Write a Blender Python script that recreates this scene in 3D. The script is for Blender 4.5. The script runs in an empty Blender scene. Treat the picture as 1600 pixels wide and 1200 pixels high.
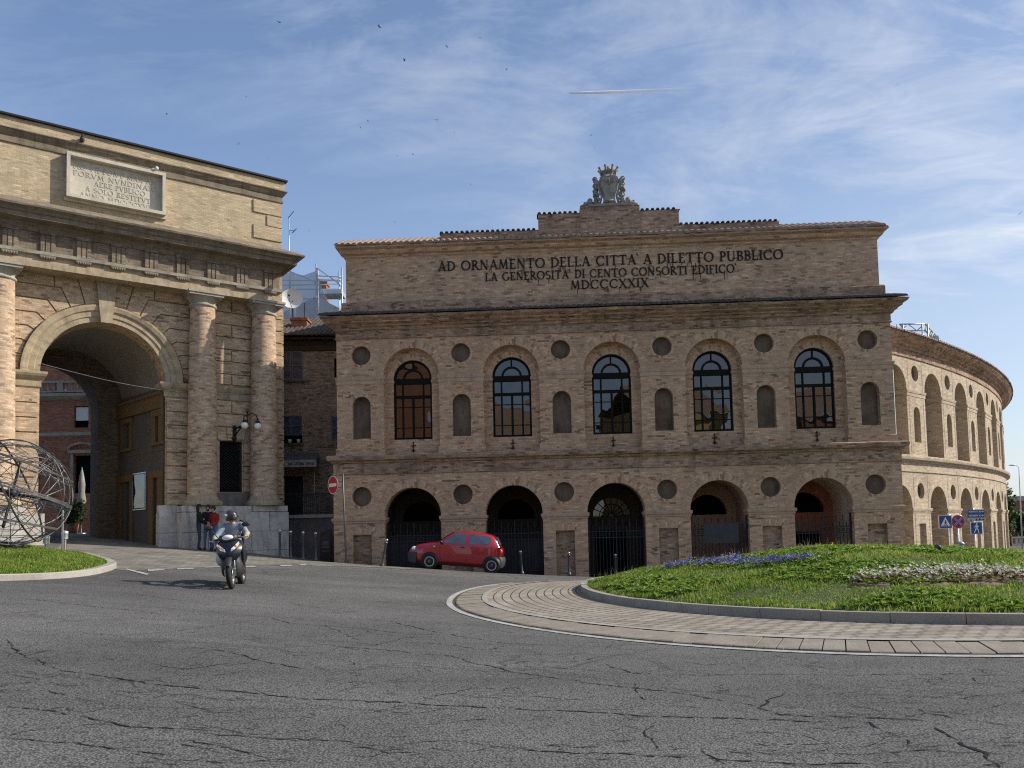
import bpy, math, random
import numpy as np
from mathutils import Vector, Matrix
from mathutils.geometry import tessellate_polygon
R=math.radians; PI=math.pi
random.seed(7); rng=np.random.default_rng(7)
sc=bpy.context.scene; COL=sc.collection
# ---------------------------------------------------------------- camera
FPX=1249.0; PITCH=0.06090153; ROLL=-0.02226631; CY=753.484; EYE=1.6
fw=np.array([0,math.cos(PITCH),math.sin(PITCH)]); up=np.array([0,-math.sin(PITCH),math.cos(PITCH)]); ri=np.array([1.,0,0])
ri,up=math.cos(ROLL)*ri+math.sin(ROLL)*up,-math.sin(ROLL)*ri+math.cos(ROLL)*up
cd=bpy.data.cameras.new('camera'); cam=bpy.data.objects.new('camera',cd); COL.objects.link(cam); sc.camera=cam
cam.matrix_world=Matrix(((ri[0],up[0],-fw[0],0),(ri[1],up[1],-fw[1],0),(ri[2],up[2],-fw[2],EYE),(0,0,0,1)))
cd.sensor_width=36; cd.lens=36*FPX/1600; cd.shift_y=(CY-600)/1600; cd.clip_start=.1; cd.clip_end=12000
# ---------------------------------------------------------------- light
SUN_AZ=5.0; SUN_EL=33.0
sd=bpy.data.lights.new('sun','SUN'); sd.energy=3.6; sd.angle=R(.5); sd.color=(1,.93,.82)
so=bpy.data.objects.new('sun',sd); COL.objects.link(so)
sv=Vector((math.cos(R(SUN_EL))*math.cos(R(SUN_AZ)),math.cos(R(SUN_EL))*math.sin(R(SUN_AZ)),math.sin(R(SUN_EL))))
so.rotation_euler=sv.to_track_quat('Z','Y').to_euler()
sc.view_settings.view_transform='Standard'; sc.view_settings.look='None'; sc.view_settings.gamma=1; sc.view_settings.exposure=0.62
sc.cycles.max_bounces=6; sc.cycles.transparent_max_bounces=12; sc.cycles.use_denoising=False; sc.cycles.pixel_filter_type='BLACKMAN_HARRIS'; sc.cycles.filter_width=1.15
# ---------------------------------------------------------------- node helpers
class NT:
    def __init__(s,tree): s.t=tree
    def n(s,ty,**kw):
        nd=s.t.nodes.new('ShaderNode'+ty)
        for k,v in kw.items():
            if k.startswith('i_'):
                nm=k[2:]; nm=int(nm) if nm.isdigit() else nm.replace('_',' ')
                s.set(nd.inputs[nm],v)
            else: setattr(nd,k,v)
        return nd
    def set(s,inp,v):
        if isinstance(v,bpy.types.NodeSocket): s.t.links.new(v,inp)
        else:
            if inp.type=='RGBA' and isinstance(v,(tuple,list)) and len(v)==3: v=(*v,1)
            inp.default_value=v
    def math(s,op,a,b=0,c=0,clamp=False):
        nd=s.n('Math',operation=op,use_clamp=clamp); s.set(nd.inputs[0],a); s.set(nd.inputs[1],b); s.set(nd.inputs[2],c); return nd.outputs[0]
    def mix(s,f,a,b,mode='MIX'):
        nd=s.n('Mix',data_type='RGBA',blend_type=mode); s.set(nd.inputs[0],f); s.set(nd.inputs[6],a); s.set(nd.inputs[7],b); return nd.outputs[2]
    def ramp(s,f,pts):
        nd=s.n('ValToRGB'); e=nd.color_ramp.elements
        while len(e)<len(pts): e.new(.5)
        for k,(p,c) in enumerate(pts): e[k].position=p; e[k].color=(c,c,c,1) if not isinstance(c,(tuple,list)) else (*c,1)
        s.set(nd.inputs[0],f); return nd.outputs[0]
    def mapping(s,v,sc_=(1,1,1),rot=(0,0,0),loc=(0,0,0)):
        nd=s.n('Mapping'); s.set(nd.inputs['Vector'],v); nd.inputs['Scale'].default_value=sc_; nd.inputs['Rotation'].default_value=rot; nd.inputs['Location'].default_value=loc; return nd.outputs[0]
    def noise(s,v,scale,detail=4,rough=.55,dist=0):
        nd=s.n('TexNoise'); s.set(nd.inputs['Vector'],v); nd.inputs['Scale'].default_value=scale; nd.inputs['Detail'].default_value=detail; nd.inputs['Roughness'].default_value=rough; nd.inputs['Distortion'].default_value=dist; return nd.outputs[0]
    def voro(s,v,scale,feature='F1',rnd=1):
        nd=s.n('TexVoronoi',feature=feature); s.set(nd.inputs['Vector'],v); nd.inputs['Scale'].default_value=scale; nd.inputs['Randomness'].default_value=rnd; return nd.outputs[0]
# ---------------------------------------------------------------- sky
w=bpy.data.worlds.new('World'); sc.world=w; w.use_nodes=True
T=NT(w.node_tree); bg=w.node_tree.nodes['Background']
sky=T.n('TexSky',sky_type='NISHITA',sun_disc=False,sun_elevation=R(SUN_EL),sun_rotation=R(90-SUN_AZ),altitude=300,air_density=1.1,dust_density=1.2,ozone_density=1.6)
tc=T.n('TexCoord').outputs['Generated']
sx=T.n('SeparateXYZ'); T.set(sx.inputs[0],tc)
zz=T.math('ADD',T.math('MAXIMUM',sx.outputs[2],0),.16)
cv=T.n('CombineXYZ'); T.set(cv.inputs[0],T.math('DIVIDE',sx.outputs[0],zz)); T.set(cv.inputs[1],T.math('DIVIDE',sx.outputs[1],zz))
m1=T.mapping(cv.outputs[0],(.75,1.35,1),(0,0,R(-38)),(3.1,1.4,0))
n1=T.noise(m1,1.5,10,.64,.9)
m2=T.mapping(cv.outputs[0],(1.1,2.6,1),(0,0,R(30)),(.3,5.4,0))
n2=T.noise(m2,2.6,10,.66,1.1)
big=T.noise(T.mapping(cv.outputs[0],(.6,.8,1),(0,0,0),(7.4,2.2,0)),.8,3,.5)
cl=T.math('MULTIPLY',T.ramp(n1,[(.37,0),(.74,1)]),T.ramp(big,[(.36,.25),(.60,1)]))
cl=T.math('ADD',cl,T.math('MULTIPLY',T.ramp(n2,[(.46,0),(.82,.6)]),T.ramp(big,[(.4,.1),(.6,.9)])),clamp=True)
xr=T.ramp(T.math('ADD',T.math('MULTIPLY',sx.outputs[0],.5),.5),[(.34,.42),(.56,.8),(.74,1.35)])
hz=T.ramp(sx.outputs[2],[(0,.42),(.22,.34),(.5,.10),(.8,.0)])            # thin high cloud thickens towards the horizon
hzx=T.math('MULTIPLY',hz,T.ramp(T.math('ADD',T.math('MULTIPLY',sx.outputs[0],.5),.5),[(.3,.45),(.75,1)]))
cl=T.math('MAXIMUM',T.math('MULTIPLY',T.math('MULTIPLY',cl,xr),.90),hzx)
cl=T.math('ADD',T.math('MULTIPLY',cl,.9),T.math('MULTIPLY',hzx,.1),clamp=True)
skyc=T.mix(1.0,sky.outputs[0],T.ramp(T.math('ADD',T.math('MULTIPLY',sx.outputs[0],.5),.5),[(.35,(.86,.93,1.06)),(.75,(.74,.78,.86))]),'MULTIPLY')
CLOUD=(4.9,5.3,5.9)
T.set(bg.inputs[0],T.mix(cl,skyc,CLOUD)); bg.inputs[1].default_value=.105
# ---------------------------------------------------------------- materials
MATS={}
def newmat(name):
    m=bpy.data.materials.new(name); m.use_nodes=True; MATS[name]=m
    t=NT(m.node_tree); b=m.node_tree.nodes['Principled BSDF']; return m,t,b
def bump(t,b,h,strength=.3,dist=.01):
    nd=t.n('Bump'); nd.inputs['Strength'].default_value=strength; nd.inputs['Distance'].default_value=dist; t.set(nd.inputs['Height'],h); t.set(b.inputs['Normal'],nd.outputs[0])
def UV(t): return t.n('TexCoord').outputs['UV']
def OBJ(t): return t.n('TexCoord').outputs['Object']
def plain(name,col,rough=.6,metal=0,spec=.5,var=.25,sc_=3.0,bmp=0,bsc=40,coat=0):
    m,t,b=newmat(name); o=OBJ(t)
    n=t.noise(o,sc_,6,.6)
    lo=tuple(c*(1-var) for c in col); hi=tuple(min(1,c*(1+var)) for c in col)
    t.set(b.inputs['Base Color'],t.mix(t.ramp(n,[(.3,0),(.7,1)]),lo,hi))
    b.inputs['Roughness'].default_value=rough; b.inputs['Metallic'].default_value=metal; b.inputs['Specular IOR Level'].default_value=spec; b.inputs['Coat Weight'].default_value=coat
    if bmp: bump(t,b,t.noise(o,bsc,4),bmp,.01)
    return m
def brick(name,c1,c2,mort,streak=.5,grime=.45,gcol=(.05,.045,.04),fade=.17,bw=.27,rh=.068,ms=.007,light=None,dk=.13):
    m,t,b=newmat(name); uv=UV(t)
    br=t.n('TexBrick',offset=.5); t.set(br.inputs['Vector'],uv); br.inputs['Scale'].default_value=1; br.inputs['Brick Width'].default_value=bw; br.inputs['Row Height'].default_value=rh; br.inputs['Mortar Size'].default_value=ms; br.inputs['Mortar Smooth'].default_value=.2; br.inputs['Bias'].default_value=-.15
    br.inputs['Color1'].default_value=(*c1,1); br.inputs['Color2'].default_value=(*c2,1); br.inputs['Mortar'].default_value=(*mort,1)
    c=br.outputs[0]
    sp_=t.n('SeparateXYZ'); t.set(sp_.inputs[0],uv)
    row=t.math('FLOOR',t.math('DIVIDE',sp_.outputs[1],rh))
    def cell(width,seed):                                               # one random number per brick
        cx_=t.n('CombineXYZ'); t.set(cx_.inputs[0],t.math('FLOOR',t.math('ADD',t.math('DIVIDE',sp_.outputs[0],width),t.math('MULTIPLY',row,.37)))); t.set(cx_.inputs[1],row); cx_.inputs[2].default_value=seed
        wn=t.n('TexWhiteNoise',noise_dimensions='3D'); t.set(wn.inputs[0],cx_.outputs[0]); return wn.outputs[0]
    st=t.noise(t.mapping(uv,(.7,2.2,1)),1.0,5,.7,.3)
    dkm=t.math('MULTIPLY',t.ramp(cell(bw*.85,1.0),[(1-dk,0),(1-dk+.02,1)]),t.ramp(st,[(.38,.25),(.6,1)]))
    c=t.mix(t.math('MULTIPLY',dkm,streak),c,tuple(x*.36 for x in c2))
    c=t.mix(t.math('MULTIPLY',t.ramp(cell(bw*.8,5.0),[(1-dk*.9,0),(1-dk*.9+.02,1)]),.55),c,tuple(min(1,x*1.4) for x in c1))
    c=t.mix(1.0,c,t.ramp(cell(bw,9.0),[(0,.87),(1,1.13)]),'MULTIPLY')
    st2=t.noise(t.mapping(uv,(1.6,11,1),(0,0,0),(4.2,9.1,0)),1.2,4,.7)
    lt=light or tuple(min(1,x*1.35) for x in c1)
    c=t.mix(t.math('MULTIPLY',t.ramp(st2,[(.56,0),(.68,1)]),.6),c,lt)
    big=t.noise(uv,.42,5,.6)
    c=t.mix(1.0,c,t.ramp(big,[(.25,(1-fade*1.2,1-fade*1.25,1-fade*1.3)),(.55,1.0),(.8,(1+fade*.5,1+fade*.45,1+fade*.35))]),'MULTIPLY')
    red=t.noise(t.mapping(uv,(1,1.6,1),(0,0,0),(11,3,0)),.9,4,.6)
    c=t.mix(t.math('MULTIPLY',t.ramp(red,[(.5,0),(.72,1)]),.18),c,tuple(a*b_ for a,b_ in zip(c1,(1.02,.74,.58))))
    g=t.noise(t.mapping(uv,(2.4,.35,1),(0,0,0),(1.7,.2,0)),1.0,6,.65)
    c=t.mix(t.math('MULTIPLY',t.ramp(g,[(.5,0),(.75,1)]),grime),c,gcol)
    fine=t.noise(uv,26,3,.6); c=t.mix(.35,c,t.mix(fine,(.35,.35,.35),(1.5,1.5,1.5)),'MULTIPLY') if False else t.mix(1.0,c,t.ramp(fine,[(.3,.78),(.7,1.2)]),'MULTIPLY')
    t.set(b.inputs['Base Color'],c); b.inputs['Roughness'].default_value=.9; b.inputs['Specular IOR Level'].default_value=.2
    h=t.math('ADD',t.math('MULTIPLY',br.outputs['Fac'],-1),t.math('MULTIPLY',t.math('ADD',st,fine),.9)); bump(t,b,h,.55,.012)
    return m
def stone(name,c,dark,joint=None,jw=(1.2,.6),rough=.8,amt=.5,sc_=1.6):
    m,t,b=newmat(name); uv=UV(t)
    n=t.noise(uv,sc_,7,.65); col=t.mix(t.ramp(n,[(.35,0),(.7,1)]),dark,c)
    g=t.noise(t.mapping(uv,(3,.5,1)),1.2,6,.7); col=t.mix(t.math('MULTIPLY',t.ramp(g,[(.5,0),(.75,1)]),amt),col,tuple(x*.3 for x in dark))
    f=t.noise(uv,30,4,.6); col=t.mix(1.0,col,t.ramp(f,[(.3,.8),(.7,1.15)]),'MULTIPLY')
    h=f
    if joint:
        br=t.n('TexBrick',offset=.5); t.set(br.inputs['Vector'],uv); br.inputs['Scale'].default_value=1; br.inputs['Brick Width'].default_value=jw[0]; br.inputs['Row Height'].default_value=jw[1]; br.inputs['Mortar Size'].default_value=.012
        br.inputs['Color1'].default_value=(1,1,1,1); br.inputs['Color2'].default_value=(.8,.8,.8,1); br.inputs['Mortar'].default_value=(*joint,1)
        col=t.mix(1.0,col,br.outputs[0],'MULTIPLY')
    t.set(b.inputs['Base Color'],col); b.inputs['Roughness'].default_value=rough; b.inputs['Specular IOR Level'].default_value=.25
    bump(t,b,h,.35,.01); return m
brick('arena_brick',(.56,.375,.24),(.46,.295,.185),(.48,.36,.265),.85,.22)
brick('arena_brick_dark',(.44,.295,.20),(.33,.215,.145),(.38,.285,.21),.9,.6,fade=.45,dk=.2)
brick('wing_brick',(.50,.41,.30),(.43,.345,.245),(.48,.41,.32),.6,.25,dk=.09)
stone('band_stone',(.55,.39,.27),(.42,.295,.20),amt=.55,sc_=2.5); brick('gate_brick',(.53,.40,.27),(.43,.305,.20),(.49,.395,.29),.8,.25,dk=.14)
brick('gate_brick_red',(.53,.395,.275),(.42,.29,.195),(.48,.385,.29),.75,.2,dk=.2)
brick('gate_attic_brick',(.47,.38,.25),(.42,.33,.21),(.44,.37,.265),.45,.15,dk=.07)
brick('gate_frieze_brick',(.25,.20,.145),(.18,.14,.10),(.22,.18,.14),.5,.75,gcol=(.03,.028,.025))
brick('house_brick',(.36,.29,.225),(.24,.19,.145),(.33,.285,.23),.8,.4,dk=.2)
brick('red_brick',(.36,.16,.095),(.27,.11,.07),(.30,.20,.15),.4,.3)
brick('far_brick',(.32,.17,.11),(.27,.14,.09),(.3,.2,.15),.2,.2)
stone('limestone',(.46,.42,.35),(.30,.27,.22)); stone('pale_stone',(.60,.55,.46),(.44,.40,.33),amt=.3)
stone('plinth_stone',(.66,.62,.56),(.42,.39,.35),amt=.8,sc_=1.7)
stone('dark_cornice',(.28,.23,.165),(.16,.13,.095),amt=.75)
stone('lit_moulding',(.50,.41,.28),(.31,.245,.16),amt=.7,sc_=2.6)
stone('kerb_stone',(.40,.365,.30),(.29,.265,.22),amt=.35); stone('block_stone',(.33,.29,.235),(.24,.21,.17),amt=.25,sc_=3)
stone('kerb_pale',(.42,.40,.35),(.32,.30,.26),amt=.25)
stone('niche_plaster',(.235,.17,.12),(.10,.075,.055),amt=.8,sc_=1.1); stone('rough_plaster',(.22,.20,.185),(.12,.11,.10),amt=.7,sc_=1.2)
stone('crest_stone',(.40,.37,.32),(.20,.185,.16),amt=.5,sc_=3)
stone('plaster_grey',(.27,.255,.21),(.23,.22,.185),amt=.1); stone('stucco_brown',(.11,.095,.078),(.09,.078,.065),amt=.15)
stone('shaded_stucco_ochre',(.17,.105,.042),(.14,.085,.034),amt=.15); brick('shaded_passage_brick',(.13,.10,.075),(.09,.07,.05),(.1,.085,.065),.6,.5); stone('stucco_pink',(.48,.31,.23),(.38,.24,.17),amt=.4); stone('stucco_red',(.38,.16,.105),(.29,.115,.075),amt=.4); stone('stucco_cream',(.72,.56,.42),(.60,.46,.34),amt=.2)  # passage ochre and brick are darkened, shade put into their colour
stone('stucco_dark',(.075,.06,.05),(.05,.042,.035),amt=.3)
stone('house_orange',(.31,.155,.095),(.26,.125,.075),amt=.1,sc_=.5); stone('house_yellow',(.60,.44,.20),(.52,.38,.17),amt=.1,sc_=.5)
def tile(name,cols,lich):
    m,t,b=newmat(name); o=OBJ(t)
    v=t.n('TexVoronoi'); t.set(v.inputs['Vector'],t.mapping(o,(4.6,2.4,2))); v.inputs['Scale'].default_value=1
    c=t.ramp(v.outputs['Color'],[(0,cols[0]),(.5,cols[1]),(1,cols[2])])
    n=t.noise(o,3.5,6,.7); c=t.mix(t.ramp(n,[(.42,0),(.62,.85)]),c,lich)
    t.set(b.inputs['Base Color'],c); b.inputs['Roughness'].default_value=.9; bump(t,b,t.noise(o,25,4),.4,.01); return m
tile('roof_tile',[(.30,.17,.11),(.38,.24,.16),(.24,.15,.11)],(.16,.15,.13)); tile('roof_tile_dark',[(.075,.058,.048),(.11,.078,.06),(.06,.05,.043)],(.04,.04,.038))
tile('far_tile',[(.2,.09,.08),(.24,.11,.09),(.17,.08,.07)],(.12,.09,.09))
plain('black_iron',(.018,.018,.02),.55,.4); plain('gate_iron',(.022,.022,.026),.6,.3); plain('lettering_iron',(.03,.024,.02),.8,0,.2); plain('window_wood',(.008,.007,.0065),.7,0,.15)
plain('dark_void',(.006,.006,.006),.9,0,.1); plain('dark_room',(.03,.026,.024),.9,0,.1); plain('grey_shutter',(.15,.15,.17),.7); plain('blue_shutter',(.10,.125,.17),.7)
plain('steel',(.45,.45,.46),.35,.9,var=.15); plain('galvanised',(.50,.52,.55),.45,.7,var=.15); plain('bollard_metal',(.09,.09,.095),.4,.5); plain('bollard_ball',(.55,.55,.56),.25,.9)
plain('sculpture_steel',(.19,.19,.19),.42,.7,var=.3); plain('awning_cloth',(.12,.125,.125),.9); plain('awning_pale',(.36,.365,.365),.9); plain('ink',(.02,.02,.022),.9)
plain('white_plaster',(.75,.73,.69),.8,var=.08); plain('dish_white',(.70,.70,.70),.5,var=.06); plain('info_black',(.012,.012,.014),.3); plain('info_grey',(.10,.10,.105),.5)
plain('sign_red',(.55,.012,.025),.4,var=.05); plain('sign_white',(.80,.80,.78),.4,var=.05); plain('sign_blue',(.012,.055,.23),.4,var=.08); plain('sign_back',(.2,.2,.21),.5,.5); plain('sign_black',(.01,.01,.01),.5); plain('sign_grey',(.45,.45,.43),.5)
plain('car_red',(.36,.012,.022),.22,0,.5,var=.05,coat=1); plain('bumper_grey',(.035,.036,.042),.6); plain('tyre_rubber',(.014,.014,.014),.85,var=.3); plain('wheel_silver',(.42,.42,.43),.4,.8); plain('lamp_glass',(.75,.76,.78),.12,0,.8,var=.1); plain('lamp_amber',(.75,.35,.06),.2,var=.1); plain('lamp_red',(.4,.01,.01),.2); plain('car_black',(.012,.012,.013),.5); plain('seat_cloth',(.09,.095,.14),.9); plain('plate_white',(.7,.7,.7),.5,var=.05)
plain('scooter_body',(.008,.010,.022),.3,0,.4,coat=.3); plain('scooter_plastic',(.02,.02,.022),.55); plain('chrome',(.75,.75,.76),.15,1,var=.05); plain('pannier_grey',(.50,.49,.47),.5,var=.1)
plain('skin',(.50,.30,.21),.6,var=.08); plain('skin_dark',(.30,.17,.11),.6,var=.08); plain('hair_dark',(.012,.010,.009),.7); plain('cloth_black',(.012,.012,.014),.9); plain('cloth_navy',(.03,.035,.06),.9); plain('cloth_jeans',(.09,.13,.22),.9); plain('cloth_red',(.28,.025,.02),.9); plain('cloth_khaki',(.36,.34,.24),.9); plain('cloth_grey',(.22,.26,.30),.9); plain('helmet_dark',(.03,.028,.027),.2,coat=1); plain('shoe_dark',(.015,.014,.014),.7); plain('eye_dark',(.01,.008,.007),.3)
plain('pot_terracotta',(.32,.14,.08),.8); plain('shaded_parasol_cloth',(.26,.25,.23),.9); plain('truss_metal',(.36,.37,.39),.5,.6); plain('bird_black',(.012,.012,.015),.8); plain('pigeon_dark',(.04,.04,.045),.8)  # parasol cloth is white, its colour dimmed to stand for shade
plain('globe_glass',(.85,.84,.80),.25,0,.6,var=.04); plain('contrail_vapour',(1,1,1),1,0,0,var=0); plain('bark',(.09,.065,.045),.9,bmp=.6); plain('soil',(.17,.12,.075),.95,var=.4,sc_=8); plain('soil_dark',(.07,.055,.035),.95,var=.4,sc_=6)
plain('door_dark',(.05,.032,.02),.7); plain('curtain_red',(.34,.04,.075),.95); plain('panel_dark',(.04,.04,.042),.7); plain('wall_pale',(.42,.38,.3),.9); m_,t_,b_=newmat('paint_white'); p_=t_.n('NewGeometry').outputs['Position']
t_.set(b_.inputs['Base Color'],t_.mix(t_.math('MULTIPLY',t_.ramp(t_.noise(p_,7,6,.75),[(.38,0),(.62,1)]),.8),(.46,.45,.43),(.20,.195,.19))); b_.inputs['Roughness'].default_value=.9
def glass(name,tint,rough=.015,wave=.0,refl=.16,lwk=.5):
    m,t,b=newmat(name); m.node_tree.nodes.remove(b); out=m.node_tree.nodes['Material Output']
    tr=t.n('BsdfTransparent',i_0=tint); gl=t.n('BsdfGlossy',i_Color=(1,1,1),i_Roughness=rough)
    lw=t.n('LayerWeight',i_Blend=.35); f=t.math('ADD',t.math('MULTIPLY',lw.outputs[0],lwk),refl,clamp=True)
    if wave:
        bp=t.n('Bump',i_Strength=wave,i_Distance=.05,i_Height=t.noise(OBJ(t),1.1,1,.4)); t.set(gl.inputs['Normal'],bp.outputs[0])
    mx=t.n('MixShader'); t.set(mx.inputs[0],f); t.set(mx.inputs[1],tr.outputs[0]); t.set(mx.inputs[2],gl.outputs[0]); t.set(out.inputs[0],mx.outputs[0]); return m
glass('window_glass',(.26,.24,.25),.008,.3,.075); glass('dark_glass',(.10,.10,.11),.03,.05,.09); glass('car_glass',(.45,.47,.52),.01,0,.07); glass('screen_clear',(.80,.84,.88),.02,0,.08); glass('poster_glass',(.6,.6,.6),.03,.6,.03,.12)
def netting():
    m,t,b=newmat('scaffold_net'); n=t.noise(t.mapping(OBJ(t),(1.2,1.2,.25)),1.4,4)
    t.set(b.inputs['Base Color'],t.mix(n,(.30,.34,.40),(.55,.59,.64))); b.inputs['Roughness'].default_value=.8; b.inputs['Alpha'].default_value=.8
    b.inputs['Transmission Weight'].default_value=0; return m
netting()
def asphalt():
    m,t,b=newmat('asphalt'); p=t.n('NewGeometry').outputs['Position']
    big=t.noise(t.mapping(p,(.25,.5,1)),.5,4,.6); grain=t.voro(p,55); fine=t.noise(p,130,3,.7)
    c=t.mix(t.ramp(big,[(.3,0),(.72,1)]),(.100,.098,.095),(.180,.176,.168))
    c=t.mix(1.0,c,t.ramp(grain,[(.05,2.0),(.4,1.0),(.75,.42)]),'MULTIPLY'); c=t.mix(1.0,c,t.ramp(fine,[(.3,.72),(.7,1.3)]),'MULTIPLY')
    d=t.n('TexNoise',noise_dimensions='3D'); t.set(d.inputs['Vector'],p); d.inputs['Scale'].default_value=.55; d.inputs['Detail'].default_value=6; d.inputs['Roughness'].default_value=.62
    vv=t.n('VectorMath',operation='MULTIPLY_ADD'); t.set(vv.inputs[0],d.outputs['Color']); vv.inputs[1].default_value=(1.7,1.5,0); t.set(vv.inputs[2],p)
    cr=None
    for (sx_,sy_,rot,th,lx,mk0,mk1) in ((.13,.62,-4,.0068,3.0,.46,.54),(.30,.9,7,.0085,7.7,.50,.58),(.55,.5,20,.007,1.3,.56,.62)):
        e=t.voro(t.mapping(vv.outputs[0],(sx_,sy_,1),(0,0,R(rot)),(lx,lx*.7,0)),1,'DISTANCE_TO_EDGE')
        k=t.math('SUBTRACT',1,t.ramp(e,[(0,0),(th*1.0,.25),(th*2.0,1)]))
        msk=t.ramp(t.noise(t.mapping(p,(.35,.8,1),(0,0,0),(lx,0,0)),.7,5,.7),[(mk0,0),(mk1,1)])
        k=t.math('MULTIPLY',k,msk); cr=k if cr is None else t.math('MAXIMUM',cr,k)
    c=t.mix(t.math('MULTIPLY',cr,.35),c,(.03,.03,.028))
    c=t.mix(1.0,c,t.ramp(t.noise(p,.9,5,.6),[(.30,1.12),(.5,1.0),(.66,.97),(.72,.78)]),'MULTIPLY')
    sp=t.noise(p,9,2,.5); c=t.mix(t.math('MULTIPLY',t.ramp(sp,[(.76,0),(.8,1)]),.35),c,(.3,.3,.28))
    tr=t.noise(t.mapping(p,(.12,1.1,1),(0,0,R(9))),1.0,4,.6); c=t.mix(1.0,c,t.ramp(tr,[(.3,.86),(.7,1.1)]),'MULTIPLY')
    t.set(b.inputs['Base Color'],c); b.inputs['Roughness'].default_value=.88; b.inputs['Specular IOR Level'].default_value=.25
    bump(t,b,t.math('ADD',t.math('MULTIPLY',grain,-.6),t.math('ADD',fine,t.math('MULTIPLY',cr,-1.5))),.75,.012)
asphalt()
def paving(name,c1,c2,mort,bw,rh,ms,uvmap=True,rot=0,amt=.3):
    m,t,b=newmat(name); v=UV(t) if uvmap else t.mapping(t.n('NewGeometry').outputs['Position'],(1,1,1),(0,0,R(rot)))
    br=t.n('TexBrick',offset=.5); t.set(br.inputs['Vector'],v); br.inputs['Scale'].default_value=1; br.inputs['Brick Width'].default_value=bw; br.inputs['Row Height'].default_value=rh; br.inputs['Mortar Size'].default_value=ms; br.inputs['Mortar Smooth'].default_value=.15
    br.inputs['Color1'].default_value=(*c1,1); br.inputs['Color2'].default_value=(*c2,1); br.inputs['Mortar'].default_value=(*mort,1)
    n=t.noise(v,1.1,6,.65); c=t.mix(1.0,br.outputs[0],t.ramp(n,[(.3,1-amt),(.7,1+amt*.6)]),'MULTIPLY')
    f=t.noise(v,22,4,.6); c=t.mix(1.0,c,t.ramp(f,[(.3,.8),(.7,1.2)]),'MULTIPLY')
    t.set(b.inputs['Base Color'],c); b.inputs['Roughness'].default_value=.9; b.inputs['Specular IOR Level'].default_value=.2
    bump(t,b,t.math('ADD',t.math('MULTIPLY',br.outputs['Fac'],-1.2),t.math('MULTIPLY',f,.6)),.6,.012)
paving('apron_brick',(.37,.325,.265),(.31,.265,.215),(.06,.052,.045),.25,.21,.016); paving('cobbles',(.255,.24,.205),(.19,.18,.155),(.10,.095,.08),.34,.2,.012,False,24,.4)
def leafmat(name,cols,trans=.25,sc_=2.2):
    m,t,b=newmat(name); oi=t.n('NewGeometry'); n=t.noise(oi.outputs['Position'],sc_,5,.65); r=oi.outputs['Random Per Island']
    c=t.ramp(t.math('ADD',t.math('MULTIPLY',n,.6),t.math('MULTIPLY',r,.4)),[(.25,cols[0]),(.5,cols[1]),(.78,cols[2])])
    t.set(b.inputs['Base Color'],c); b.inputs['Roughness'].default_value=.6; b.inputs['Specular IOR Level'].default_value=.25
    out=m.node_tree.nodes['Material Output']; tl=t.n('BsdfTranslucent'); t.set(tl.inputs[0],c); mx=t.n('MixShader'); mx.inputs[0].default_value=trans; t.set(mx.inputs[1],b.outputs[0]); t.set(mx.inputs[2],tl.outputs[0]); t.set(out.inputs[0],mx.outputs[0]); return m
leafmat('grass',[(.06,.13,.016),(.21,.32,.04),(.46,.46,.14)],.45,.8); leafmat('weed',[(.09,.18,.024),(.19,.31,.05),(.31,.40,.09)],.4); leafmat('petal_yellow',[(.55,.38,.03),(.7,.5,.05),(.75,.6,.1)],.3,9); leafmat('tree_leaf',[(.025,.05,.015),(.045,.085,.02),(.08,.12,.03)],.3,.8); leafmat('shrub_leaf',[(.015,.03,.01),(.03,.05,.015),(.05,.08,.025)])
leafmat('petal_blue',[(.06,.06,.24),(.12,.12,.36),(.36,.35,.55)],.3,9); leafmat('petal_white',[(.52,.47,.36),(.70,.67,.58),(.82,.81,.76)],.3,9); leafmat('dry_grass',[(.2,.16,.08),(.3,.25,.13),(.38,.32,.18)],.3)
M=MATS
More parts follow.
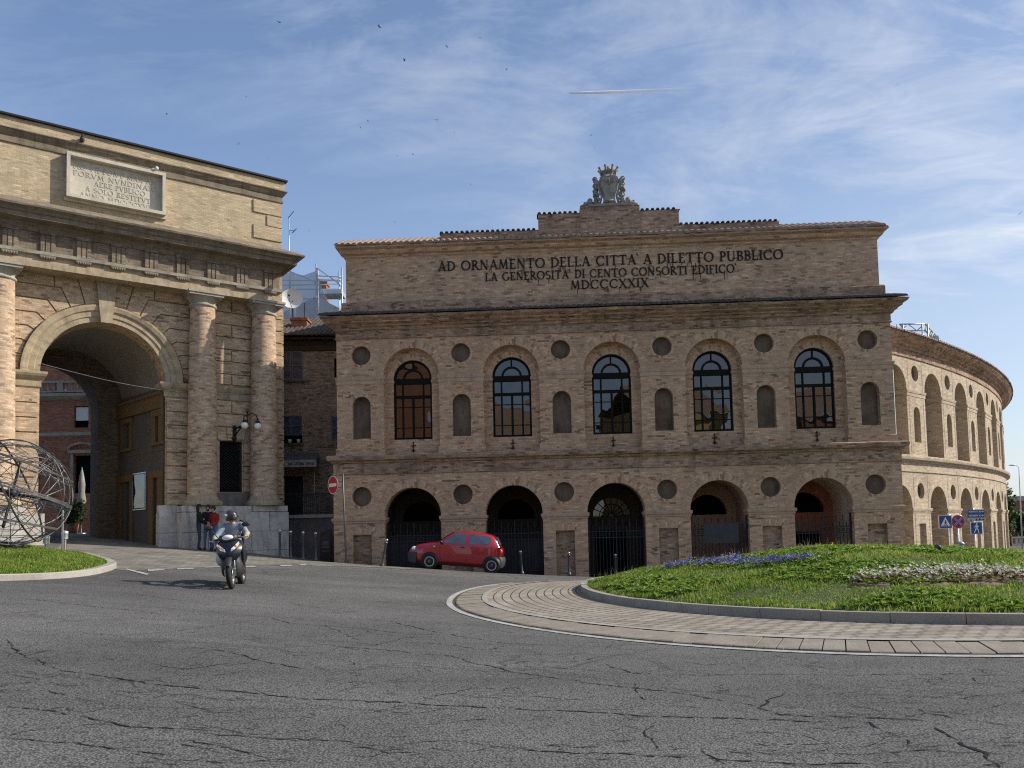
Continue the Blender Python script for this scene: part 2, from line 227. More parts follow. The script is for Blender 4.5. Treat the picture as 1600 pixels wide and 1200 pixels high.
# ---------------------------------------------------------------- mesh builder
class MB:
    def __init__(s): s.v=[]; s.f=[]; s.m=[]; s.uv={}; s.sm=set(); s.mi=0
    def add(s,vs,fs,uvs=None,smooth=False):
        b=len(s.v); s.v+=[tuple(map(float,p)) for p in vs]
        for i,f in enumerate(fs):
            if uvs: s.uv[len(s.f)]=uvs[i]
            if smooth: s.sm.add(len(s.f))
            s.f.append(tuple(b+j for j in f)); s.m.append(s.mi)
        return s
    def mark(s): return len(s.v)
    def xf(s,mat,start=0):
        for i in range(start,len(s.v)): s.v[i]=tuple(mat@Vector(s.v[i]))
        return s
    def box(s,x0,x1,y0,y1,z0,z1):
        return s.add([(x,y,z) for z in (z0,z1) for y in (y0,y1) for x in (x0,x1)],[(0,2,3,1),(4,5,7,6),(0,1,5,4),(1,3,7,5),(3,2,6,7),(2,0,4,6)])
    def prism(s,pts,y0,y1):                         # outline in x,z (counter-clockwise seen from -y) from y0 (front) to y1
        n=len(pts); v=[(x,y0,z) for x,z in pts]+[(x,y1,z) for x,z in pts]
        tri=tessellate_polygon([[Vector((x,z,0)) for x,z in pts]]); fs=[]
        for t in tri: fs.append(s._or(pts,t)); fs.append(tuple(n+i for i in reversed(s._or(pts,t))))
        a=sum(pts[i][0]*pts[(i+1)%n][1]-pts[(i+1)%n][0]*pts[i][1] for i in range(n))
        for i in range(n):
            j=(i+1)%n; q=(i,i+n,j+n,j); fs.append(q if a>0 else q[::-1])
        return s.add(v,fs)
    def _or(s,pts,t):
        a,b,c=(pts[i] for i in t); ar=(b[0]-a[0])*(c[1]-a[1])-(c[0]-a[0])*(b[1]-a[1])
        return tuple(t) if ar>0 else tuple(reversed(t))
    def panel(s,outer,holes,y,mi=0,flip=False):
        # holes: dict(p=pts, d=depth, back=None|mi, rm=reveal mi, holes=[nested])
        loops=[outer]+[h['p'] for h in holes]; allp=[q for l in loops for q in l]; s.mi=mi
        tri=tessellate_polygon([[Vector((x,z,0)) for x,z in l] for l in loops])
        s.add([(x,y,z) for x,z in allp],[s._or(allp,t) for t in tri])
        for h in holes:
            p=h['p']; n=len(p); d=h.get('d',.2); s.mi=h.get('rm',mi)
            op=h.get('open',())                     # edges without a reveal
            s.add([(x,y,z) for x,z in p]+[(x,y+d,z) for x,z in p],[(i,(i+1)%n,(i+1)%n+n,i+n) for i in range(n) if i not in op])
            if h.get('back') is not None: s.panel(p,h.get('holes',[]),y+d,h['back'])
        s.mi=0; return s
    def tube(s,pts,r,n=6,closed=False,smooth=True,taper=None):
        pts=[Vector(p) for p in pts]; N=len(pts); vs=[]; prev=None
        for i,p in enumerate(pts):
            a=pts[(i-1)%N] if (closed or i>0) else pts[i]; b=pts[(i+1)%N] if (closed or i<N-1) else pts[i]
            t=(b-a).normalized() if (b-a).length>1e-9 else Vector((0,0,1))
            if prev is None:
                u=t.cross(Vector((0,0,1)) if abs(t.z)<.9 else Vector((1,0,0))).normalized()
            else:
                u=(prev-t*prev.dot(t)); u=u.normalized() if u.length>1e-6 else t.orthogonal().normalized()
            prev=u; w_=t.cross(u); rr=r if taper is None else taper[i]
            vs+=[p+(u*math.cos(2*PI*k/n)+w_*math.sin(2*PI*k/n))*rr for k in range(n)]
        fs=[]
        for i in range(N if closed else N-1):
            j=(i+1)%N
            for k in range(n): fs.append((i*n+k,i*n+(k+1)%n,j*n+(k+1)%n,j*n+k))
        if not closed: fs+=[tuple(range(n))[::-1],tuple((N-1)*n+k for k in range(n))]
        return s.add(vs,fs,smooth=smooth)
    def lathe(s,prof,c=(0,0,0),n=24,a0=0,a1=2*PI,smooth=True,ucol=None):
        full=abs(a1-a0-2*PI)<1e-6; m=n if full else n+1; vs=[]
        for r,z in prof:
            for k in range(m):
                a=a0+(a1-a0)*k/n; vs.append((c[0]+r*math.cos(a),c[1]+r*math.sin(a),c[2]+z))
        fs=[];uv=[]
        ru=ucol or max(r for r,z in prof); ln=[0]
        for i in range(1,len(prof)): ln.append(ln[-1]+math.hypot(prof[i][0]-prof[i-1][0],prof[i][1]-prof[i-1][1]))
        for i in range(len(prof)-1):
            for k in range(n):
                k2=(k+1)%m; fs.append((i*m+k,i*m+k2,(i+1)*m+k2,(i+1)*m+k))
                u0=(a0+(a1-a0)*k/n)*ru; u1=(a0+(a1-a0)*(k+1)/n)*ru; uv.append(((u0,ln[i]),(u1,ln[i]),(u1,ln[i+1]),(u0,ln[i+1])))
        return s.add(vs,fs,uv,smooth)
    def sphere(s,c,r,n=12,m=8,sc_=(1,1,1)):
        vs=[];fs=[]
        for i in range(m+1):
            th=PI*i/m
            for k in range(n): a=2*PI*k/n; vs.append((c[0]+r*sc_[0]*math.sin(th)*math.cos(a),c[1]+r*sc_[1]*math.sin(th)*math.sin(a),c[2]+r*sc_[2]*math.cos(th)))
        for i in range(m):
            for k in range(n): fs.append((i*n+k,(i+1)*n+k,(i+1)*n+(k+1)%n,i*n+(k+1)%n))
        return s.add(vs,fs,smooth=True)
    def mould(s,prof,s0,s1,yb,ends=(True,True)):
        if s1-s0>6: return s.mould_worn(prof,s0,s1,yb)
        return s.mould_plain(prof,s0,s1,yb,ends)
    def mould_worn(s,prof,s0,s1,yb,seg=.45,amp=.011):
        # long cornice whose edge wanders a little, as old masonry does
        r=random.Random(int(s1*100)+len(prof)*7+int(prof[0][1]*50)); n=int((s1-s0)/seg); k=len(prof); vs=[]; fs=[]
        sag=[r.uniform(-1,1) for _ in range(n+1)]
        for i in range(n+3):
            for j,(o,z) in enumerate(prof):
                a,b=s0-o,s1+o
                if i==0: vs.append((a,yb,z))
                elif i==n+2: vs.append((b,yb,z))
                else:
                    t=(i-1)/n; q=0 if i in (1,n+1) or j in (0,k-1) else amp
                    vs.append((a+(b-a)*t,-o+r.uniform(-1,1)*q*.8,z+(sag[i-1]*.6+r.uniform(-.5,.5))*q))
        for i in range(n+2):
            for j in range(k-1): fs.append((i*k+j,(i+1)*k+j,(i+1)*k+j+1,i*k+j+1))
        fs.append(tuple(i*k for i in (0,n+2,n+1,1))); fs.append(tuple(i*k+k-1 for i in (0,1,n+1,n+2)))
        return s.add(vs,fs)
    def mould_plain(s,prof,s0,s1,yb,ends=(True,True)):
        # profile of (overhang, z) swept along x from s0 to s1 in front of y=0 with mitred returns to y=yb
        n=len(prof); vs=[]
        for o,z in prof:
            a=s0-(o if ends[0] else 0); b=s1+(o if ends[1] else 0)
            vs+=[(a,yb,z),(a,-o,z),(b,-o,z),(b,yb,z)]
        fs=[]
        for i in range(n-1):
            for k in range(3): fs.append((i*4+k,i*4+k+1,(i+1)*4+k+1,(i+1)*4+k))
        fs.append((0,3,2,1)); fs.append(tuple((n-1)*4+k for k in range(4)))
        return s.add(vs,fs)
    def build(s,name,mats,parent=None,warp=None,loc=None,smooth=None,mat4=None):
        me=bpy.data.meshes.new(name)
        if not isinstance(mats,(list,tuple)): mats=[mats]
        for m in mats: me.materials.append(M[m])
        V=s.v
        me.from_pydata(V,[],s.f)
        uvl=me.uv_layers.new(name='UVMap'); buf=np.zeros((len(me.loops),2),np.float32); k=0
        for fi,f in enumerate(s.f):
            if fi in s.uv:
                for j in range(len(f)): buf[k+j]=s.uv[fi][j]
            else:
                a=V[f[0]];nx=ny=nz=0.
                for j in range(len(f)):
                    p=V[f[j]];q=V[f[(j+1)%len(f)]]
                    nx+=(p[1]-q[1])*(p[2]+q[2]); ny+=(p[2]-q[2])*(p[0]+q[0]); nz+=(p[0]-q[0])*(p[1]+q[1])
                ax,ay,az=abs(nx),abs(ny),abs(nz)
                i0,i1=(0,1) if az>ax and az>ay else ((1,2) if ax>ay else (0,2))
                for j,vi in enumerate(f): buf[k+j]=(V[vi][i0],V[vi][i1])
            k+=len(f)
        uvl.data.foreach_set('uv',buf.ravel())
        me.polygons.foreach_set('material_index',np.array(s.m,np.int32))
        sm=np.zeros(len(s.f),bool)
        if smooth: sm[:]=True
        elif s.sm: sm[list(s.sm)]=True
        me.polygons.foreach_set('use_smooth',sm)
        if warp:
            for v in me.vertices: v.co=warp(v.co)
        if mat4 is not None: me.transform(mat4)
        me.update()
        o=bpy.data.objects.new(name,me); COL.objects.link(o)
        if parent: o.parent=parent
        if loc is not None: o.location=loc
        return o
def tag(o,label=None,cat=None,group=None,kind=None):
    if label: o['label']=label
    if cat: o['category']=cat
    if group: o['group']=group
    if kind: o['kind']=kind
    return o
def thing(name,label,cat,loc=(0,0,0),rz=0,group=None):
    o=bpy.data.objects.new(name,None); COL.objects.link(o); o.location=loc; o.rotation_euler=(0,0,rz); o.empty_display_size=.3
    return tag(o,label,cat,group)
def dup(root,loc,rz=None,label=None):
    r=root.copy(); COL.objects.link(r); r.location=loc
    if rz is not None: r.rotation_euler=(root.rotation_euler[0],root.rotation_euler[1],rz)
    if label: r['label']=label
    for ch in list(root.children):
        c=ch.copy(); COL.objects.link(c); c.parent=r
        for g in ch.children: d=g.copy(); COL.objects.link(d); d.parent=c
    return r
def arch(cx,hw,z0,zs,n=14): return [(cx-hw,z0),(cx+hw,z0)]+[(cx+hw*math.cos(PI*k/n),zs+hw*math.sin(PI*k/n)) for k in range(n+1)]
def rect(x0,x1,z0,z1): return [(x0,z0),(x1,z0),(x1,z1),(x0,z1)]
def circ(cx,cz,r,n=24): return [(cx+r*math.cos(2*PI*k/n),cz+r*math.sin(2*PI*k/n)) for k in range(n)]
def arch_ring(mb,cx,zs,r0,r1,y,n=26,a0=0,a1=PI,up_=True):      # radial brick ring
    vs=[];fs=[];uv=[]
    for k in range(n+1):
        a=a0+(a1-a0)*k/n
        for r in (r0,r1): vs.append((cx+r*math.cos(a),y,zs+r*math.sin(a)))
    for k in range(n):
        fs.append((2*k,2*k+1,2*k+3,2*k+2)); t0=(a0+(a1-a0)*k/n)*r0; t1=(a0+(a1-a0)*(k+1)/n)*r0
        uv.append(((0,t0),(r1-r0,t0),(r1-r0,t1),(0,t1)))
    return mb.add(vs,fs,uv)
# ---------------------------------------------------------------- pixel rays (to read positions off the ground)
def ray(u,v): d=fw+(u-800)/FPX*ri-(v-CY)/FPX*up; return d/d[1]
def at(u,v,Y): d=ray(u,v)*Y; return Vector((d[0],d[1],d[2]+EYE))
# ---------------------------------------------------------------- terrain height (thin-plate spline through surveyed points)
CP=np.array([(0,5,0),(-4,6,.26),(4,5.3,-.02),(-8,8,.58),(8,9.2,0),(14,10,-.03),(-1.5,17.3,.06),(-5.6,17.4,.46),(-10.9,17,.82),(-11.84,31.4,1.15),(-13.65,31,1.28),(-9.34,33.2,.72),
 (-7.14,31.9,.40),(-2.86,31.73,.03),(-1.09,31.66,-.10),(2.18,31.53,-.30),(9,31.2,-.48),(15,31,-.62),(7.4,27.2,-.14),(2.5,26.5,-.08),(16.5,18,-.06),(22,20,-.2),(34,55.5,-.60),(44,62,-.85),(60,95,-1.3),(80,95,-1.6),
 (-19.8,37,1.9),(-23.6,44,1.9),(-20,26,1.55),(-30,20,2.0),(-14,12,1.0),(40,20,-.5),(0,-10,0),(20,-10,-.1),(-20,-10,1.0),(-14,50,1.6),(-30,60,2.2),(0,-30,0),(30,-30,-.2),(-30,-30,1.2),(10,70,-.8)]+[tuple(at(u,v,Y)) for u,v,Y in ((672.5,888.6,28.4),(769.5,895.2,28.4),(720,891.8,28.4),(597,885,29.2),(541,880,29.6),(816,897,29.2),(890,899.5,29.2))],float)
def _k(d2): return np.where(d2>0,.5*d2*np.log(np.maximum(d2,1e-12)),0)
_x=CP[:,:2]; _n=len(CP); _K=_k(((_x[:,None]-_x[None])**2).sum(-1))+np.eye(_n)*2.0
_P=np.c_[np.ones(_n),_x]; _A=np.block([[_K,_P],[_P.T,np.zeros((3,3))]]); _W=np.linalg.solve(_A,np.r_[CP[:,2],0,0,0])
def Gv(X,Y):
    X=np.clip(np.asarray(X,float),-40,90); Y=np.clip(np.asarray(Y,float),-30,100)
    d2=(X[...,None]-_x[:,0])**2+(Y[...,None]-_x[:,1])**2
    return np.clip(_k(d2)@_W[:_n]+_W[_n]+_W[_n+1]*X+_W[_n+2]*Y,-3,3)
def G(x,y): return float(Gv(x,y))
def gnd(u,v,dz=0,fn=None):
    d=ray(u,v); Y=4.0; f=fn or G
    while Y<140:
        if EYE+d[2]*Y<f(d[0]*Y,Y)+dz: break
        Y+=.25
    a,b=Y-.25,Y
    for _ in range(22):
        m=(a+b)/2
        if EYE+d[2]*m<f(d[0]*m,m)+dz: b=m
        else: a=m
    return Vector((d[0]*b,b,f(d[0]*b,b)))
def grid_sheet(name,xs,ys,mat,dz=0.,keep=None):
    X,Y=np.meshgrid(xs,ys); Z=Gv(X,Y)+dz; mb=MB(); nx=len(xs)
    mb.v=[(float(a),float(b),float(c)) for a,b,c in zip(X.ravel(),Y.ravel(),Z.ravel())]
    for j in range(len(ys)-1):
        for i in range(nx-1):
            mb.f.append((j*nx+i,j*nx+i+1,(j+1)*nx+i+1,(j+1)*nx+i)); mb.m.append(0)
    return mb.build(name,mat,smooth=True)
xs=np.r_[-3000,-800,-250,-100,np.arange(-45,91,1.0),130,300,900,3000]; ys=np.r_[-3000,-600,-120,-50,np.arange(-30,101,1.0),140,300,900,3500]
tag(grid_sheet('road',xs,ys,'asphalt'),kind='structure')
def strip(name,near,far,mat,rows=30,dz=.008,sub=6,kind='structure'):
    # sheet lofted between two plan polylines of equal length
    def dens(p): return [Vector((a[0]+(b[0]-a[0])*t/sub,a[1]+(b[1]-a[1])*t/sub,0)) for a,b in zip(p[:-1],p[1:]) for t in range(sub)]+[Vector((p[-1][0],p[-1][1],0))]
    A,B=dens(near),dens(far); mb=MB(); n=len(A)
    for j in range(rows+1):
        for a,b in zip(A,B):
            p=a.lerp(b,(j/rows)**1.2); mb.v.append((p.x,p.y,G(p.x,p.y)+dz))
    for j in range(rows):
        for i in range(n-1): mb.f.append((j*n+i,j*n+i+1,(j+1)*n+i+1,(j+1)*n+i)); mb.m.append(0)
    return tag(mb.build(name,mat,smooth=True),kind=kind)
# cobbled forecourt in front of the gate and along the brick facade
npx=[(60,885),(150,886),(196,892),(250,890),(330,886.5),(400,884.5),(440,883.5),(470,882),(492,884.5),(525,884.5),(570,886),(610,888),(650,890.5)]
near=[gnd(*p) for p in npx]; near=[p if p.y<29.3 or i<6 else at(*npx[i],29.0) for i,p in enumerate(near)]
far=[(-26,48),(-25,48),(-24,48),(-20,48),(-16,47),(-14,46),(-12,44),(-10,40),(-8.4,36),(-6.6,31.95),(-5.0,31.9),(-4.1,31.85),(-2.9,31.8)]
strip('pavement',near,far,'cobbles',40)
# painted lines on the asphalt
def paint(name,quads):
    mb=MB()
    for q in quads:
        p=[gnd(*c) for c in q]; m=6
        for i in range(m):
            a,b=i/m,(i+1)/m
            c=[p[0].lerp(p[1],a),p[0].lerp(p[1],b),p[3].lerp(p[2],b),p[3].lerp(p[2],a)]
            mb.add([(v.x,v.y,G(v.x,v.y)+.012) for v in c],[(0,1,2,3)])
    return tag(mb.build(name,'paint_white'),kind='structure')
paint('road_marking',[[(195,890),(199,889.2),(234,897.5),(228,898.8)],[(231,890.6),(231,893),(258,891.4),(256,890.3)],[(276,888.6),(277,890.4),(303,889.6),(301,888.2)],[(381,885.4),(385,887),(401,886.4),(397,885)],[(437,883.6),(440,885.2),(458,884.6),(455,883.4)],[(320,886.6),(320,887.4),(378,885.4),(378,884.8)],[(25,905),(27,906.2),(60,905.2),(58,904)],[(467,882.4),(470,884),(480,883.4),(476,882)]])
# cracks in the old asphalt
plain('crack_tar',(.022,.022,.021),.95,0,.1,var=.2)
random.seed(31); mb=MB()
CR=[([(10,1000),(35,1025),(95,1047),(235,1069),(360,1080),(450,1090),(580,1097),(800,1107),(940,1115),(1110,1122),(1300,1128)],.015),([(300,1011),(360,1019),(415,1034),(490,1047)],.013),([(230,1035),(290,1046),(380,1034)],.010),([(485,1006),(600,1016),(700,1025),(800,1050),(945,1070),(1050,1082),(1170,1102),(1225,1117),(1305,1120),(1400,1123),(1485,1131)],.014),([(425,965),(450,974),(540,980),(630,990),(700,993)],.013),([(610,970),(665,985),(800,1007)],.014),([(0,1102),(125,1117),(200,1135),(345,1142)],.011),([(285,1157),(350,1167),(430,1187)],.010),([(780,1160),(825,1172),(975,1179),(1090,1185),(1140,1189),(1295,1191),(1420,1193)],.014),([(1095,1172),(1120,1185),(1142,1199)],.016),([(1295,1117),(1355,1129),(1375,1140),(1400,1152),(1425,1168)],.014),([(1455,1135),(1475,1147),(1500,1160),(1545,1177),(1562,1199)],.022),([(945,1037),(985,1052),(1050,1055),(1225,1054),(1325,1055),(1510,1054),(1600,1057)],.012),([(1515,1055),(1530,1070),(1600,1075)],.011),([(800,1085),(850,1090),(930,1095)],.008),([(1020,1127),(1005,1145),(1015,1170),(1095,1172)],.009),([(1390,1105),(1430,1107),(1445,1115),(1500,1124),(1600,1139)],.010),([(1230,1080),(1195,1100),(1176,1108)],.013),([(990,1065),(1000,1085),(1008,1100)],.009),([(30,935),(120,945),(260,960)],.010),([(500,975),(560,1000),(640,1004)],.009),([(0,1155),(140,1163),(290,1180)],.010),([(800,1040),(900,1046),(985,1052)],.011),([(640,1040),(760,1050),(860,1047)],.008),([(60,1075),(150,1095),(230,1098)],.008),([(1100,1150),(1200,1165),(1300,1160)],.008),([(1250,1175),(1330,1180),(1450,1172),(1600,1180)],.009),([(380,1150),(520,1160),(640,1172)],.009),([(180,925),(330,945),(430,950)],.008)]
for _ in range(190):
    u,v=random.uniform(0,1600),random.choice((random.uniform(1000,1195),random.uniform(945,1195))); P=[(u,v)]
    for k in range(random.randint(2,5)): u+=random.uniform(15,60)*random.choice((-1,1,1)); v+=random.uniform(-9,9); P.append((u,min(1198,max(940,v))))
    CR.append((P,random.uniform(.004,.008)))
for P,wd in CR:
    Q=[gnd(*p) for p in P]; D=[]
    for a,b in zip(Q[:-1],Q[1:]):
        m=max(3,int((b-a).length/.05))
        for k in range(m): D.append(a.lerp(b,k/m))
    D.append(Q[-1]); jx=jy=0; L=[];Rr=[]
    for k,p in enumerate(D):
        jx=jx*.8+random.gauss(0,.013); jy=jy*.8+random.gauss(0,.013); t=(D[min(k+1,len(D)-1)]-D[max(0,k-1)]); n_=Vector((-t.y,t.x,0)).normalized()
        w_=wd*random.choice((.03,.25,.45,.7,1.0))*min(1,(k+1)/6,(len(D)-k)/6)
        for l,s_ in ((L,1),(Rr,-1)): x_,y_=p.x+jx+n_.x*w_*s_,p.y+jy+n_.y*w_*s_; l.append((x_,y_,G(x_,y_)+.005))
    n0=len(L); mb.add(L+Rr,[(k,n0+k,n0+k+1,k+1) for k in range(n0-1) if D[k].y<9.25 or D[k].x<-1.7 or (Vector((D[k].x,D[k].y))-Vector((7.42,18.29))).length>9.1])
tag(mb.build('road_cracks','crack_tar'),kind='structure')
# ---------------------------------------------------------------- planted traffic island
C0,C1=Vector((7.42,18.29)),Vector((14.2,20.3)); RO=8.94
K0,K1,RK=Vector((9.75,19.15)),Vector((14.4,20.5)),8.15
def hull(c0,c1,r,n=150):
    out=[]
    for k in range(n):
        a=2*PI*k/n; u=Vector((math.cos(a),math.sin(a))); out.append((max((c0,c1),key=lambda c:c.dot(u))+u*r))
    return out
def ring(name,inner,outer,mat,z0,z1,rows=1,kind='structure',vflip=False):
    mb=MB(); n=len(inner); L=[0]
    for i in range(n): L.append(L[-1]+(outer[(i+1)%n]-outer[i]).length)
    for i in range(n):
        j=(i+1)%n
        for r in range(rows):
            q=[];uv=[]
            for (k,l,t) in ((i,L[i],r/rows),(j,L[i+1],r/rows),(j,L[i+1],(r+1)/rows),(i,L[i],(r+1)/rows)):
                p=outer[k].lerp(inner[k],t); q.append((p.x,p.y,G(p.x,p.y)+z0+(z1-z0)*t)); uv.append((l,t*(outer[k]-inner[k]).length))
            mb.add(q,[(0,1,2,3)],[uv],True)
    return tag(mb.build(name,mat),kind=kind)
N=240
outw,out0,ring0,ring1,ap0,kb0,kb1=[hull(C0,C1,r,N) for r in (RO,RO-.13,RO-.2,RO-.78,RO-.84)]+[hull(K0,K1,r,N) for r in (RK,RK-.17)]
ring('painted_edge_line',out0,outw,'paint_white',.010,.012)
ring('gutter_strip',ring0,out0,'soil_dark',.008,.012)
def blocks(name,inner,outer,mat,zo,zi,every,gap=.10,base=-.05):
    # ring of separate kerb blocks: every block covers «every» steps, its end faces a little apart
    mb=MB(); n=len(inner)
    for i in range(0,n,every):
        ids=[(i+k)%n for k in range(every+1)]; po=[outer[k] for k in ids]; pi_=[inner[k] for k in ids]
        if (po[-1]-po[0]).length>3 : continue
        for l in (po,pi_):
            l[0]=l[0].lerp(l[1],gap); l[-1]=l[-1].lerp(l[-2],gap)
        jz=random.uniform(-.006,.006); m=len(po); vs=[]
        for a,b in zip(po,pi_):
            g0=G(a.x,a.y); g1=G(b.x,b.y)
            vs+=[(a.x,a.y,g0+base),(a.x,a.y,g0+zo-.012+jz),(a.x+(b.x-a.x)*.05,a.y+(b.y-a.y)*.05,g0+zo+jz),(b.x,b.y,g1+zi+jz),(b.x,b.y,g1+base)]
        fs=[]
        for k in range(m-1):
            for c in range(4): fs.append((k*5+c,(k+1)*5+c,(k+1)*5+c+1,k*5+c+1))
        fs+=[(0,1,2,3,4),tuple((m-1)*5+c for c in (4,3,2,1,0))]
        mb.add(vs,fs)
    return tag(mb.build(name,mat),kind='structure')
def resample(c0,c1,r,step):
    h=hull(c0,c1,r,720); L=[0]
    for i in range(720): L.append(L[-1]+(h[(i+1)%720]-h[i]).length)
    n=int(L[-1]/step/6)*6; out=[];k=0
    for i in range(n):
        d=L[-1]*i/n
        while L[k+1]<d: k+=1
        out.append(h[k].lerp(h[(k+1)%720],(d-L[k])/max(1e-9,L[k+1]-L[k])))
    return out
def offs(poly,d):       # inward offset of a convex closed polyline
    n=len(poly); out=[]
    for i in range(n):
        t=(poly[(i+1)%n]-poly[i-1]).normalized(); out.append(poly[i]+Vector((-t.y,t.x))*d)
    return out
ko=resample(C0,C1,RO-.2,.0933); blocks('edging_blocks',offs(ko,.58),ko,'block_stone',.035,.085,3,.09)
ring('edging_joint_bed',hull(C0,C1,RO-.79,N),ring0,'soil_dark',.016,.056)
ring('apron_kerb_line',hull(C0,C1,RO-.90,N),hull(C0,C1,RO-.785,N),'kerb_pale',.096,.104)
ring('apron_paving',kb0,ap0,'apron_brick',.085,.135,14)
kk=resample(K0,K1,RK,.165); blocks('kerb',offs(kk,.17),kk,'kerb_stone',.285,.285,6,.03,.0)
kb_in=hull(K0,K1,RK-.17,N)
def isl_d(x,y):        # distance inside the kerb
    p=Vector((x,y)); d=K1-K0; t=max(0,min(1,(p-K0).dot(d)/d.dot(d))); return RK-.17-(p-(K0+d*t)).length
def mound(x,y):
    d=max(0,isl_d(x,y)); e=1-math.exp(-d/2.6)
    h=.26+e*(.50+.42*math.exp(-(((x-7.2)/4.2)**2+((y-18.6)/4.6)**2)))+.05*math.sin(x*1.7+y)*math.sin(y*1.3)*e
    return G(x,y)+h
mb=MB(); RW=26
for r in range(RW+1):
    t=r/RW
    for i in range(N):
        c=(K0+K1)/2; p=kb_in[i].lerp(c,t); 
        mb.v.append((p.x,p.y,mound(p.x,p.y)))
for r in range(RW):
    for i in range(N): mb.f.append((r*N+i,r*N+(i+1)%N,(r+1)*N+(i+1)%N,(r+1)*N+i)); mb.m.append(0)
plain('turf_soil',(.06,.085,.02),.95,var=.4,sc_=3)
tag(mb.build('island_ground','turf_soil',smooth=True),kind='structure')
# grass blades
def blades(name,pts,mat,h0,h1,w0,lean=.5,hm=1.0):
    n=len(pts); pts=np.asarray(pts,float); a=rng.uniform(0,2*PI,n); h=rng.uniform(h0,h1,n)*hm; wd=rng.uniform(.7,1.3,n)*w0
    la=rng.uniform(0,2*PI,n); ll=rng.uniform(.1,lean,n)*h
    dx,dy=np.cos(a)*wd,np.sin(a)*wd; tx,ty=np.cos(la)*ll,np.sin(la)*ll
    V=np.zeros((n,5,3)); z=pts[:,2]-.01
    V[:,0]=np.c_[pts[:,0]-dx,pts[:,1]-dy,z]; V[:,1]=np.c_[pts[:,0]+dx,pts[:,1]+dy,z]
    V[:,2]=np.c_[pts[:,0]+dx*.8+tx*.4,pts[:,1]+dy*.8+ty*.4,z+h*.6]; V[:,3]=np.c_[pts[:,0]-dx*.8+tx*.4,pts[:,1]-dy*.8+ty*.4,z+h*.6]
    V[:,4]=np.c_[pts[:,0]+tx,pts[:,1]+ty,z+h*(1-.25*ll/h)]
    me=bpy.data.meshes.new(name); me.vertices.add(n*5); me.vertices.foreach_set('co',V.ravel())
    b=np.arange(n)[:,None]*5; lo=np.c_[b+0,b+1,b+2,b+3,b+3,b+2,b+4].ravel()
    me.loops.add(n*7); me.loops.foreach_set('vertex_index',lo.astype(np.int32))
    me.polygons.add(n*2); st=(np.arange(n)[:,None]*7+np.array([0,4])).ravel(); me.polygons.foreach_set('loop_start',st.astype(np.int32)); me.polygons.foreach_set('loop_total',np.tile([4,3],n).astype(np.int32))
    me.materials.append(M[mat]); me.update(calc_edges=True); me.validate()
    o=bpy.data.objects.new(name,me); COL.objects.link(o); return o
# coarse height lookup for speed
GX=np.arange(0,24,.25); GY=np.arange(9,30,.25); HM=np.array([[mound(x,y) for x in GX] for y in GY])
def mh(x,y):
    fx=(x-GX[0])/.25; fy=(y-GY[0])/.25; i=np.clip(fx.astype(int),0,len(GX)-2); j=np.clip(fy.astype(int),0,len(GY)-2); a=fx-i; b=fy-j
    return HM[j,i]*(1-a)*(1-b)+HM[j,i+1]*a*(1-b)+HM[j+1,i]*(1-a)*b+HM[j+1,i+1]*a*b
def inside(x,y,m=.02):
    d=np.array(K1-K0); px=x-K0.x; py=y-K0.y; t=np.clip((px*d[0]+py*d[1])/(d@d),0,1); return RK-.17-np.hypot(px-d[0]*t,py-d[1]*t)>m
# flower patches read off the photograph
fb=[gnd(u,v,0,mound) for u,v in ((1030,884),(1060,888),(1110,884),(1150,885),(1200,883),(1240,880),(1080,880),(1135,880))]
fwt=[gnd(u,v,0,mound) for u,v in ((1038,876),(1052,872),(1066,872),(1080,873))]
fw2=[gnd(u,v,0,mound) for u,v in ((1372,912),(1395,909),(1420,906),(1448,908),(1475,902),(1500,905),(1525,901),(1550,906),(1575,905),(1600,908),(1630,910),(1460,912),(1540,912))]
def near_pts(x,y,P,r):
    m=np.full(len(x),9.); 
    for p in P: m=np.minimum(m,np.hypot((x-p.x)/1.0,(y-p.y)/.8))
    return m<r
n=230000; x=rng.uniform(1.4,19,n); y=rng.uniform(10.6,22,n); ok=inside(x,y)&(x<y*.72+.6); x,y=x[ok],y[ok]
x2=rng.uniform(5,23,150000); y2=rng.uniform(11,28.5,150000); ok=inside(x2,y2)&((x2>y2*.72+.6)|(y2>22)); x=np.r_[x,x2[ok]]; y=np.r_[y,y2[ok]]
cl_=np.sin(x*2.3+1.3*np.sin(y*1.9))*np.sin(y*2.9+x*.7); ok=(rng.uniform(-1.4,1,len(x))<cl_+.6)&~near_pts(x,y,fw2,.38)&(~near_pts(x,y,fb,.4)|(rng.uniform(0,1,len(x))<.35)); x,y=x[ok],y[ok]
hs=np.clip(.85+.45*np.sin(x*1.1+y*.6)*np.sin(y*1.7)+.3*np.sin(x*4.1)*np.sin(y*3.7+x),.35,1.8)
P3=np.c_[x,y,mh(x,y)]
tag(blades('grass',P3,'grass',.045,.12,.008,.8,hs),kind='stuff',label='thick green lawn grass covering the traffic island mound',cat='grass')
def leaf_clumps(mb,pts,size,nleaf,flat=.5,wid=.35):
    for p in pts:
        for k in range(nleaf):
            a=random.uniform(0,2*PI); L=size*random.uniform(.6,1.3); e=random.uniform(.15,1.1)*flat
            d=Vector((math.cos(a),math.sin(a),0)); s_=Vector((-d.y,d.x,0))*L*wid*.5; up_=Vector((0,0,1))
            q=Vector(p); m1=q+d*L*.5+up_*L*e; tp=q+d*L+up_*L*e*.7
            mb.add([q-s_*.3,q+s_*.3,m1+s_,tp,m1-s_],[(0,1,2,3,4)])
wp=[]
while len(wp)<1500:
    xx,yy=random.uniform(2,15),random.uniform(10.8,20)
    if isl_d(xx,yy)>.15 and xx<yy*.72+.6 and math.sin(xx*1.3+yy)*math.sin(yy*.9-xx*.4)>.0: wp.append((xx,yy,mound(xx,yy)+.02))
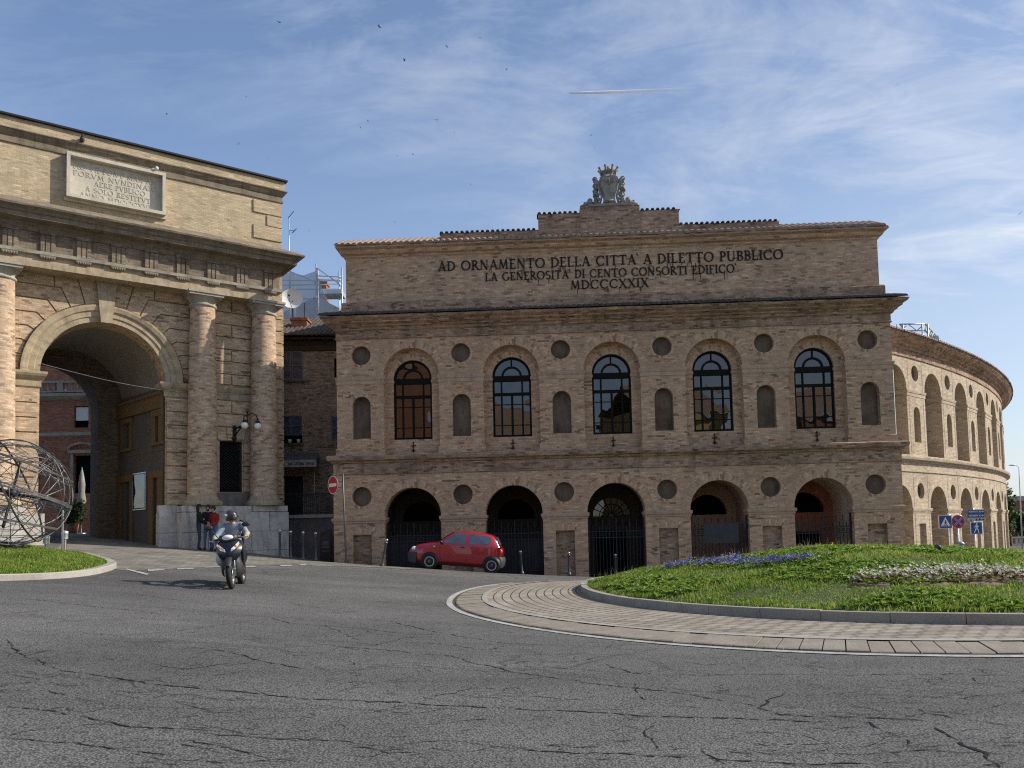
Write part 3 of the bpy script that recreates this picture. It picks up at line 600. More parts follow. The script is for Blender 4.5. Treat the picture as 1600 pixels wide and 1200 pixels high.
mb=MB(); leaf_clumps(mb,wp,.13,6,.6,.4); tag(mb.build('weeds','weed'),kind='stuff',label='broad leaved weeds scattered through the island grass',cat='weeds')
def flowers(name,P,spread,n,mat,label,leaf=True,h=.16,size=.05,col_leaf='weed'):
    mb=MB(); lf=MB(); L=[]
    for k in range(n):
        c=random.choice(P); x_=c.x+random.gauss(0,spread); y_=c.y+random.gauss(0,spread*.7)
        if isl_d(x_,y_)<.1: continue
        z_=mound(x_,y_)+h*random.uniform(.5,1.2); L.append((x_,y_,z_-h*.7)); t=Vector((random.uniform(-.6,.6),random.uniform(-1.2,.1),1)).normalized(); u=t.orthogonal().normalized(); v=t.cross(u); r=size*random.uniform(.6,1.25)
        c_=Vector((x_,y_,z_)); pts=[c_+(u*math.cos(a*2*PI/10)+v*math.sin(a*2*PI/10))*r*(1 if a%2 else .62)+t*r*.3 for a in range(10)]
        mb.add([c_]+pts,[(0,1+a,1+(a+1)%10) for a in range(10)])
    o=tag(mb.build(name,mat),kind='stuff',label=label,cat='flowers')
    if leaf:
        leaf_clumps(lf,L,.09,3,.6,.45); tag(lf.build('flower_leaves',col_leaf),kind='stuff',label='leaves under the '+label,cat='leaves')
flowers('pansies',fb,.24,1000,'petal_blue','blue and violet pansies in a strip across the mound',True,.15,.032)
flowers('white_blooms',fwt,.15,260,'petal_white','small white blooms beside the blue pansies',True,.17,.032)
flowers('white_bedding_flowers',[p+Vector((0,.22,0)) for p in fw2],.23,560,'petal_white','white bedding flowers in a dry patch of the mound',True,.17,.028,'dry_grass')
yl=[Vector((random.uniform(3,14),random.uniform(11.5,20.5),0)) for _ in range(60)]
flowers('dandelions',yl,.15,110,'petal_yellow','tiny yellow dandelions dotted over the mound',False,.14,.022)
mb=MB()
for p in fw2:
    mb.sphere((p.x,p.y+.1,p.z-.03),.42,14,6,(1,.8,.15))
tag(mb.build('flower_bed_soil','soil',smooth=True),kind='structure')
# tall seed heads along the crest
cp=[]
while len(cp)<420:
    xx,yy=random.uniform(1.8,11),random.uniform(17.5,22)
    if isl_d(xx,yy)>.15: cp.append((xx,yy,mound(xx,yy)))
o=blades('dry_grass_stems',cp,'dry_grass',.15,.34,.004,.4); tag(o,'thin dry seed stems standing along the island crest','dry stems',kind='stuff')
# weeds in the gutter
gp=[]
for k in range(700):
    p=random.choice(outw)*1; d=(Vector((K0.x,K0.y))-p).normalized(); p=p+d*random.uniform(.14,.22)
    if p.y<16 and math.sin(p.x*3.1)*math.sin(p.x*1.3+1)>-.1: gp.append((p.x,p.y,G(p.x,p.y)+.01))
tag(blades('gutter_weeds',gp,'grass',.02,.06,.006,.8),'small weeds growing in the joint around the edging blocks','weeds',kind='stuff')
# ---------------------------------------------------------------- left island with the sculpture
lp=[gnd(u,v) for u,v in ((-60,909),(0,908),(60,906),(110,903),(150,898),(176,891),(184,886.5),(176,881.5),(158,876),(135,869))]
poly=[Vector((p.x,p.y)) for p in lp]+[Vector((-14.5,24.5)),Vector((-17.5,25.2)),Vector((-21,23)),Vector((-22,19.5)),Vector((-17,16.4))]
def smooth_closed(P,it=2):
    for _ in range(it):
        Q=[]
        for a,b in zip(P,P[1:]+P[:1]): Q+=[a.lerp(b,.25),a.lerp(b,.75)]
        P=Q
    return P
poly=smooth_closed(poly); 
lk=poly[::-1] if sum(a.x*b.y-b.x*a.y for a,b in zip(poly,poly[1:]+poly[:1]))<0 else poly
lin=offs(lk,.22)
mb=MB(); n=len(lk)
for i in range(n):
    j=(i+1)%n; q=[]
    for k in (i,j):
        a,b=lk[k],lin[k]; g=G(a.x,a.y); q.append([(a.x,a.y,g-.03),(a.x,a.y,g+.12),(a.x+(b.x-a.x)*.1,a.y+(b.y-a.y)*.1,g+.14),(b.x,b.y,g+.14),(b.x,b.y,g)])
    for c in range(4): mb.add([q[0][c],q[1][c],q[1][c+1],q[0][c+1]],[(0,1,2,3)])
tag(mb.build('kerb_of_lawn','kerb_pale'),kind='structure')
cen=Vector((-16.5,20.6))
LA=np.array([(p.x,p.y) for p in lin]); LB=np.roll(LA,-1,0)
def edge_d(x,y):
    P=np.stack([np.asarray(x,float),np.asarray(y,float)],-1)[...,None,:]; d=LB-LA; t=np.clip(((P-LA)*d).sum(-1)/np.maximum((d*d).sum(-1),1e-9),0,1)
    return np.sqrt((((P-LA)-d*t[...,None])**2).sum(-1)).min(-1)
def lawn_rise(x,y): return .12+(.30*np.exp(-((x+15.6)/4.2)**2-((y-21)/3.2)**2)+.06)*np.clip(edge_d(x,y)/1.6,0,1)
def lawn(x,y): return G(x,y)+float(lawn_rise(x,y))
mb=MB(); RW=14
for r in range(RW+1):
    for p in lin: q=p.lerp(cen,r/RW); mb.v.append((q.x,q.y,lawn(q.x,q.y)))
for r in range(RW):
    for i in range(n): mb.f.append((r*n+i,r*n+(i+1)%n,(r+1)*n+(i+1)%n,(r+1)*n+i)); mb.m.append(0)
tag(mb.build('lawn_ground','turf_soil',smooth=True),kind='structure')
pts=[]
for k in range(52000):
    i=random.randrange(n); t=math.sqrt(random.random()); q=lin[i].lerp(lin[(i+1)%n],random.random()); q=cen.lerp(q,t)
    if q.x>-20: pts.append((q.x,q.y,0))
pts=np.array(pts); pts[:,2]=Gv(pts[:,0],pts[:,1])+lawn_rise(pts[:,0],pts[:,1])
tag(blades('lawn_grass',pts,'grass',.04,.10,.008,.8),'short mown grass on the small lawn under the globe','grass',kind='stuff')
# ---------------------------------------------------------------- brick arena building
YF=-0.04056992; OF=Vector((-6.9735608,31.9,0)); uF=Vector((math.cos(YF),math.sin(YF),0))
arena=thing('arena_building','long brick arena building with two rows of arches and an inscribed top','building',OF,YF)
BR,DK,NP,DV=0,1,2,3
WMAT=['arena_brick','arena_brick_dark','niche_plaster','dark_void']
bays=[3.02,7.04,11.05,15.06,19.07]; piers=[1.0,5.03,9.03,13.06,17.06,21.08]
# --- ground storey
mb=MB(); ZB=-1.6; W0,W1=-.14,22.1; YL=-.10
holes=[]
for c in bays: holes.append(dict(p=arch(c,1.13,ZB+.02,2.28,18),d=.62,open=(0,)))
for i,c in enumerate(piers):
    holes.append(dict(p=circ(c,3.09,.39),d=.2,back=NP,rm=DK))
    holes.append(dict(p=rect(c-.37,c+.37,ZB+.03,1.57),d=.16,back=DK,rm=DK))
mb.panel(rect(W0,W1,ZB,4.47),holes,YL)
for c in bays: arch_ring(mb,c,2.28,1.13,1.47,YL-.004)
for c in piers: arch_ring(mb,c,3.09,.39,.51,YL-.004,24,0,2*PI)
for c in piers:                                          # flat brick lintels over the blind doors
    vs=[];fs=[];uv=[]
    for k in range(11):
        a=R(-22+44*k/10); 
        for r in (1.0,1.28): vs.append((c+math.sin(a)*r*1.12,YL-.004,1.58+(r-1.0)*math.cos(a)))
    for k in range(10): fs.append((2*k,2*k+2,2*k+3,2*k+1)); uv.append(((0,k*.09),(0,k*.09+.09),(.28,k*.09+.09),(.28,k*.09)))
    mb.add(vs,fs,uv)
for x in (W0,W1): mb.add([(x,YL,ZB),(x,6,ZB),(x,6,4.47),(x,YL,4.47)],[(0,1,2,3) if x<0 else (3,2,1,0)])
mb.build('lower_wall',WMAT,arena)
# impost band, piece per pier
edges=[W0]+[e for c in bays for e in (c-1.13,c+1.13)]+[W1]
IMP=[(0,2.02),(.03,2.04),(.03,2.10),(.065,2.13),(.075,2.20),(.075,2.25),(0,2.27)]
def pier_mould(prof,a,b,y,depth,nm,mt='band_stone'):
    mb=MB(); m=0; mb.mould(prof,a,b,depth)
    for i in range(m,len(mb.v)): v=mb.v[i]; mb.v[i]=(v[0],v[1]+y,v[2])
    return mb.build(nm,mt,arena)
for k in range(6): pier_mould(IMP,edges[2*k],edges[2*k+1],YL,.6,'impost_band')
# --- string course between the storeys
mb=MB()
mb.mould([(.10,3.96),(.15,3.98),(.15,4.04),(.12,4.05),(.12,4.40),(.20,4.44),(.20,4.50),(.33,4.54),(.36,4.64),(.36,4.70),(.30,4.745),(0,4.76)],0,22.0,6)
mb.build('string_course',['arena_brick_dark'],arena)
# --- upper storey
mb=MB(); holes=[]
for c in bays: holes.append(dict(p=arch(c,1.12,4.76,7.93,18),d=.34,back=BR,open=(0,),holes=[dict(p=arch(c,.78,5.38,7.84,16),d=.26,rm=DK)]))
for c in piers:
    holes.append(dict(p=circ(c,8.79,.385),d=.2,back=NP,rm=DK))
    holes.append(dict(p=arch(c,.365,5.42,6.76,10),d=.24,back=NP,rm=DK))
mb.panel(rect(0,22,4.76,9.5),holes,0)
for c in bays: arch_ring(mb,c,7.93,1.12,1.44,-.004); arch_ring(mb,c,7.84,.78,1.02,.336)
for c in piers: arch_ring(mb,c,8.79,.385,.5,-.004,24,0,2*PI); arch_ring(mb,c,6.76,.365,.5,-.004,14)
for x in (0,22): mb.add([(x,0,4.76),(x,6,4.76),(x,6,9.5),(x,0,9.5)],[(0,1,2,3) if x<1 else (3,2,1,0)])
mb.build('upper_wall',WMAT,arena)
edges=[0]+[e for c in bays for e in (c-1.12,c+1.12)]+[22]
for k in range(6):
    pier_mould([(0,7.60),(.025,7.62),(.025,7.76),(.05,7.79),(.065,7.87),(.065,7.91),(0,7.93)],edges[2*k],edges[2*k+1],0,.33,'pilaster_band')
    pier_mould([(.045,4.76),(.045,5.02),(0,5.05)],edges[2*k],edges[2*k+1],0,.33,'pilaster_base','arena_brick')
for c in bays:                                              # little impost on the window jambs
    for s_ in (-1,1):
        a,b=sorted((c+s_*.78,c+s_*1.12)); pier_mould([(0,7.66),(.03,7.69),(.03,7.80),(0,7.82)],a+.002,b-.002,.34,.24,'jamb_impost')
# --- main cornice
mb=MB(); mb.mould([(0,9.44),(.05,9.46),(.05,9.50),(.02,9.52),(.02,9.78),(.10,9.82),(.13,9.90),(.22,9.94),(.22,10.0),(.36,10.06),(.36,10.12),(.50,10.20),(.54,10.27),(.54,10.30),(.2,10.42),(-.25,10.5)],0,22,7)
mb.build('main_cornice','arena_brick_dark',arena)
def coppi(mb,x0,x1,y0,y1,z0,z1,step=.2,r=.085,seg=6,jit=.01):
    n=int((x1-x0)/step)
    for k in range(n+1):
        x=x0+k*step; j=random.uniform(-jit,jit); vs=[]
        for (y,z) in ((y0+j*2,z0+j),(y1,z1)):
            for q in range(seg+1):
                a=PI*q/seg; vs.append((x+r*math.cos(a)*(1+.0),y,z+r*.9*math.sin(a)))
        fs=[(q,q+1,seg+1+q+1,seg+1+q) for q in range(seg)]+[tuple(range(seg+1))[::-1]]
        mb.add(vs,fs)
    mb.add([(x0-.1,y0+.04,z0-.012),(x1+.1,y0+.04,z0-.012),(x1+.1,y1,z1-.012),(x0-.1,y1,z1-.012)],[(0,1,2,3)])
mb=MB(); coppi(mb,-.5,22.5,-.60,.5,10.33,10.68,.22,.10,6,.015); 
for xx in (-.5,22.5): 
    m=mb.mark(); coppi(mb,0,5.5,0,1,0,.3)
    s_=-1 if xx<0 else 1
    for i in range(m,len(mb.v)):
        v=mb.v[i]; mb.v[i]=(xx-s_*(v[1]*.7)+s_*.04,v[0]+.1,10.31+v[2])
mb.build('cornice_tiles','roof_tile_dark',arena)
# --- attic with inscription
mb=MB(); ya=.30
mb.box(.34,21.78,ya,ya+.7,10.4,13.02)
mb.build('attic_wall','arena_brick',arena)
mb=MB(); m=mb.mark(); mb.mould([(.16,10.45),(.16,10.98),(.12,11.03),(0,11.06)],.34,21.78,.7)
for i in range(m,len(mb.v)): v=mb.v[i]; mb.v[i]=(v[0],v[1]+ya,v[2])
mb.build('attic_base','arena_brick_dark',arena)
mb=MB(); m=mb.mark(); mb.mould([(0,12.88),(.05,12.93),(.05,12.99),(.16,13.04),(.20,13.12),(.20,13.18),(.34,13.24),(.36,13.28),(.2,13.32),(-.3,13.34)],.34,21.78,.72)
for i in range(m,len(mb.v)): v=mb.v[i]; mb.v[i]=(v[0],v[1]+ya,v[2])
mb.build('attic_cornice','arena_brick',arena)
mb=MB(); coppi(mb,0.05,22.05,-.07,1.25,13.33,13.95,.24,.115,6,.018); mb.box(.0,22.1,-.035,.3,13.26,13.345); mb.build('attic_tiles','roof_tile',arena)
mb=MB(); yp=.42
mb.box(4.25,8.27,yp,yp+.45,13.3,13.86); mb.box(13.98,17.98,yp,yp+.45,13.3,13.86); mb.box(8.27,13.98,yp-.02,yp+.55,13.3,14.50); mb.box(9.98,12.40,yp-.05,yp+.62,13.34,14.72)
mb.build('parapet','arena_brick_dark',arena)
for (a_,b_,c_,d_,z_) in ((4.3,8.2,-.06,.5,13.865),(14.05,17.9,-.06,.5,13.865),(8.32,9.9,-.08,.6,14.505),(12.5,13.94,-.08,.6,14.505)): mb=MB(); coppi(mb,a_,b_,yp+c_,yp+d_,z_,z_+.03,.21,.07,6,.015); mb.build('parapet_tiles','roof_tile_dark',arena)
mb=MB(); mb.box(.2,21.9,1.1,3.3,9.6,10.55); mb.box(.2,21.9,3.3,9.5,9.6,13.5); mb.box(0.005,21.995,6,7.5,-1.5,9.6); mb.build('roof_deck_with_shade_block','roof_tile_dark',arena)  # tall rear block is out of view, raised to shade the house roof
# --- strokes: Roman capitals built from thick and thin strokes
def glyph(ch):
    K,t=.165,.075; S=[]
    def stem(x,y0=0,y1=1,w_=K,sf=(1,1)):
        S.append(('l',x,y0,x,y1,w_))
        if sf[0]: S.append(('l',x-w_*1.05,y0+.028,x+w_*1.05,y0+.028,.056))
        if sf[1]: S.append(('l',x-w_*1.05,y1-.028,x+w_*1.05,y1-.028,.056))
    def ln(x0,y0,x1,y1,w_,s0=0,s1=0):
        S.append(('l',x0,y0,x1,y1,w_))
        for f,x,y in ((s0,x0,y0),(s1,x1,y1)):
            if f: S.append(('l',x-.13,y+(.028 if y<.5 else -.028),x+.13,y+(.028 if y<.5 else -.028),.056))
    def arc(cx,cy,rx,ry,a0,a1,w0,w1): S.append(('a',cx,cy,rx,ry,a0,a1,w0,w1))
    W={'I':.30}.get(ch,.8)
    if ch=='A': ln(.12,0,.42,1,t,1); ln(.42,1,.74,0,K,0,1); ln(.23,.33,.62,.33,t); W=.86
    elif ch=='B': stem(.18); arc(.3,.74,.26,.23,90,-90,t,K*.9); arc(.3,.26,.32,.25,90,-90,t,K); ln(.18,.96,.3,.96,t); ln(.18,.505,.3,.505,t); ln(.18,.04,.3,.04,t); W=.70
    elif ch=='C': arc(.52,.5,.42,.48,50,310,t,K); ln(.80,.72,.80,.93,t); ln(.80,.08,.80,.24,t); W=.92
    elif ch=='D': stem(.18); arc(.30,.5,.48,.46,90,-90,t,K); ln(.18,.96,.32,.96,t); ln(.18,.04,.32,.04,t); W=.88
    elif ch=='E': stem(.18); ln(.18,.96,.58,.96,t); ln(.18,.52,.5,.52,t); ln(.18,.04,.62,.04,t); ln(.58,.82,.58,.99,t); ln(.62,.01,.62,.2,t); W=.70
    elif ch=='F': stem(.18); ln(.18,.96,.58,.96,t); ln(.18,.5,.5,.5,t); ln(.58,.8,.58,.99,t); W=.66
    elif ch=='G': arc(.52,.5,.42,.48,50,320,t,K); stem(.80,.08,.42,K*.8,(0,1)); W=.96
    elif ch=='H': stem(.18); stem(.74); ln(.18,.52,.74,.52,t); W=.94
    elif ch=='I': stem(.18); W=.38
    elif ch=='L': stem(.18); ln(.18,.04,.60,.04,t); ln(.60,.01,.60,.22,t); W=.68
    elif ch=='M': ln(.14,0,.24,1,t,1); ln(.24,1,.52,.08,K); ln(.52,.08,.80,1,t); ln(.80,1,.88,0,K,0,1); W=1.06
    elif ch=='N': stem(.16,0,1,t,(1,1)); ln(.18,1,.74,0,K); stem(.76,0,1,t,(0,1)); W=.94
    elif ch=='O': arc(.5,.5,.42,.47,0,180,K,t); arc(.5,.5,.42,.47,180,360,K,t); W=1.0
    elif ch=='P': stem(.18); arc(.30,.72,.28,.25,90,-90,t,K); ln(.18,.96,.3,.96,t); ln(.18,.47,.3,.47,t); W=.66
    elif ch=='Q': arc(.5,.5,.42,.47,0,180,K,t); arc(.5,.5,.42,.47,180,360,K,t); ln(.5,.1,.9,-.12,K); W=1.0
    elif ch=='R': stem(.18); arc(.30,.74,.26,.23,90,-90,t,K); ln(.18,.96,.3,.96,t); ln(.18,.51,.3,.51,t); ln(.36,.5,.76,0,K,0,1); W=.80
    elif ch=='S': arc(.36,.73,.22,.24,40,270,t,K); arc(.36,.26,.25,.24,90,-140,K,t); W=.70
    elif ch=='T': stem(.42); ln(.06,.96,.78,.96,t); ln(.06,.78,.06,.99,t); ln(.78,.78,.78,.99,t); W=.84
    elif ch=='U': stem(.18,.3,1,K,(0,1)); stem(.74,.3,1,t,(0,1)); arc(.46,.32,.28,.31,180,360,K,t); W=.92
    elif ch=='V': ln(.10,1,.42,0,K,1); ln(.42,0,.72,1,t,0,1); W=.82
    elif ch=='X': ln(.12,1,.72,0,K,1,1); ln(.14,0,.70,1,t,1,1); W=.84
    elif ch=='Z': ln(.1,.96,.66,.96,t); ln(.66,.96,.1,.04,K); ln(.1,.04,.68,.04,t); W=.76
    elif ch=="'": ln(.02,1.12,.14,.92,t*1.2); W=.10
    elif ch=='.': ln(.1,.07,.2,.07,.13); W=.3
    else: W=.45
    return S,W
def text_mb(mb,txt,x0,x1,zb,zt,y,th,weight=1.0,slope=0.0,sp=.06):
    wd=[glyph(c)[1] for c in txt]; tot=sum(wd)+sp*(len(txt)-1); sx_=(x1-x0)/tot; h=zt-zb; x=x0
    for c,w_ in zip(txt,wd):
        def P(px,py): return (x+px*sx_,zb+py*h+slope*(x-x0))
        for s_ in glyph(c)[0]:
            if s_[0]=='l': pts=[(s_[1],s_[2],s_[5]),(s_[3],s_[4],s_[5])]
            else:
                _,cx,cy,rx,ry,a0,a1,w0,w1=s_; m=12; pts=[]
                for k in range(m+1):
                    a=R(a0+(a1-a0)*k/m); f=abs(math.cos(a)); pts.append((cx+rx*math.cos(a),cy+ry*math.sin(a),.07+(max(w0,w1)-.07)*f))
            vs=[]
            for k,(px,py,ww) in enumerate(pts):
                a=pts[max(0,k-1)]; b=pts[min(len(pts)-1,k+1)]; dx,dy=(b[0]-a[0])*sx_,(b[1]-a[1])*h; L=math.hypot(dx,dy) or 1
                nx,ny=-dy/L,dx/L; q=P(px,py); hw=ww*weight*h*.5
                for sg in (1,-1):
                    for yy in (y-th,y): vs.append((q[0]+nx*hw*sg,yy,q[1]+ny*hw*sg))
            fs=[]
            for k in range(len(pts)-1):
                b_=k*4; fs+=[(b_,b_+2,b_+6,b_+4),(b_,b_+4,b_+5,b_+1),(b_+2,b_+3,b_+7,b_+6)]
            n4=4*(len(pts)-1); fs+=[(0,1,3,2),(n4,n4+2,n4+3,n4+1)]
            mb.add(vs,fs)
        x+=(w_+sp)*sx_
    return mb
mb=MB(); y=ya-.001
text_mb(mb,"AD ORNAMENTO DELLA CITTA' A DILETTO PUBBLICO",4.14,18.05,12.24,12.64,y,.03,.95); mb.build('inscription_line','lettering_iron',arena); mb=MB()
text_mb(mb,"LA GENEROSITA' DI CENTO CONSORTI EDIFICO'",6.05,16.15,11.76,12.10,y,.03,.95); mb.build('inscription_line','lettering_iron',arena); mb=MB()
text_mb(mb,"MDCCCXXIX",9.5,12.66,11.30,11.66,y,.03,.95)
mb.build('inscription_line','lettering_iron',arena)
# rust runs under the letters
plain('rust_stain',(.12,.075,.05),1,0,.1,var=.2)
mb=MB(); random.seed(5)
for k in range(46):
    x=random.uniform(6.2,16.0); z=random.choice((11.76,12.22,11.3) if 9.5<x<12.6 else (11.76,12.22)); L=random.uniform(.08,.3); w_=random.uniform(.012,.03)
    mb.add([(x-w_,y-.003,z),(x+w_,y-.003,z),(x+w_*.3,y-.003,z-L),(x-w_*.3,y-.003,z-L)],[(0,3,2,1)])
mb.build('rust_runs','rust_stain',arena)
# --- coat of arms
cr=None
mb=MB(); c=11.2; yc=yp+.2
mb.prism([(10.3,14.72),(12.12,14.72),(12.08,14.82),(10.34,14.82)],yc-.3,yc+.3)
cr=mb.build('coat_of_arms','crest_stone',arena)
mb=MB(); prof=[(-.30,14.84),(.30,14.84),(.24,14.98),(.22,15.18),(.34,15.5),(.40,15.82),(.36,15.98),(.24,16.04),(-.24,16.04),(-.36,15.98),(-.40,15.82),(-.34,15.5),(-.22,15.18),(-.24,14.98)]
mb.prism([(c+a,b) for a,b in prof],yc-.16,yc+.14); mb.prism([(c+a*.84,15.42+(b-15.42)*.86) for a,b in prof],yc-.21,yc-.15)
m=mb.mark()
for (px,pz,r) in ((.13,15.80,.08),(-.12,15.80,.06)): 
    for rr in (r,r*.55): mb.tube([(c+px+rr*math.cos(a*PI/6),yc-.22,pz+rr*math.sin(a*PI/6)) for a in range(12)],.018,5,True)
mb.tube([(c,yc-.21,15.62),(c,yc-.22,15.9)],.03,5); mb.tube([(c-.16,yc-.21,15.0),(c,yc-.23,14.95),(c+.16,yc-.21,15.0)],.035,5)
mb.build('shield','crest_stone',cr)
mb=MB(); mb.lathe([(.24,0),(.25,.03),(.25,.08),(.27,.12),(.33,.2)],(c,yc,16.04),16)
for k in range(8):
    a=2*PI*k/8+PI/8; ca,sa=math.cos(a),math.sin(a); pts=[(c+ca*r,yc+sa*r,16.04+z) for r,z in ((.26,.1),(.33,.22),(.40,.33))]; mb.tube(pts,.06,6,taper=[.07,.05,.03]); mb.sphere(pts[-1],.055,8,6)
mb.sphere((c,yc,16.34),.13,10,6,(1,1,1.1)); mb.sphere((c,yc,16.47),.05,8,6)
mb.build('crown','crest_stone',cr)
mb=MB(); random.seed(3)
for s_ in (-1,1):
    for (dx,dz,r) in ((.50,15.82,.12),(.56,15.92,.10),(.47,15.62,.10),(.58,15.70,.09),(.53,15.48,.10),(.60,15.42,.07),(.46,15.3,.09),(.56,15.25,.09),(.52,15.05,.10),(.60,15.0,.08),(.45,14.95,.09),(.40,15.12,.06)):
        mb.sphere((c+s_*dx,yc+random.uniform(-.08,.08),dz),r,8,6,(random.uniform(.8,1.1),.9,random.uniform(.8,1.25)))
        aa=random.uniform(0,6); mb.tube([(c+s_*(dx+r*(1.05-.06*k)*math.cos(aa+k*.6)),yc-.12,dz+r*(1.05-.06*k)*math.sin(aa+k*.6)) for k in range(8)],.028,5)
    mb.tube([(c+s_*x_,yc-.1,z_) for x_,z_ in ((.62,15.95),(.45,15.8),(.42,15.55),(.30,15.2),(.38,14.9))],.05,6)
    for (dx,dz,r) in ((.80,14.98,.15),(.78,15.1,.11),(.92,14.93,.10),(1.02,14.90,.09),(1.12,14.86,.08),(.68,14.92,.09),(1.0,15.0,.05)):
        mb.sphere((c+s_*dx,yc+random.uniform(-.06,.06),dz),r,8,6,(1,.9,.85))
mb.build('carved_foliage','crest_stone',cr)
# --- windows: dark timber frames with real glazing
def win_frame(c):
    mb=MB(); y0,y1=.44,.52; hw=.775; zs=7.84; fr=.075
    def ringarc(ro,ri_,n=18):
        for k in range(n):
            a,b=PI*k/n,PI*(k+1)/n; q=[]
            for yy in (y0,y1):
                for (r,t) in ((ri_,a),(ro,a),(ro,b),(ri_,b)): q.append((c+r*math.cos(t),yy,zs+r*math.sin(t)))
            mb.add(q,[(0,1,2,3),(7,6,5,4),(0,3,7,4),(1,5,6,2)])
    ringarc(hw,hw-.085); ringarc(.42,.335)
    mb.box(c-.03,c+.03,y0+.004,y1,zs+.40,zs+.71)
    mb.box(c-hw,c+hw,y0-.03,y1+.01,zs-.20,zs+.03)                     # transom
    mb.box(c-hw,c-hw+fr,y0,y1,5.38,zs-.2); mb.box(c+hw-fr,c+hw,y0,y1,5.38,zs-.2)
    mb.box(c-hw+fr,c+hw-fr,y0,y1,5.38,5.47); mb.box(c-hw+fr,c+hw-fr,y0-.01,y1,7.06,7.18)
    for x in (-.42,.42): mb.box(c+x-.035,c+x+.035,y0+.003,y1-.003,5.47,7.06); mb.box(c+x-.035,c+x+.035,y0+.003,y1-.003,7.18,zs-.2)
    mb.box(c-.045,c+.045,y0+.001,y1-.001,5.47,7.06)
    for z in (5.86,6.70): mb.box(c-hw+fr,c+hw-fr,y0+.012,y1-.012,z-.016,z+.016)
    return mb
for i,c in enumerate(bays):
    f=win_frame(c).build('window','window_wood',arena)
    mb=MB(); mb.prism(arch(c,.74,5.40,7.84,14),.478,.484); g=mb.build('glass','window_glass',f)
    g.rotation_euler=(0,0,0)
    mb=MB(); mb.box(c-1.0,c+1.0,.62,.66,5.2,8.75); 
    mb2=MB()
    if i in (2,4):
        n=40; vs=[]
        x0,x1=(c-.72,c+.72) if i==2 else (c-.55,c+.42)
        for k in range(n+1):
            x=x0+(x1-x0)*k/n; yy=.57+.02*math.sin(k*1.9)
            top=8.5 if i==4 else 7.2
            vs+=[(x,yy,5.42),(x,yy,top-(0 if i==4 else .0))]
        mb2.add(vs,[(2*k,2*k+2,2*k+3,2*k+1) for k in range(n)],smooth=True); mb2.build('curtain','curtain_red',f)
    mb.build('dark_room_sheet','dark_room',f)  # dark sheet standing in for the unlit room behind the glass
# iron wall anchors under the windows
for c in bays:
    mb=MB(); mb.tube([(c,-.03+.34,4.86),(c,.31,5.27)],.024,6); mb.tube([(c-.10,.30,5.10),(c+.10,.30,5.13)],.018,6); mb.tube([(c-.07,.30,4.90),(c,.30,4.97),(c+.07,.30,4.90)],.018,6); mb.build('wall_anchor','black_iron',arena)
# --- entrance bays behind the iron gates
plaster=['stucco_dark','stucco_dark','stucco_dark','stucco_pink','stucco_red']  # dark stucco colour stands for the shade inside the first three bays
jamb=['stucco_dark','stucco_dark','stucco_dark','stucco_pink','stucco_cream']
for i,c in enumerate(bays):
    mb=MB(); y0,y1=YL+.62,2.2; hw=1.16
    A=arch(c,hw,ZB,2.30,16); n=len(A)
    mb.add([(x,y0,z) for x,z in A]+[(x,y1,z) for x,z in A],[((k+1)%n,k,k+n,(k+1)%n+n) for k in range(n)])
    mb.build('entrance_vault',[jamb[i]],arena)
    mb=MB(); z_door=1.30; 
    hl=[dict(p=arch(c,.80,2.10,2.14,12),d=.3,rm=0)]
    hl.append(dict(p=rect(c-.72,c+.62,ZB+.05,[.0,.0,1.55,.05,1.30][i]),d=.3,rm=0)) if i>1 else None
    mb.panel(A,hl,y1); mb.mi=0
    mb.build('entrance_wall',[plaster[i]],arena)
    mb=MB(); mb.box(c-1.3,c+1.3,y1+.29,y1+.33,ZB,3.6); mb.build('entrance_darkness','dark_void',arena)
    if i==2:
        mb=MB()
        for k in range(9): a=PI*k/8; mb.tube([(c+.12*math.cos(a),y1+.1,2.14+.12*math.sin(a)),(c+.78*math.cos(a),y1+.1,2.14+.78*math.sin(a))],.018,5)
        for r in (.14,.5): mb.tube([(c+r*math.cos(PI*k/14),y1+.1,2.14+r*math.sin(PI*k/14)) for k in range(15)],.018,5)
        f=mb.build('fanlight','window_wood',arena); mb=MB(); mb.prism(arch(c,.78,2.11,2.14,12),y1+.12,y1+.125); mb.build('glass','window_glass',f)
    if i==3: mb=MB(); mb.box(c-.62,c+.74,YL+.14,YL+.17,.95,1.72); mb.build('banner','panel_dark',arena)
    g=MB(); y=YL+.26; zt=2.0; zb=G(OF.x+uF.x*c,OF.y+uF.y*c-.1)+.05
    nb=17
    for k in range(nb):
        x=c-1.06+2.12*k/(nb-1); tall=k%2==0
        g.box(x-.012,x+.012,y-.012,y+.012,zb,zt-.14 if tall else zt-.42)
        zz=zt-.14 if tall else zt-.42; g.lathe([(.012,0),(.028,.03),(.0,.14)],(x,y,zz),6)
    for z in (zb+.12,zt-.5,zt-.74): g.box(c-1.12,c+1.12,y-.02,y+.02,z-.018,z+.018)
    for k in range(12):
        x=c-.98+1.96*k/11; g.tube([(x+.045*math.cos(a*PI/5),y,zt-.62+.045*math.sin(a*PI/5)) for a in range(10)],.012,4,True)
    for x in (c-1.08,c,c+1.08): g.box(x-.022,x+.022,y-.022,y+.022,zb-.05,zt+.02)
    gate=g.build('iron_gate','gate_iron',arena)
    if i<2:
        g=MB(); 
        for k in range(22):
            x=c-1.05+2.1*k/21; g.box(x-.047,x+.047,y+.03+(k%2)*.012,y+.05+(k%2)*.012,zb,zt-(.55 if i==0 else .75))
        g.build('gate_sheet','gate_iron',gate)
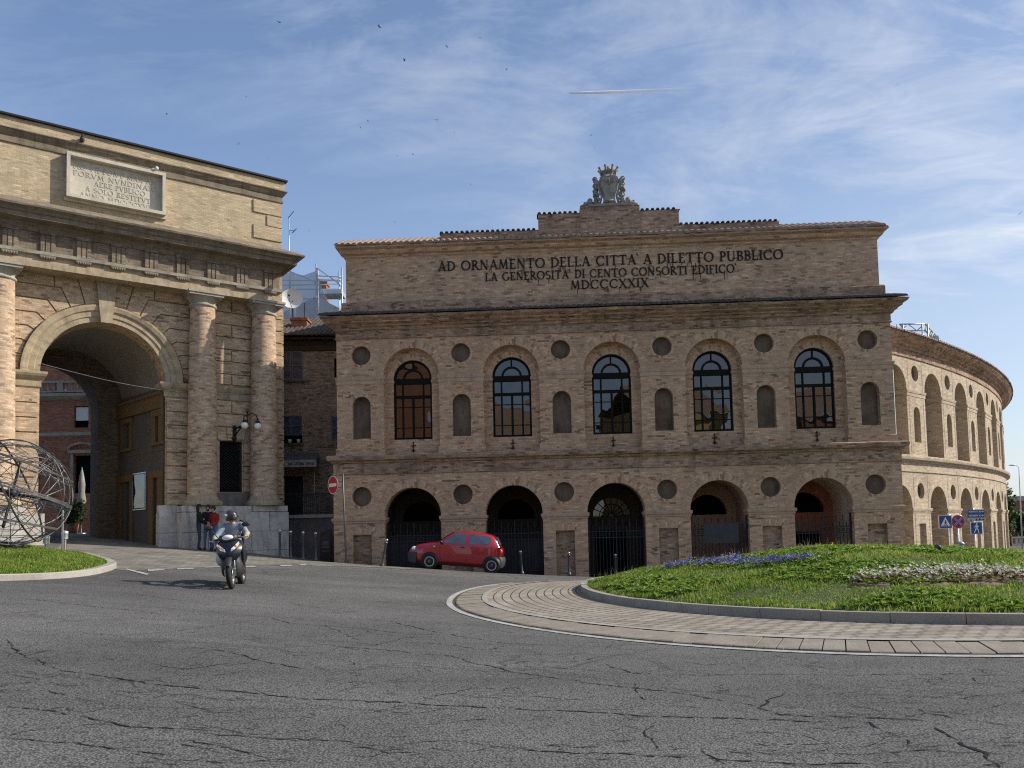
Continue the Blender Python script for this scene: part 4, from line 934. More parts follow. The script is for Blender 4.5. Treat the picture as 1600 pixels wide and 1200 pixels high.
# --- curved wing
CW=Vector((-27,93.2)); RWG=72.0; PH0=R(-51.4); MI=arena.matrix_basis.inverted() if False else (Matrix.Translation(OF)@Matrix.Rotation(YF,4,'Z')).inverted()
def wwarp(co):
    ph=PH0+co[0]/RWG; r=RWG-co[1]; return MI@Vector((CW.x+r*math.cos(ph),CW.y+r*math.sin(ph),co[2]))
mb=MB(); SP=4.12; ncol=11; mb2=MB(); mb3=MB()
for k in range(-1,ncol):
    c=2.18+SP*k; ac=c+SP/2                       # pier centre, arch centre
    x0,x1=c-SP/2,c+SP/2
    # split at arch centres: pier from arch-edge to arch-edge; arch bay between
    L0,L1=c-SP/2+1.06,c+SP/2-1.06
    hl=[dict(p=circ(c,3.08,.39,18),d=.2,back=2,rm=1),dict(p=circ(c,8.77,.39,18),d=.2,back=2,rm=1),dict(p=arch(c,.36,5.42,6.78,8),d=.3,back=2,rm=1),dict(p=rect(c-.37,c+.37,-1.4,1.52),d=.2,back=1,rm=1)]
    lo=[h for h in hl if h['p'][0][1]<4]; hi=[h for h in hl if h['p'][0][1]>4]
    for (a,b,holes_) in ((-2,4.47,lo),(4.7,9.5,hi)): mb.panel(rect(L0,L1,a,b),holes_,0)
    lowa=dict(p=arch(ac,1.06,-1.95,2.28,14)[:],d=.9,back=0,rm=1,open=(0,)); upa=dict(p=arch(ac,1.06,4.72,7.93,14),d=.75,back=0,rm=1,open=(0,))
    upa['holes']=[dict(p=rect(ac-.25,ac+.25,5.45,7.0),d=.2,back=3,rm=1)]
    e=1e-3
    mb.panel(rect(ac-1.06-e*0,ac+1.06,2.28,4.47),[],0) if False else None
    for (zs,zt,h) in ((2.28,4.47,lowa),(7.93,9.5,upa)):
        A=[(ac+1.06*math.cos(PI*q/14),zs+1.06*math.sin(PI*q/14)) for q in range(15)]
        outl=[(ac-1.06,zs),(ac-1.06,zt),(ac+1.06,zt)]+A[:-1]      # spandrel above the arch
        tri=tessellate_polygon([[Vector((p[0],p[1],0)) for p in outl]]); mb.mi=0
        mb.add([(p[0],0,p[1]) for p in outl],[mb._or(outl,t) for t in tri])
        p=h['p']; n=len(p); mb.mi=1; d=h['d']
        mb.add([(x,0,z) for x,z in p]+[(x,d,z) for x,z in p],[(i,(i+1)%n,(i+1)%n+n,i+n) for i in range(n) if i not in h['open']])
        mb.mi=0; mb.panel(p,h.get('holes',[]),d,0)
    arch_ring(mb,ac,2.28,1.06,1.34,-.004,20); arch_ring(mb,ac,7.93,1.06,1.34,-.004,20)
    for (a,b,zz_) in ((L0,L1,IMP),(L0,L1,[(0,7.60),(.025,7.62),(.025,7.76),(.05,7.79),(.065,7.87),(.065,7.91),(0,7.93)])):
        mb2=MB(); mb2.mould(zz_,a,b,.7); mb2.build('wing_band','wing_brick',arena,warp=wwarp)
    for s_ in (-1,1):
        mb3.box(c+s_*.78-.014,c+s_*.78+.014,-.005,.02,4.76,9.4); mb3.box(c+s_*.78-.014,c+s_*.78+.014,-.005,.02,-1.4,3.9)
mb.build('wing_wall',['wing_brick','wing_brick','niche_plaster','dark_void'],arena,warp=wwarp)
mb3.build('wall_joints','dark_cornice',arena,warp=wwarp)
def swept(prof,t0,t1,step=.6):
    m_=MB(); n=int((t1-t0)/step); k=len(prof); ln=[0]
    for i in range(1,k): ln.append(ln[-1]+math.hypot(prof[i][0]-prof[i-1][0],prof[i][1]-prof[i-1][1]))
    vs=[(t0+(t1-t0)*i/n,-o,z) for i in range(n+1) for o,z in prof]; fs=[];uv=[]
    for i in range(n):
        for j in range(k-1):
            fs.append((i*k+j,(i+1)*k+j,(i+1)*k+j+1,i*k+j+1)); u0,u1=(t1-t0)*i/n,(t1-t0)*(i+1)/n; uv.append(((u0,ln[j]),(u1,ln[j]),(u1,ln[j+1]),(u0,ln[j+1])))
    m_.add(vs,fs,uv); return m_
T0,T1=-4,46
swept([(0,3.96),(.05,3.98),(.05,4.04),(.02,4.05),(.02,4.40),(.10,4.44),(.10,4.50),(.25,4.54),(.28,4.64),(.28,4.70),(.2,4.745),(-.4,4.76)],T0,T1).build('wing_string_course','wing_brick',arena,warp=wwarp)
swept([(0,9.44),(.05,9.46),(.05,9.50),(.02,9.52),(.02,9.78),(.10,9.82),(.13,9.90),(.26,9.96),(.30,10.04),(.46,10.12),(.52,10.18),(.60,10.26),(.64,10.33)],T0,T1).build('wing_cornice','arena_brick_dark',arena,warp=wwarp)
mb=swept([(.66,10.33),(.66,10.36),(-5.5,11.3),(-5.5,3)],T0,T1)
coppi(mb,T0,T1,-.72,.6,10.37,10.58,.24,.095,5); mb.build('wing_roof','roof_tile',arena,warp=wwarp)
mb=MB()
mb.lathe([(.055,0),(.055,10.2)],(18.0,37.25,0),8); m_=Matrix.Translation((0,0,0)); o=mb.build('rainwater_pipe','galvanised',arena); o.data.transform(MI)
# lighting truss above the wing roof
tr=thing('lighting_truss','open steel truss frame standing above the curved tiled roof','truss',(0,0,0))
P=[at(1408,545,52),at(1447,545,52),at(1475,545,58),at(1436,545,58)]
mb=MB(); zt_=at(1430,512,53).z; zl=zt_-.95; zg=10.2
def lattice(a,b,h=.45):
    a,b=Vector(a),Vector(b); n=max(3,int((b-a).length/.6))
    for dz in (0,-h): mb.tube([a+Vector((0,0,dz)),b+Vector((0,0,dz))],.05,5)
    for k in range(n): p=a.lerp(b,k/n); q=a.lerp(b,(k+1)/n); mb.tube([p+Vector((0,0,0 if k%2 else -h)),q+Vector((0,0,-h if k%2 else 0))],.03,4)
Q=[Vector((p.x,p.y,zt_)) for p in P]
for i in range(4): lattice(Q[i],Q[(i+1)%4])
mb.build('top_frame','truss_metal',tr)
mb=MB()
for q in Q:
    for dx in (-.18,.18): mb.tube([(q.x+dx,q.y,zg),(q.x+dx,q.y,zt_)],.05,5)
    for k in range(6): z0=zg+(zt_-zg)*k/6; mb.tube([(q.x-.18,q.y,z0),(q.x+.18,q.y,z0+(zt_-zg)/6)],.025,4)
q=Q[1].lerp(Q[2],.4); mb.box(q.x-.25,q.x+.25,q.y-.25,q.y+.25,zt_-1.0,zt_-.3); mb.tube([Q[0]+Vector((0,0,-1)),Q[1]+Vector((0,0,-1))],.05,5); mb.tube([Q[3]+Vector((0,0,-.9)),Q[2]+Vector((0,0,-.9))],.05,5)
mb.build('legs','truss_metal',tr)
# ---------------------------------------------------------------- stone and brick town gate
YG=0.6228918; OG=Vector((-9.75787097,34.0,0)); uG=Vector((math.cos(YG),math.sin(YG),0)); nG=Vector((uG.y,-uG.x,0))
gate=thing('town_gate','monumental brick gate with half columns, round archway and inscribed white tablet','gate',OG,YG)
CX=-6.87; ZS=7.72; SL=-16.0
ARCH=arch(CX,2.14,-1.0,ZS,24)
mb=MB(); mb.panel(rect(SL,0,-1.0,11.95),[dict(p=ARCH,d=1.0,open=(0,)),dict(p=rect(-2.64,-1.73,3.44,5.55),d=.35,back=1)],0)
mb.add([(0,0,-1),(0,7,-1),(0,7,11.95),(0,0,11.95)],[(0,1,2,3)])
mb.build('wall',['gate_brick','dark_void'],gate)
def blk(mb,pts,d=.075): mb.prism(pts,-d,0.01)
def inset(pts,g):
    n=len(pts); out=[]
    a=sum(pts[i][0]*pts[(i+1)%n][1]-pts[(i+1)%n][0]*pts[i][1] for i in range(n)); sg=1 if a>0 else -1
    for i in range(n):
        p0,p1,p2=Vector(pts[i-1]),Vector(pts[i]),Vector(pts[(i+1)%n]); d1=(p1-p0).normalized(); d2=(p2-p1).normalized()
        n1=Vector((-d1.y,d1.x))*sg; n2=Vector((-d2.y,d2.x))*sg; b=(n1+n2); L=b.length
        if L<.2: out.append(tuple(p1)); continue
        b/=L; out.append(tuple(p1+b*(g/max(.35,b.dot(n1)))))
    return out
G_=.026
mb=MB(); PT=.515; zl=[7.86+PT*k for k in range(8)]            # 7.86 .. 11.465
zl=[z for z in zl if z<11.6]; ang=[2+10.5*k for k in range(9)]
def bend(k): 
    z=zl[k]; r=(z-ZS)/math.sin(R(ang[k])); return r
pts_=[]
def pol(r,a): return (r*math.cos(R(a)),r*math.sin(R(a)))
RE=2.80
for sd_ in (-1,1):
    xe=3.05
    poly_=[]
    for k in range(0,8):
        zt=11.62 if k==7 else zl[k+1] if k+1<8 else 11.62
        # cell between joint k and joint k+1
        a0=0 if k<0 else ang[k]; a1=ang[k+1] if k+1<8 else 85.5
        z0=ZS+.05 if k<0 else zl[k]; z1=zl[k+1] if k+1<8 else 11.62
        r0=max(RE,(z0-ZS)/math.sin(R(a0))) if k>=0 else None; r1=max(RE,(z1-ZS)/math.sin(R(a1)))
        q=[]
        if k<0: q+=[(xe,z0-ZS),(RE,z0-ZS)] if False else [(RE,z0-ZS)]
        else: q+=[pol(RE,a0)]
        for t in (1,2,3): q.append(pol(RE,(a0 if k>=0 else 2)+(a1-(a0 if k>=0 else 2))*t/3))
        b1=pol(r1,a1); 
        if r1>RE+.02: q.append((b1[0],z1-ZS))
        wide=b1[0]<xe
        if k<=5: q.append((xe,z1-ZS)); q.append((xe,z0-ZS))
        elif k==6: q.append((1.72,z1-ZS)); q.append((1.72,z0-ZS))
        if k>=0:
            b0=pol(r0,a0)
            if r0>RE+.02: q.append((b0[0],z0-ZS))
        P=[]
        for a,b in q:
            if not P or math.hypot(P[-1][0]-a,P[-1][1]-b)>.03: P.append((a,b))
        if math.hypot(P[-1][0]-P[0][0],P[-1][1]-P[0][1])<.03: P.pop()
        P=[(CX+sd_*a,min(11.4,ZS+b)) for a,b in P]
        if sd_<0: P=P[::-1]
        try: blk(mb,inset(P,G_))
        except Exception: pass
    for z0,z1 in ((10.95,11.4),):
        a,b=sorted((CX+sd_*1.72,CX+sd_*xe)); blk(mb,inset(rect(a,b,10.95,11.4),G_))
mb.build('arch_voussoirs','gate_brick',gate)
def courses(s0,s1,z0,z1,pitch=.52,joint=None):
    mb=MB(); z=z1; k=0
    while z>z0+.1:
        zb=max(z0,z-pitch); 
        if joint and k%2==0:
            blk(mb,inset(rect(s0,joint,zb,z),G_)); blk(mb,inset(rect(joint,s1,zb,z),G_))
        else: blk(mb,inset(rect(s0,s1,zb,z),G_))
        z-=pitch; k+=1
    mb.build('rusticated_blocks','gate_brick',gate)
courses(-3.0,-1.35,7.86,11.4,.515,-2.17); courses(-.52,0,7.86,11.4,.515)
courses(-3.0,-1.35,6.12,7.2,.54,-2.17); courses(-.52,0,2.9,7.5,.54); courses(-4.70,-3.85,2.9,7.15,.54); courses(-9.9,-9.04,2.9,7.15,.54)
courses(-1.70,-1.35,3.44,5.58,.54); courses(-3.0,-2.68,3.44,5.58,.54)
mb=MB()
for a,b in ((-2.72,-2.35),(-2.35,-2.02),(-2.02,-1.66)):            # flat arch over the grille
    f=lambda x,z:(-2.185+(x+2.185)*(1+(z-5.55)*.28),z)
    blk(mb,inset([f(a,5.57),f(b,5.57),f(b,6.1),f(a,6.1)],.012),.07)
mb.build('flat_arch','gate_brick',gate); mb=MB()
for (x0,x1,a,b) in ((-1.25,0,15.42,15.98),(-.66,0,14.92,15.40),(-1.25,0,14.3,14.90)): blk(mb,inset(rect(x0,x1,a,b),.012),.05)
mb.build('attic_quoins','gate_attic_brick',gate)
# the same blocks turn the corner
mb=MB()
z=11.4
while z>3: mb.box(-.01,.05,.0,.85,max(2.9,z-.5),z-.035); z-=.52
mb.build('corner_blocks','gate_brick',gate)
# archivolt and keystone
def archi(mb,prof,a0=0,a1=180,n=36):
    k=len(prof); vs=[];fs=[];uv=[]
    for i in range(n+1):
        a=R(a0+(a1-a0)*i/n)
        for r,o in prof: vs.append((CX+r*math.cos(a),-o,ZS+r*math.sin(a)))
    for i in range(n):
        for j in range(k-1): fs.append((i*k+j,i*k+j+1,(i+1)*k+j+1,(i+1)*k+j)); t=R((a1-a0)*i/n)*2.4; t2=R((a1-a0)*(i+1)/n)*2.4; uv.append(((t,j*.12),(t,j*.12+.12),(t2,j*.12+.12),(t2,j*.12)))
    return mb.add(vs,fs,uv)
mb=MB(); archi(mb,[(2.14,-.35),(2.14,.06),(2.32,.06),(2.34,.10),(2.52,.10),(2.56,.16),(2.70,.20),(2.77,.20),(2.78,.0)]); mb.build('archivolt','lit_moulding',gate)
mb=MB(); mb.prism([(CX-.19,9.80),(CX+.19,9.80),(CX+.36,11.42),(CX-.36,11.42)],-.26,.01); mb.build('keystone','lit_moulding',gate)
# imposts
mb=MB()
IM=[(0,7.18),(.06,7.2),(.06,7.44),(.12,7.5),(.2,7.58),(.24,7.66),(.24,7.74),(0,7.76)]
mb.mould(IM,-4.72,-3.7,.9); mb.build('impost','lit_moulding',gate); mb=MB(); mb.mould(IM,-10.05,-9.02,.9); mb.build('impost','lit_moulding',gate); mb=MB()
mb.mould([(0,7.22),(.05,7.24),(.05,7.5),(.10,7.56),(.16,7.7),(.16,7.76),(0,7.78)],-3.0,-1.35,.05); mb.build('impost','lit_moulding',gate)
mb=MB(); mb.box(-3.0,-1.3,-.06,0,2.86,3.42); mb.build('sill_block','rough_plaster',gate)
# half columns
COLS=[CX-3.45-2.47,CX-3.45,CX+3.45,CX+3.45+2.47]
for c in COLS:
    yc=-.42
    root=MB(); prof=[(.565-.09*(t**1.6),3.22+(10.82-3.22)*t) for t in [i/16 for i in range(17)]]
    root.lathe(prof,(c,yc,0),32,R(-205),R(25),True,.52); col=root.build('half_column','gate_brick_red',gate)
    b=MB(); b.lathe([(.74,2.86),(.76,2.92),(.76,3.0),(.72,3.06),(.62,3.10),(.60,3.2),(.565,3.24)],(c,yc,0),32,0,2*PI); b.build('base','lit_moulding',col)
    cp=MB(); cp.lathe([(.475,10.80),(.53,10.83),(.54,10.87),(.53,10.9),(.48,10.92),(.48,11.0),(.50,11.02),(.56,11.10),(.62,11.16),(.64,11.2)],(c,yc,0),32)
    for hw,z0,z1 in ((.66,11.18,11.29),(.70,11.27,11.36)): cp.box(c-hw,c+hw,yc-hw,.0,z0,z1)
    cp.build('capital','limestone',col)
# entablature
XE=-.36; O=.80
mb=MB(); mb.box(SL,XE,-O+.02,.02,11.36,11.60); mb.box(SL,XE,-O-.03,-O+.025,11.362,11.60); mb.box(SL,XE+.0,-O+.06,.02,11.60,11.84); mb.build('architrave','lit_moulding',gate)
mb=MB(); m=mb.mark(); mb.mould([(-.06,11.82),(.07,11.84),(.09,11.95),(-.05,11.97)],SL,XE,.8)
for i in range(m,len(mb.v)): v=mb.v[i]; mb.v[i]=(v[0],v[1]-O,v[2])
mb.build('taenia','limestone',gate)
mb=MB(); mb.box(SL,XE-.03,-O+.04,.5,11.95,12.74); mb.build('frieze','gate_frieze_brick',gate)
mb=MB(); mb.box(XE-.03,-.002,-.012,.6,11.36,14.1); mb.build('return_wall','gate_attic_brick',gate)
tx=[-.80-1.155*k for k in range(13)]
for c in tx:
    t=MB()
    for dx in (-.165,0,.165): t.prism([(c+dx-.06,11.97),(c+dx+.06,11.97),(c+dx+.06,12.58),(c+dx-.06,12.58)],-O-.035,-O+.05)
    t.box(c-.25,c+.25,-O-.01,-O+.05,11.97,12.6); t.box(c-.26,c+.26,-O-.06,-O+.05,12.6,12.72); tri_=t.build('triglyph','gate_frieze_brick',gate)
    t=MB(); t.box(c-.25,c+.25,-O-.07,-O+.05,11.76,11.83)
    tri2=t.build('regula','dark_cornice',tri_); t=MB()
    for k in range(6): t.lathe([(.022,.05),(.034,-.03),(.001,-.03)],(c-.2+.08*k,-O-.05,11.75),6)
    t.build('guttae','limestone',tri_)
    t=MB()
    for dx in (-.165,0,.165): t.box(c+dx-.062,c+dx+.062,-O-.04,-O+.0,11.972,12.06)
mb=MB(); m=mb.mark(); mb.mould([(.0,12.66),(.03,12.72),(.06,12.80),(.14,12.86),(.16,12.92),(.52,12.95),(.55,13.10),(.60,13.12),(.66,13.20),(.78,13.28),(.80,13.34),(.45,13.55),(-.4,13.9),(-.85,14.1)],SL,XE,2.2)
for i in range(m,len(mb.v)): v=mb.v[i]; mb.v[i]=(v[0],v[1]-O,v[2])
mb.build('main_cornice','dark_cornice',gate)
# attic
mb=MB(); mb.box(SL,0,0,6,13.95,16.98); mb.build('attic_wall','gate_attic_brick',gate)
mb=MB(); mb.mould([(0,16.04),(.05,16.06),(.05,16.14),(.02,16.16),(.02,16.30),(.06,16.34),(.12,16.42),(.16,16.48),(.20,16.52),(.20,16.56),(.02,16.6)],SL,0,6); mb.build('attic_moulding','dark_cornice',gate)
mb=MB(); mb.mould([(0,16.55),(.10,16.6),(.10,16.98),(.0,17.0)],SL,0,6); mb.build('attic_fascia','gate_attic_brick',gate)
mb=MB(); mb.box(SL,.2,-.22,6,16.99,17.06); mb.build('roof_edge','black_iron',gate)
# tablet
t=MB(); a,b,z0,z1=-8.26,-4.80,14.40,16.10; d=.30
t.box(a,a+.12,-d,0.01,z0,z1); t.box(b-.12,b,-d,.01,z0,z1); t.box(a,b,-d-.004,.01,z1-.12,z1+.004); t.box(a,b,-d-.004,.01,z0-.004,z0+.12)
t.box(a-.06,b+.06,-.10,.0,z0-.10,z0+.01)
tab=t.build('tablet','pale_stone',gate); t=MB(); t.box(a+.1,b-.1,-.05,.0,z0+.1,z1-.1); t.build('slab','pale_stone',tab)
plain('carved_letter',(.45,.41,.33),.9,var=.2)
t=MB(); y=-.049; L=["PIO VII PONT MAX AN","FORVM NVNDINARI","AERE PVBLICO","A SOLO RESTITVT","ANNO MDCCCXVI"]
for k,(s_,x0,x1) in enumerate(zip(L,(-8.02,-8.02,-7.3,-7.6,-7.8),(-5.1,-5.1,-5.5,-5.3,-5.3))): text_mb(t,s_,x0,x1,15.60-.262*k,15.79-.262*k,y,.016,.75)
t.build('carved_letters','carved_letter',tab)
t=MB(); t.sphere((-5.15,-.34,16.2),.07,10,8); t.box(-5.3,-5.15,-.34,-.05,16.12,16.18); t.build('camera_housing','white_plaster',gate)
# plinth of large stone blocks
mb=MB()
def plinth(a,b,o,rows,seed):
    r=random.Random(seed); mb=MB()
    for (z0,z1) in rows:
        x=a
        while x<b-.05:
            w_=min(b-x,r.uniform(.75,1.7)); w_=b-x if b-x-w_<.45 else w_
            mb.prism(inset(rect(x,x+w_,z0,z1),.013),-o-r.uniform(0,.012),.4); x+=w_
    mb.box(a+.02,b-.02,-o+.03,.3,rows[-1][0],rows[0][1]-.02); return mb.build('plinth','plinth_stone',gate)
RWS=[(1.82,2.61),(1.05,1.82),(.2,1.05)]
plinth(-4.33,-.10,.95,RWS,3); plinth(-13.65,-9.42,.95,RWS,4); plinth(-4.98,-4.30,.18,RWS,5); plinth(-9.44,-8.8,.18,RWS,6)
for c0,c1 in ((-4.32,-2.6),(-1.57,-.13),(-11.15,-9.42)): mb=MB(); mb.prism(inset(rect(c0,c1,2.61,2.86),.01),-.93,.1); mb.build('pedestal_slab','plinth_stone',gate)
mb=MB(); mb.box(-2.6,-1.57,-.78,.1,2.6,2.84); mb.build('plinth_course','plinth_stone',gate); mb=MB(); mb.box(-4.98,-4.3,-.14,.2,2.6,2.9); mb.build('plinth_course','plinth_stone',gate)
# barred window
mb=MB()
for k in range(9):
    for s_ in (-1,1):
        x0=-2.64+.115*k; mb_=[]
        pts=[]
        for q in range(15):
            z=3.46+2.08*q/14; x=-2.185+(.455)*math.sin((q/14*2.0+k/9*2)*PI)*s_
            pts.append((x,-.0+.10+.012*s_,z))
        mb.tube(pts,.012,4)
mb.box(-2.64,-2.60,.08,.12,3.44,5.55); mb.box(-1.77,-1.73,.08,.12,3.44,5.55); mb.box(-2.64,-1.73,.085,.125,3.44,3.48); mb.box(-2.64,-1.73,.085,.125,5.51,5.55)
mb.build('window_grille','black_iron',gate)
# passage behind the archway
A0=Vector((-4.765,.03)); B0=Vector((-5.65,4.55)); D=(B0-A0); LW=D.length; D/=LW; PN=Vector((-D.y,D.x))   # local x,y ; PN points into passage (-x)
def pw(co): # (w, depth from wall towards +: into wall, z) -> gate local
    q=A0+D*co[0]-PN*co[1]; return Vector((q.x,q.y,co[2]))
mb=MB(); W1=dict(p=rect(3.28,3.72,5.46,6.50),d=.3,back=1); W2=dict(p=rect(.40,.70,5.46,6.46),d=.3,back=1); D1=dict(p=rect(3.24,3.67,1.2,4.03),d=.3,back=2); D2=dict(p=rect(.50,.88,1.0,4.03),d=.3,back=2)
mb.panel(rect(-.0,LW+.1,.3,7.6),[W1,W2,D1,D2],0)
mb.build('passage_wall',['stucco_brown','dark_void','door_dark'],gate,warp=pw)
mb=MB()
def frame(a,b,z0,z1,t,zt,bot=True):
    mb.box(a,a+t,-.06,.02,z0,z1); mb.box(b-t,b,-.06,.02,z0,z1); mb.box(a-.02,b+.02,-.08,.02,z1-.002,z1+zt)
    if bot: mb.box(a-.04,b+.04,-.09,.02,z0-.12,z0)
frame(3.06,4.22,5.44,6.5,.24,.22); frame(.06,1.04,5.44,6.48,.34,.26); frame(2.9,4.55,1.2,4.03,.34,.28,False); frame(.06,1.32,1.0,4.03,.44,.27,False)
mb.box(.05,LW,-.10,.02,6.76,7.32); mb.box(.05,LW,-.16,.02,7.30,7.42); mb.box(.05,LW,-.02,.02,5.09,5.14)
mb.build('passage_trim','shaded_stucco_ochre',gate,warp=pw)
p=MB(); p.box(1.6,2.9,-.05,.02,2.8,4.33); o=p.build('poster_case','steel',gate,warp=pw); p=MB(); p.box(1.64,2.86,-.053,-.0505,2.84,4.29); p.build('poster','panel_dark',o,warp=pw); p=MB(); p.box(1.66,2.84,-.058,-.0545,2.88,4.26); p.build('glazing','poster_glass',o,warp=pw)
p=MB(); p.sphere((2.25,-.054,3.42),.42,14,8,(1,.004,.42)); p.box(1.75,2.0,-.0542,-.0535,3.75,4.15); p.box(1.7,2.8,-.0542,-.0535,2.95,3.05); p.build('poster_picture','sign_grey',o,warp=pw)
# vault
mb=MB(); n=26; vs=[]
for k in range(n+1):
    a=PI*k/n
    for (yy,sk,rr,zc_) in ((.97,0,2.15,ZS),(4.55,-.79,2.14,7.5)): vs.append((CX+sk+(rr)*math.cos(a),yy,zc_+rr*math.sin(a)))
mb.add(vs,[(2*k,2*k+1,2*k+3,2*k+2) for k in range(n)],smooth=True)
mb.box(-9.9,-9.1,1.0,4.6,.0,7.5)
mb.build('vault','plaster_grey',gate)
mb=MB(); FA=arch(-8.5,2.05,.2,7.2,20); mb.panel(rect(-13.5,-4.6,.2,11.5),[dict(p=FA,d=1.9,open=(0,))],4.55); mb.build('inner_arch','shaded_passage_brick',gate)
mb=MB(); mb.box(-14,-10.6,.5,6,.2,11.9); mb.box(-4.6,-.05,1,7,.2,11.9); mb.box(-14,-.05,1.1,6.5,10.2,13.9); mb.build('core_masonry','shaded_passage_brick',gate)
for v in ((26,),): pass
# twin globe wall lamp
def gl(s,o,z): return OG+uG*s+nG*o+Vector((0,0,z))
lamp=thing('wall_lamp','black wall bracket lamp carrying two white glass globes','wall lamp',gl(-1.82,0,0),YG)
mb=MB(); mb.box(-.32,-.16,-.08,0,5.62,6.2); mb.lathe([(.02,-.14),(.09,-.02),(.11,.04)],(-.24,-.08,5.62),8); mb.tube([(-.24,-.06,6.05),(-.15,-.35,6.1),(.06,-.8,6.22)],.04,6); mb.tube([(-.24,-.06,5.75),(-.15,-.3,5.95),(-.04,-.6,6.17)],.028,6)
mb.tube([(.06,-.8,6.2),(.06,-.8,6.66)],.025,6); mb.sphere((.06,-.8,6.68),.05,8,6)
mb.tube([(.06,-.8,6.2),(.06,-.82,6.33),(.06,-.84,6.3)],.02,6); mb.tube([(.06,-.8,6.56),(.25,-.82,6.64),(.42,-.84,6.55),(.47,-.84,6.36)],.022,6); mb.tube([(.06,-.8,6.5),(-.06,-.82,6.52),(-.1,-.84,6.4),(-.08,-.84,6.32)],.022,6)
for x in (-.06,.47): mb.lathe([(.02,.12),(.09,.06),(.10,.0)],(x,-.84,6.24),10)
mb.build('bracket','black_iron',lamp)
for x in (-.06,.47): q=MB(); q.sphere((x,-.84,6.12),.145,14,10); q.build('globe','globe_glass',lamp)
# cable across the arch
cb=MB(); a=gl(-9.0,.1,8.05); b=gl(-1.4,.12,7.55); pts=[a.lerp(b,k/20)+Vector((0,0,-.35*math.sin(PI*k/20))) for k in range(21)]; cb.tube(pts,.012,4); tag(cb.build('cable','steel'),'thin cable hanging across the mouth of the gate archway','cable')
# ---------------------------------------------------------------- narrow brick house between gate and arena
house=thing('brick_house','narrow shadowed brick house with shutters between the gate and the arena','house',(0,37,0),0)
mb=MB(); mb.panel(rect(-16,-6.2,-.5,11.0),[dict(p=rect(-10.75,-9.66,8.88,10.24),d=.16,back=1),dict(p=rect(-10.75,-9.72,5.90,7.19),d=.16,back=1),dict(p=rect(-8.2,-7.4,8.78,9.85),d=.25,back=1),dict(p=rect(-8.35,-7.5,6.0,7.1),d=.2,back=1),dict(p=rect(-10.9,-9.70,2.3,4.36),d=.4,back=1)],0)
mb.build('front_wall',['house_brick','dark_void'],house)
for (x0,x1,z0,z1,mt) in ((-10.72,-9.66,8.88,10.24,'grey_shutter'),(-10.75,-9.72,6.25,7.19,'blue_shutter'),(-8.35,-7.5,6.0,7.1,'blue_shutter')):
    for (a,b) in ((x0,(x0+x1)/2-.01),((x0+x1)/2+.01,x1)):
        s=MB(); t_=.06
        s.box(a,a+t_,-.03,.02,z0,z1); s.box(b-t_,b,-.03,.02,z0,z1); s.box(a+t_,b-t_,-.03,.02,z0,z0+t_); s.box(a+t_,b-t_,-.03,.02,z1-t_,z1); s.box(a+t_,b-t_,-.028,.018,(z0+z1)/2-.03,(z0+z1)/2+.03)
        n=int((z1-z0)/.055)
        for k in range(n):
            z=z0+t_+(z1-z0-2*t_)*k/n; s.add([(a+t_,-.02,z),(b-t_,-.02,z),(b-t_,.012,z+.05),(a+t_,.012,z+.05)],[(0,1,2,3)])
        s.build('shutter',mt,house)
s=MB(); s.box(-10.85,-9.6,-.12,0,8.78,8.87); s.box(-10.85,-9.66,-.12,0,5.80,5.89); s.build('window_sill','rough_plaster',house)
s=MB()
for k in range(10): x=-10.7+.1*k; s.tube([(x,-.10,5.9),(x,-.10,6.25),(x+.05,-.14,6.3)],.012,4)
for x in (-10.5,-9.95): s.lathe([(.0,0),(.07,0),(.09,.16)],(x,-.1,5.92),8)
s.build('flower_rail','black_iron',house)
s=MB(); 
for x in (-10.25,-9.85): s.lathe([(.0,0),(.07,0),(.09,.16),(.0,.16)],(x,-.16,5.9),8)
s.build('flower_pots','white_plaster',house)
s=MB(); s.add([(-16,-.5,10.9),(-6.3,-.5,10.62),(-6.3,3.2,12.4),(-9.6,3.0,12.5),(-16,3,12.7)],[(0,1,2,3,4)]); s.add([(-16,-.5,10.82),(-6.3,-.5,10.54),(-6.3,0,10.6),(-16,0,10.9)],[(0,3,2,1)]); coppi(s,-15,-6.4,-.56,3.0,10.86,12.55,.2,.085,5,.02)
for i in range(len(s.v)):
    v=s.v[i]
s.build('tiled_roof','roof_tile_dark',house)
s=MB(); s.box(-10.5,-9.75,1.1,1.8,11.3,12.15); s.box(-10.56,-9.69,1.04,1.86,12.0,12.08); s.build('chimney_stack','red_brick',house)
s=MB(); s.mould([(0,10.2),(.06,10.25),(.12,10.45),(.3,10.6)],-16,-6.3,.1); s.build('eaves','stucco_dark',house)
aw=thing('awning','grey fabric shop awning with pale lettered valance on the brick house','awning',(0,37,0))
s=MB(); s.add([(-12.0,-.05,5.42),(-8.95,-.05,5.42),(-8.75,-1.25,4.98),(-12.0,-1.25,4.98)],[(0,3,2,1)]); s.add([(-8.95,-.05,5.42),(-8.75,-1.25,4.98),(-8.75,-1.25,4.74),(-8.9,-.05,5.1)],[(0,3,2,1)]); s.build('canopy','awning_cloth',aw)
s=MB(); s.box(-12.0,-8.75,-1.28,-1.262,4.68,4.99); v_=s.build('valance','awning_pale',aw)
s=MB(); text_mb(s,"BAR",-10.02,-9.82,4.76,4.88,-1.281,.004,1.0); text_mb(s,"GELATERIA",-9.72,-9.32,4.76,4.88,-1.281,.004,1.0); text_mb(s,"FONTANA",-9.22,-8.86,4.76,4.88,-1.281,.004,1.0); text_mb(s,"AM",-10.52,-10.36,4.76,4.88,-1.281,.004,1.0); s.build('lettering','ink',v_)
s=MB(); s.box(-10.66,-9.74,.1,.16,2.4,4.2); s.box(-10.56,-9.84,.08,.11,3.9,4.1); s.build('shop_door','gate_iron',house)
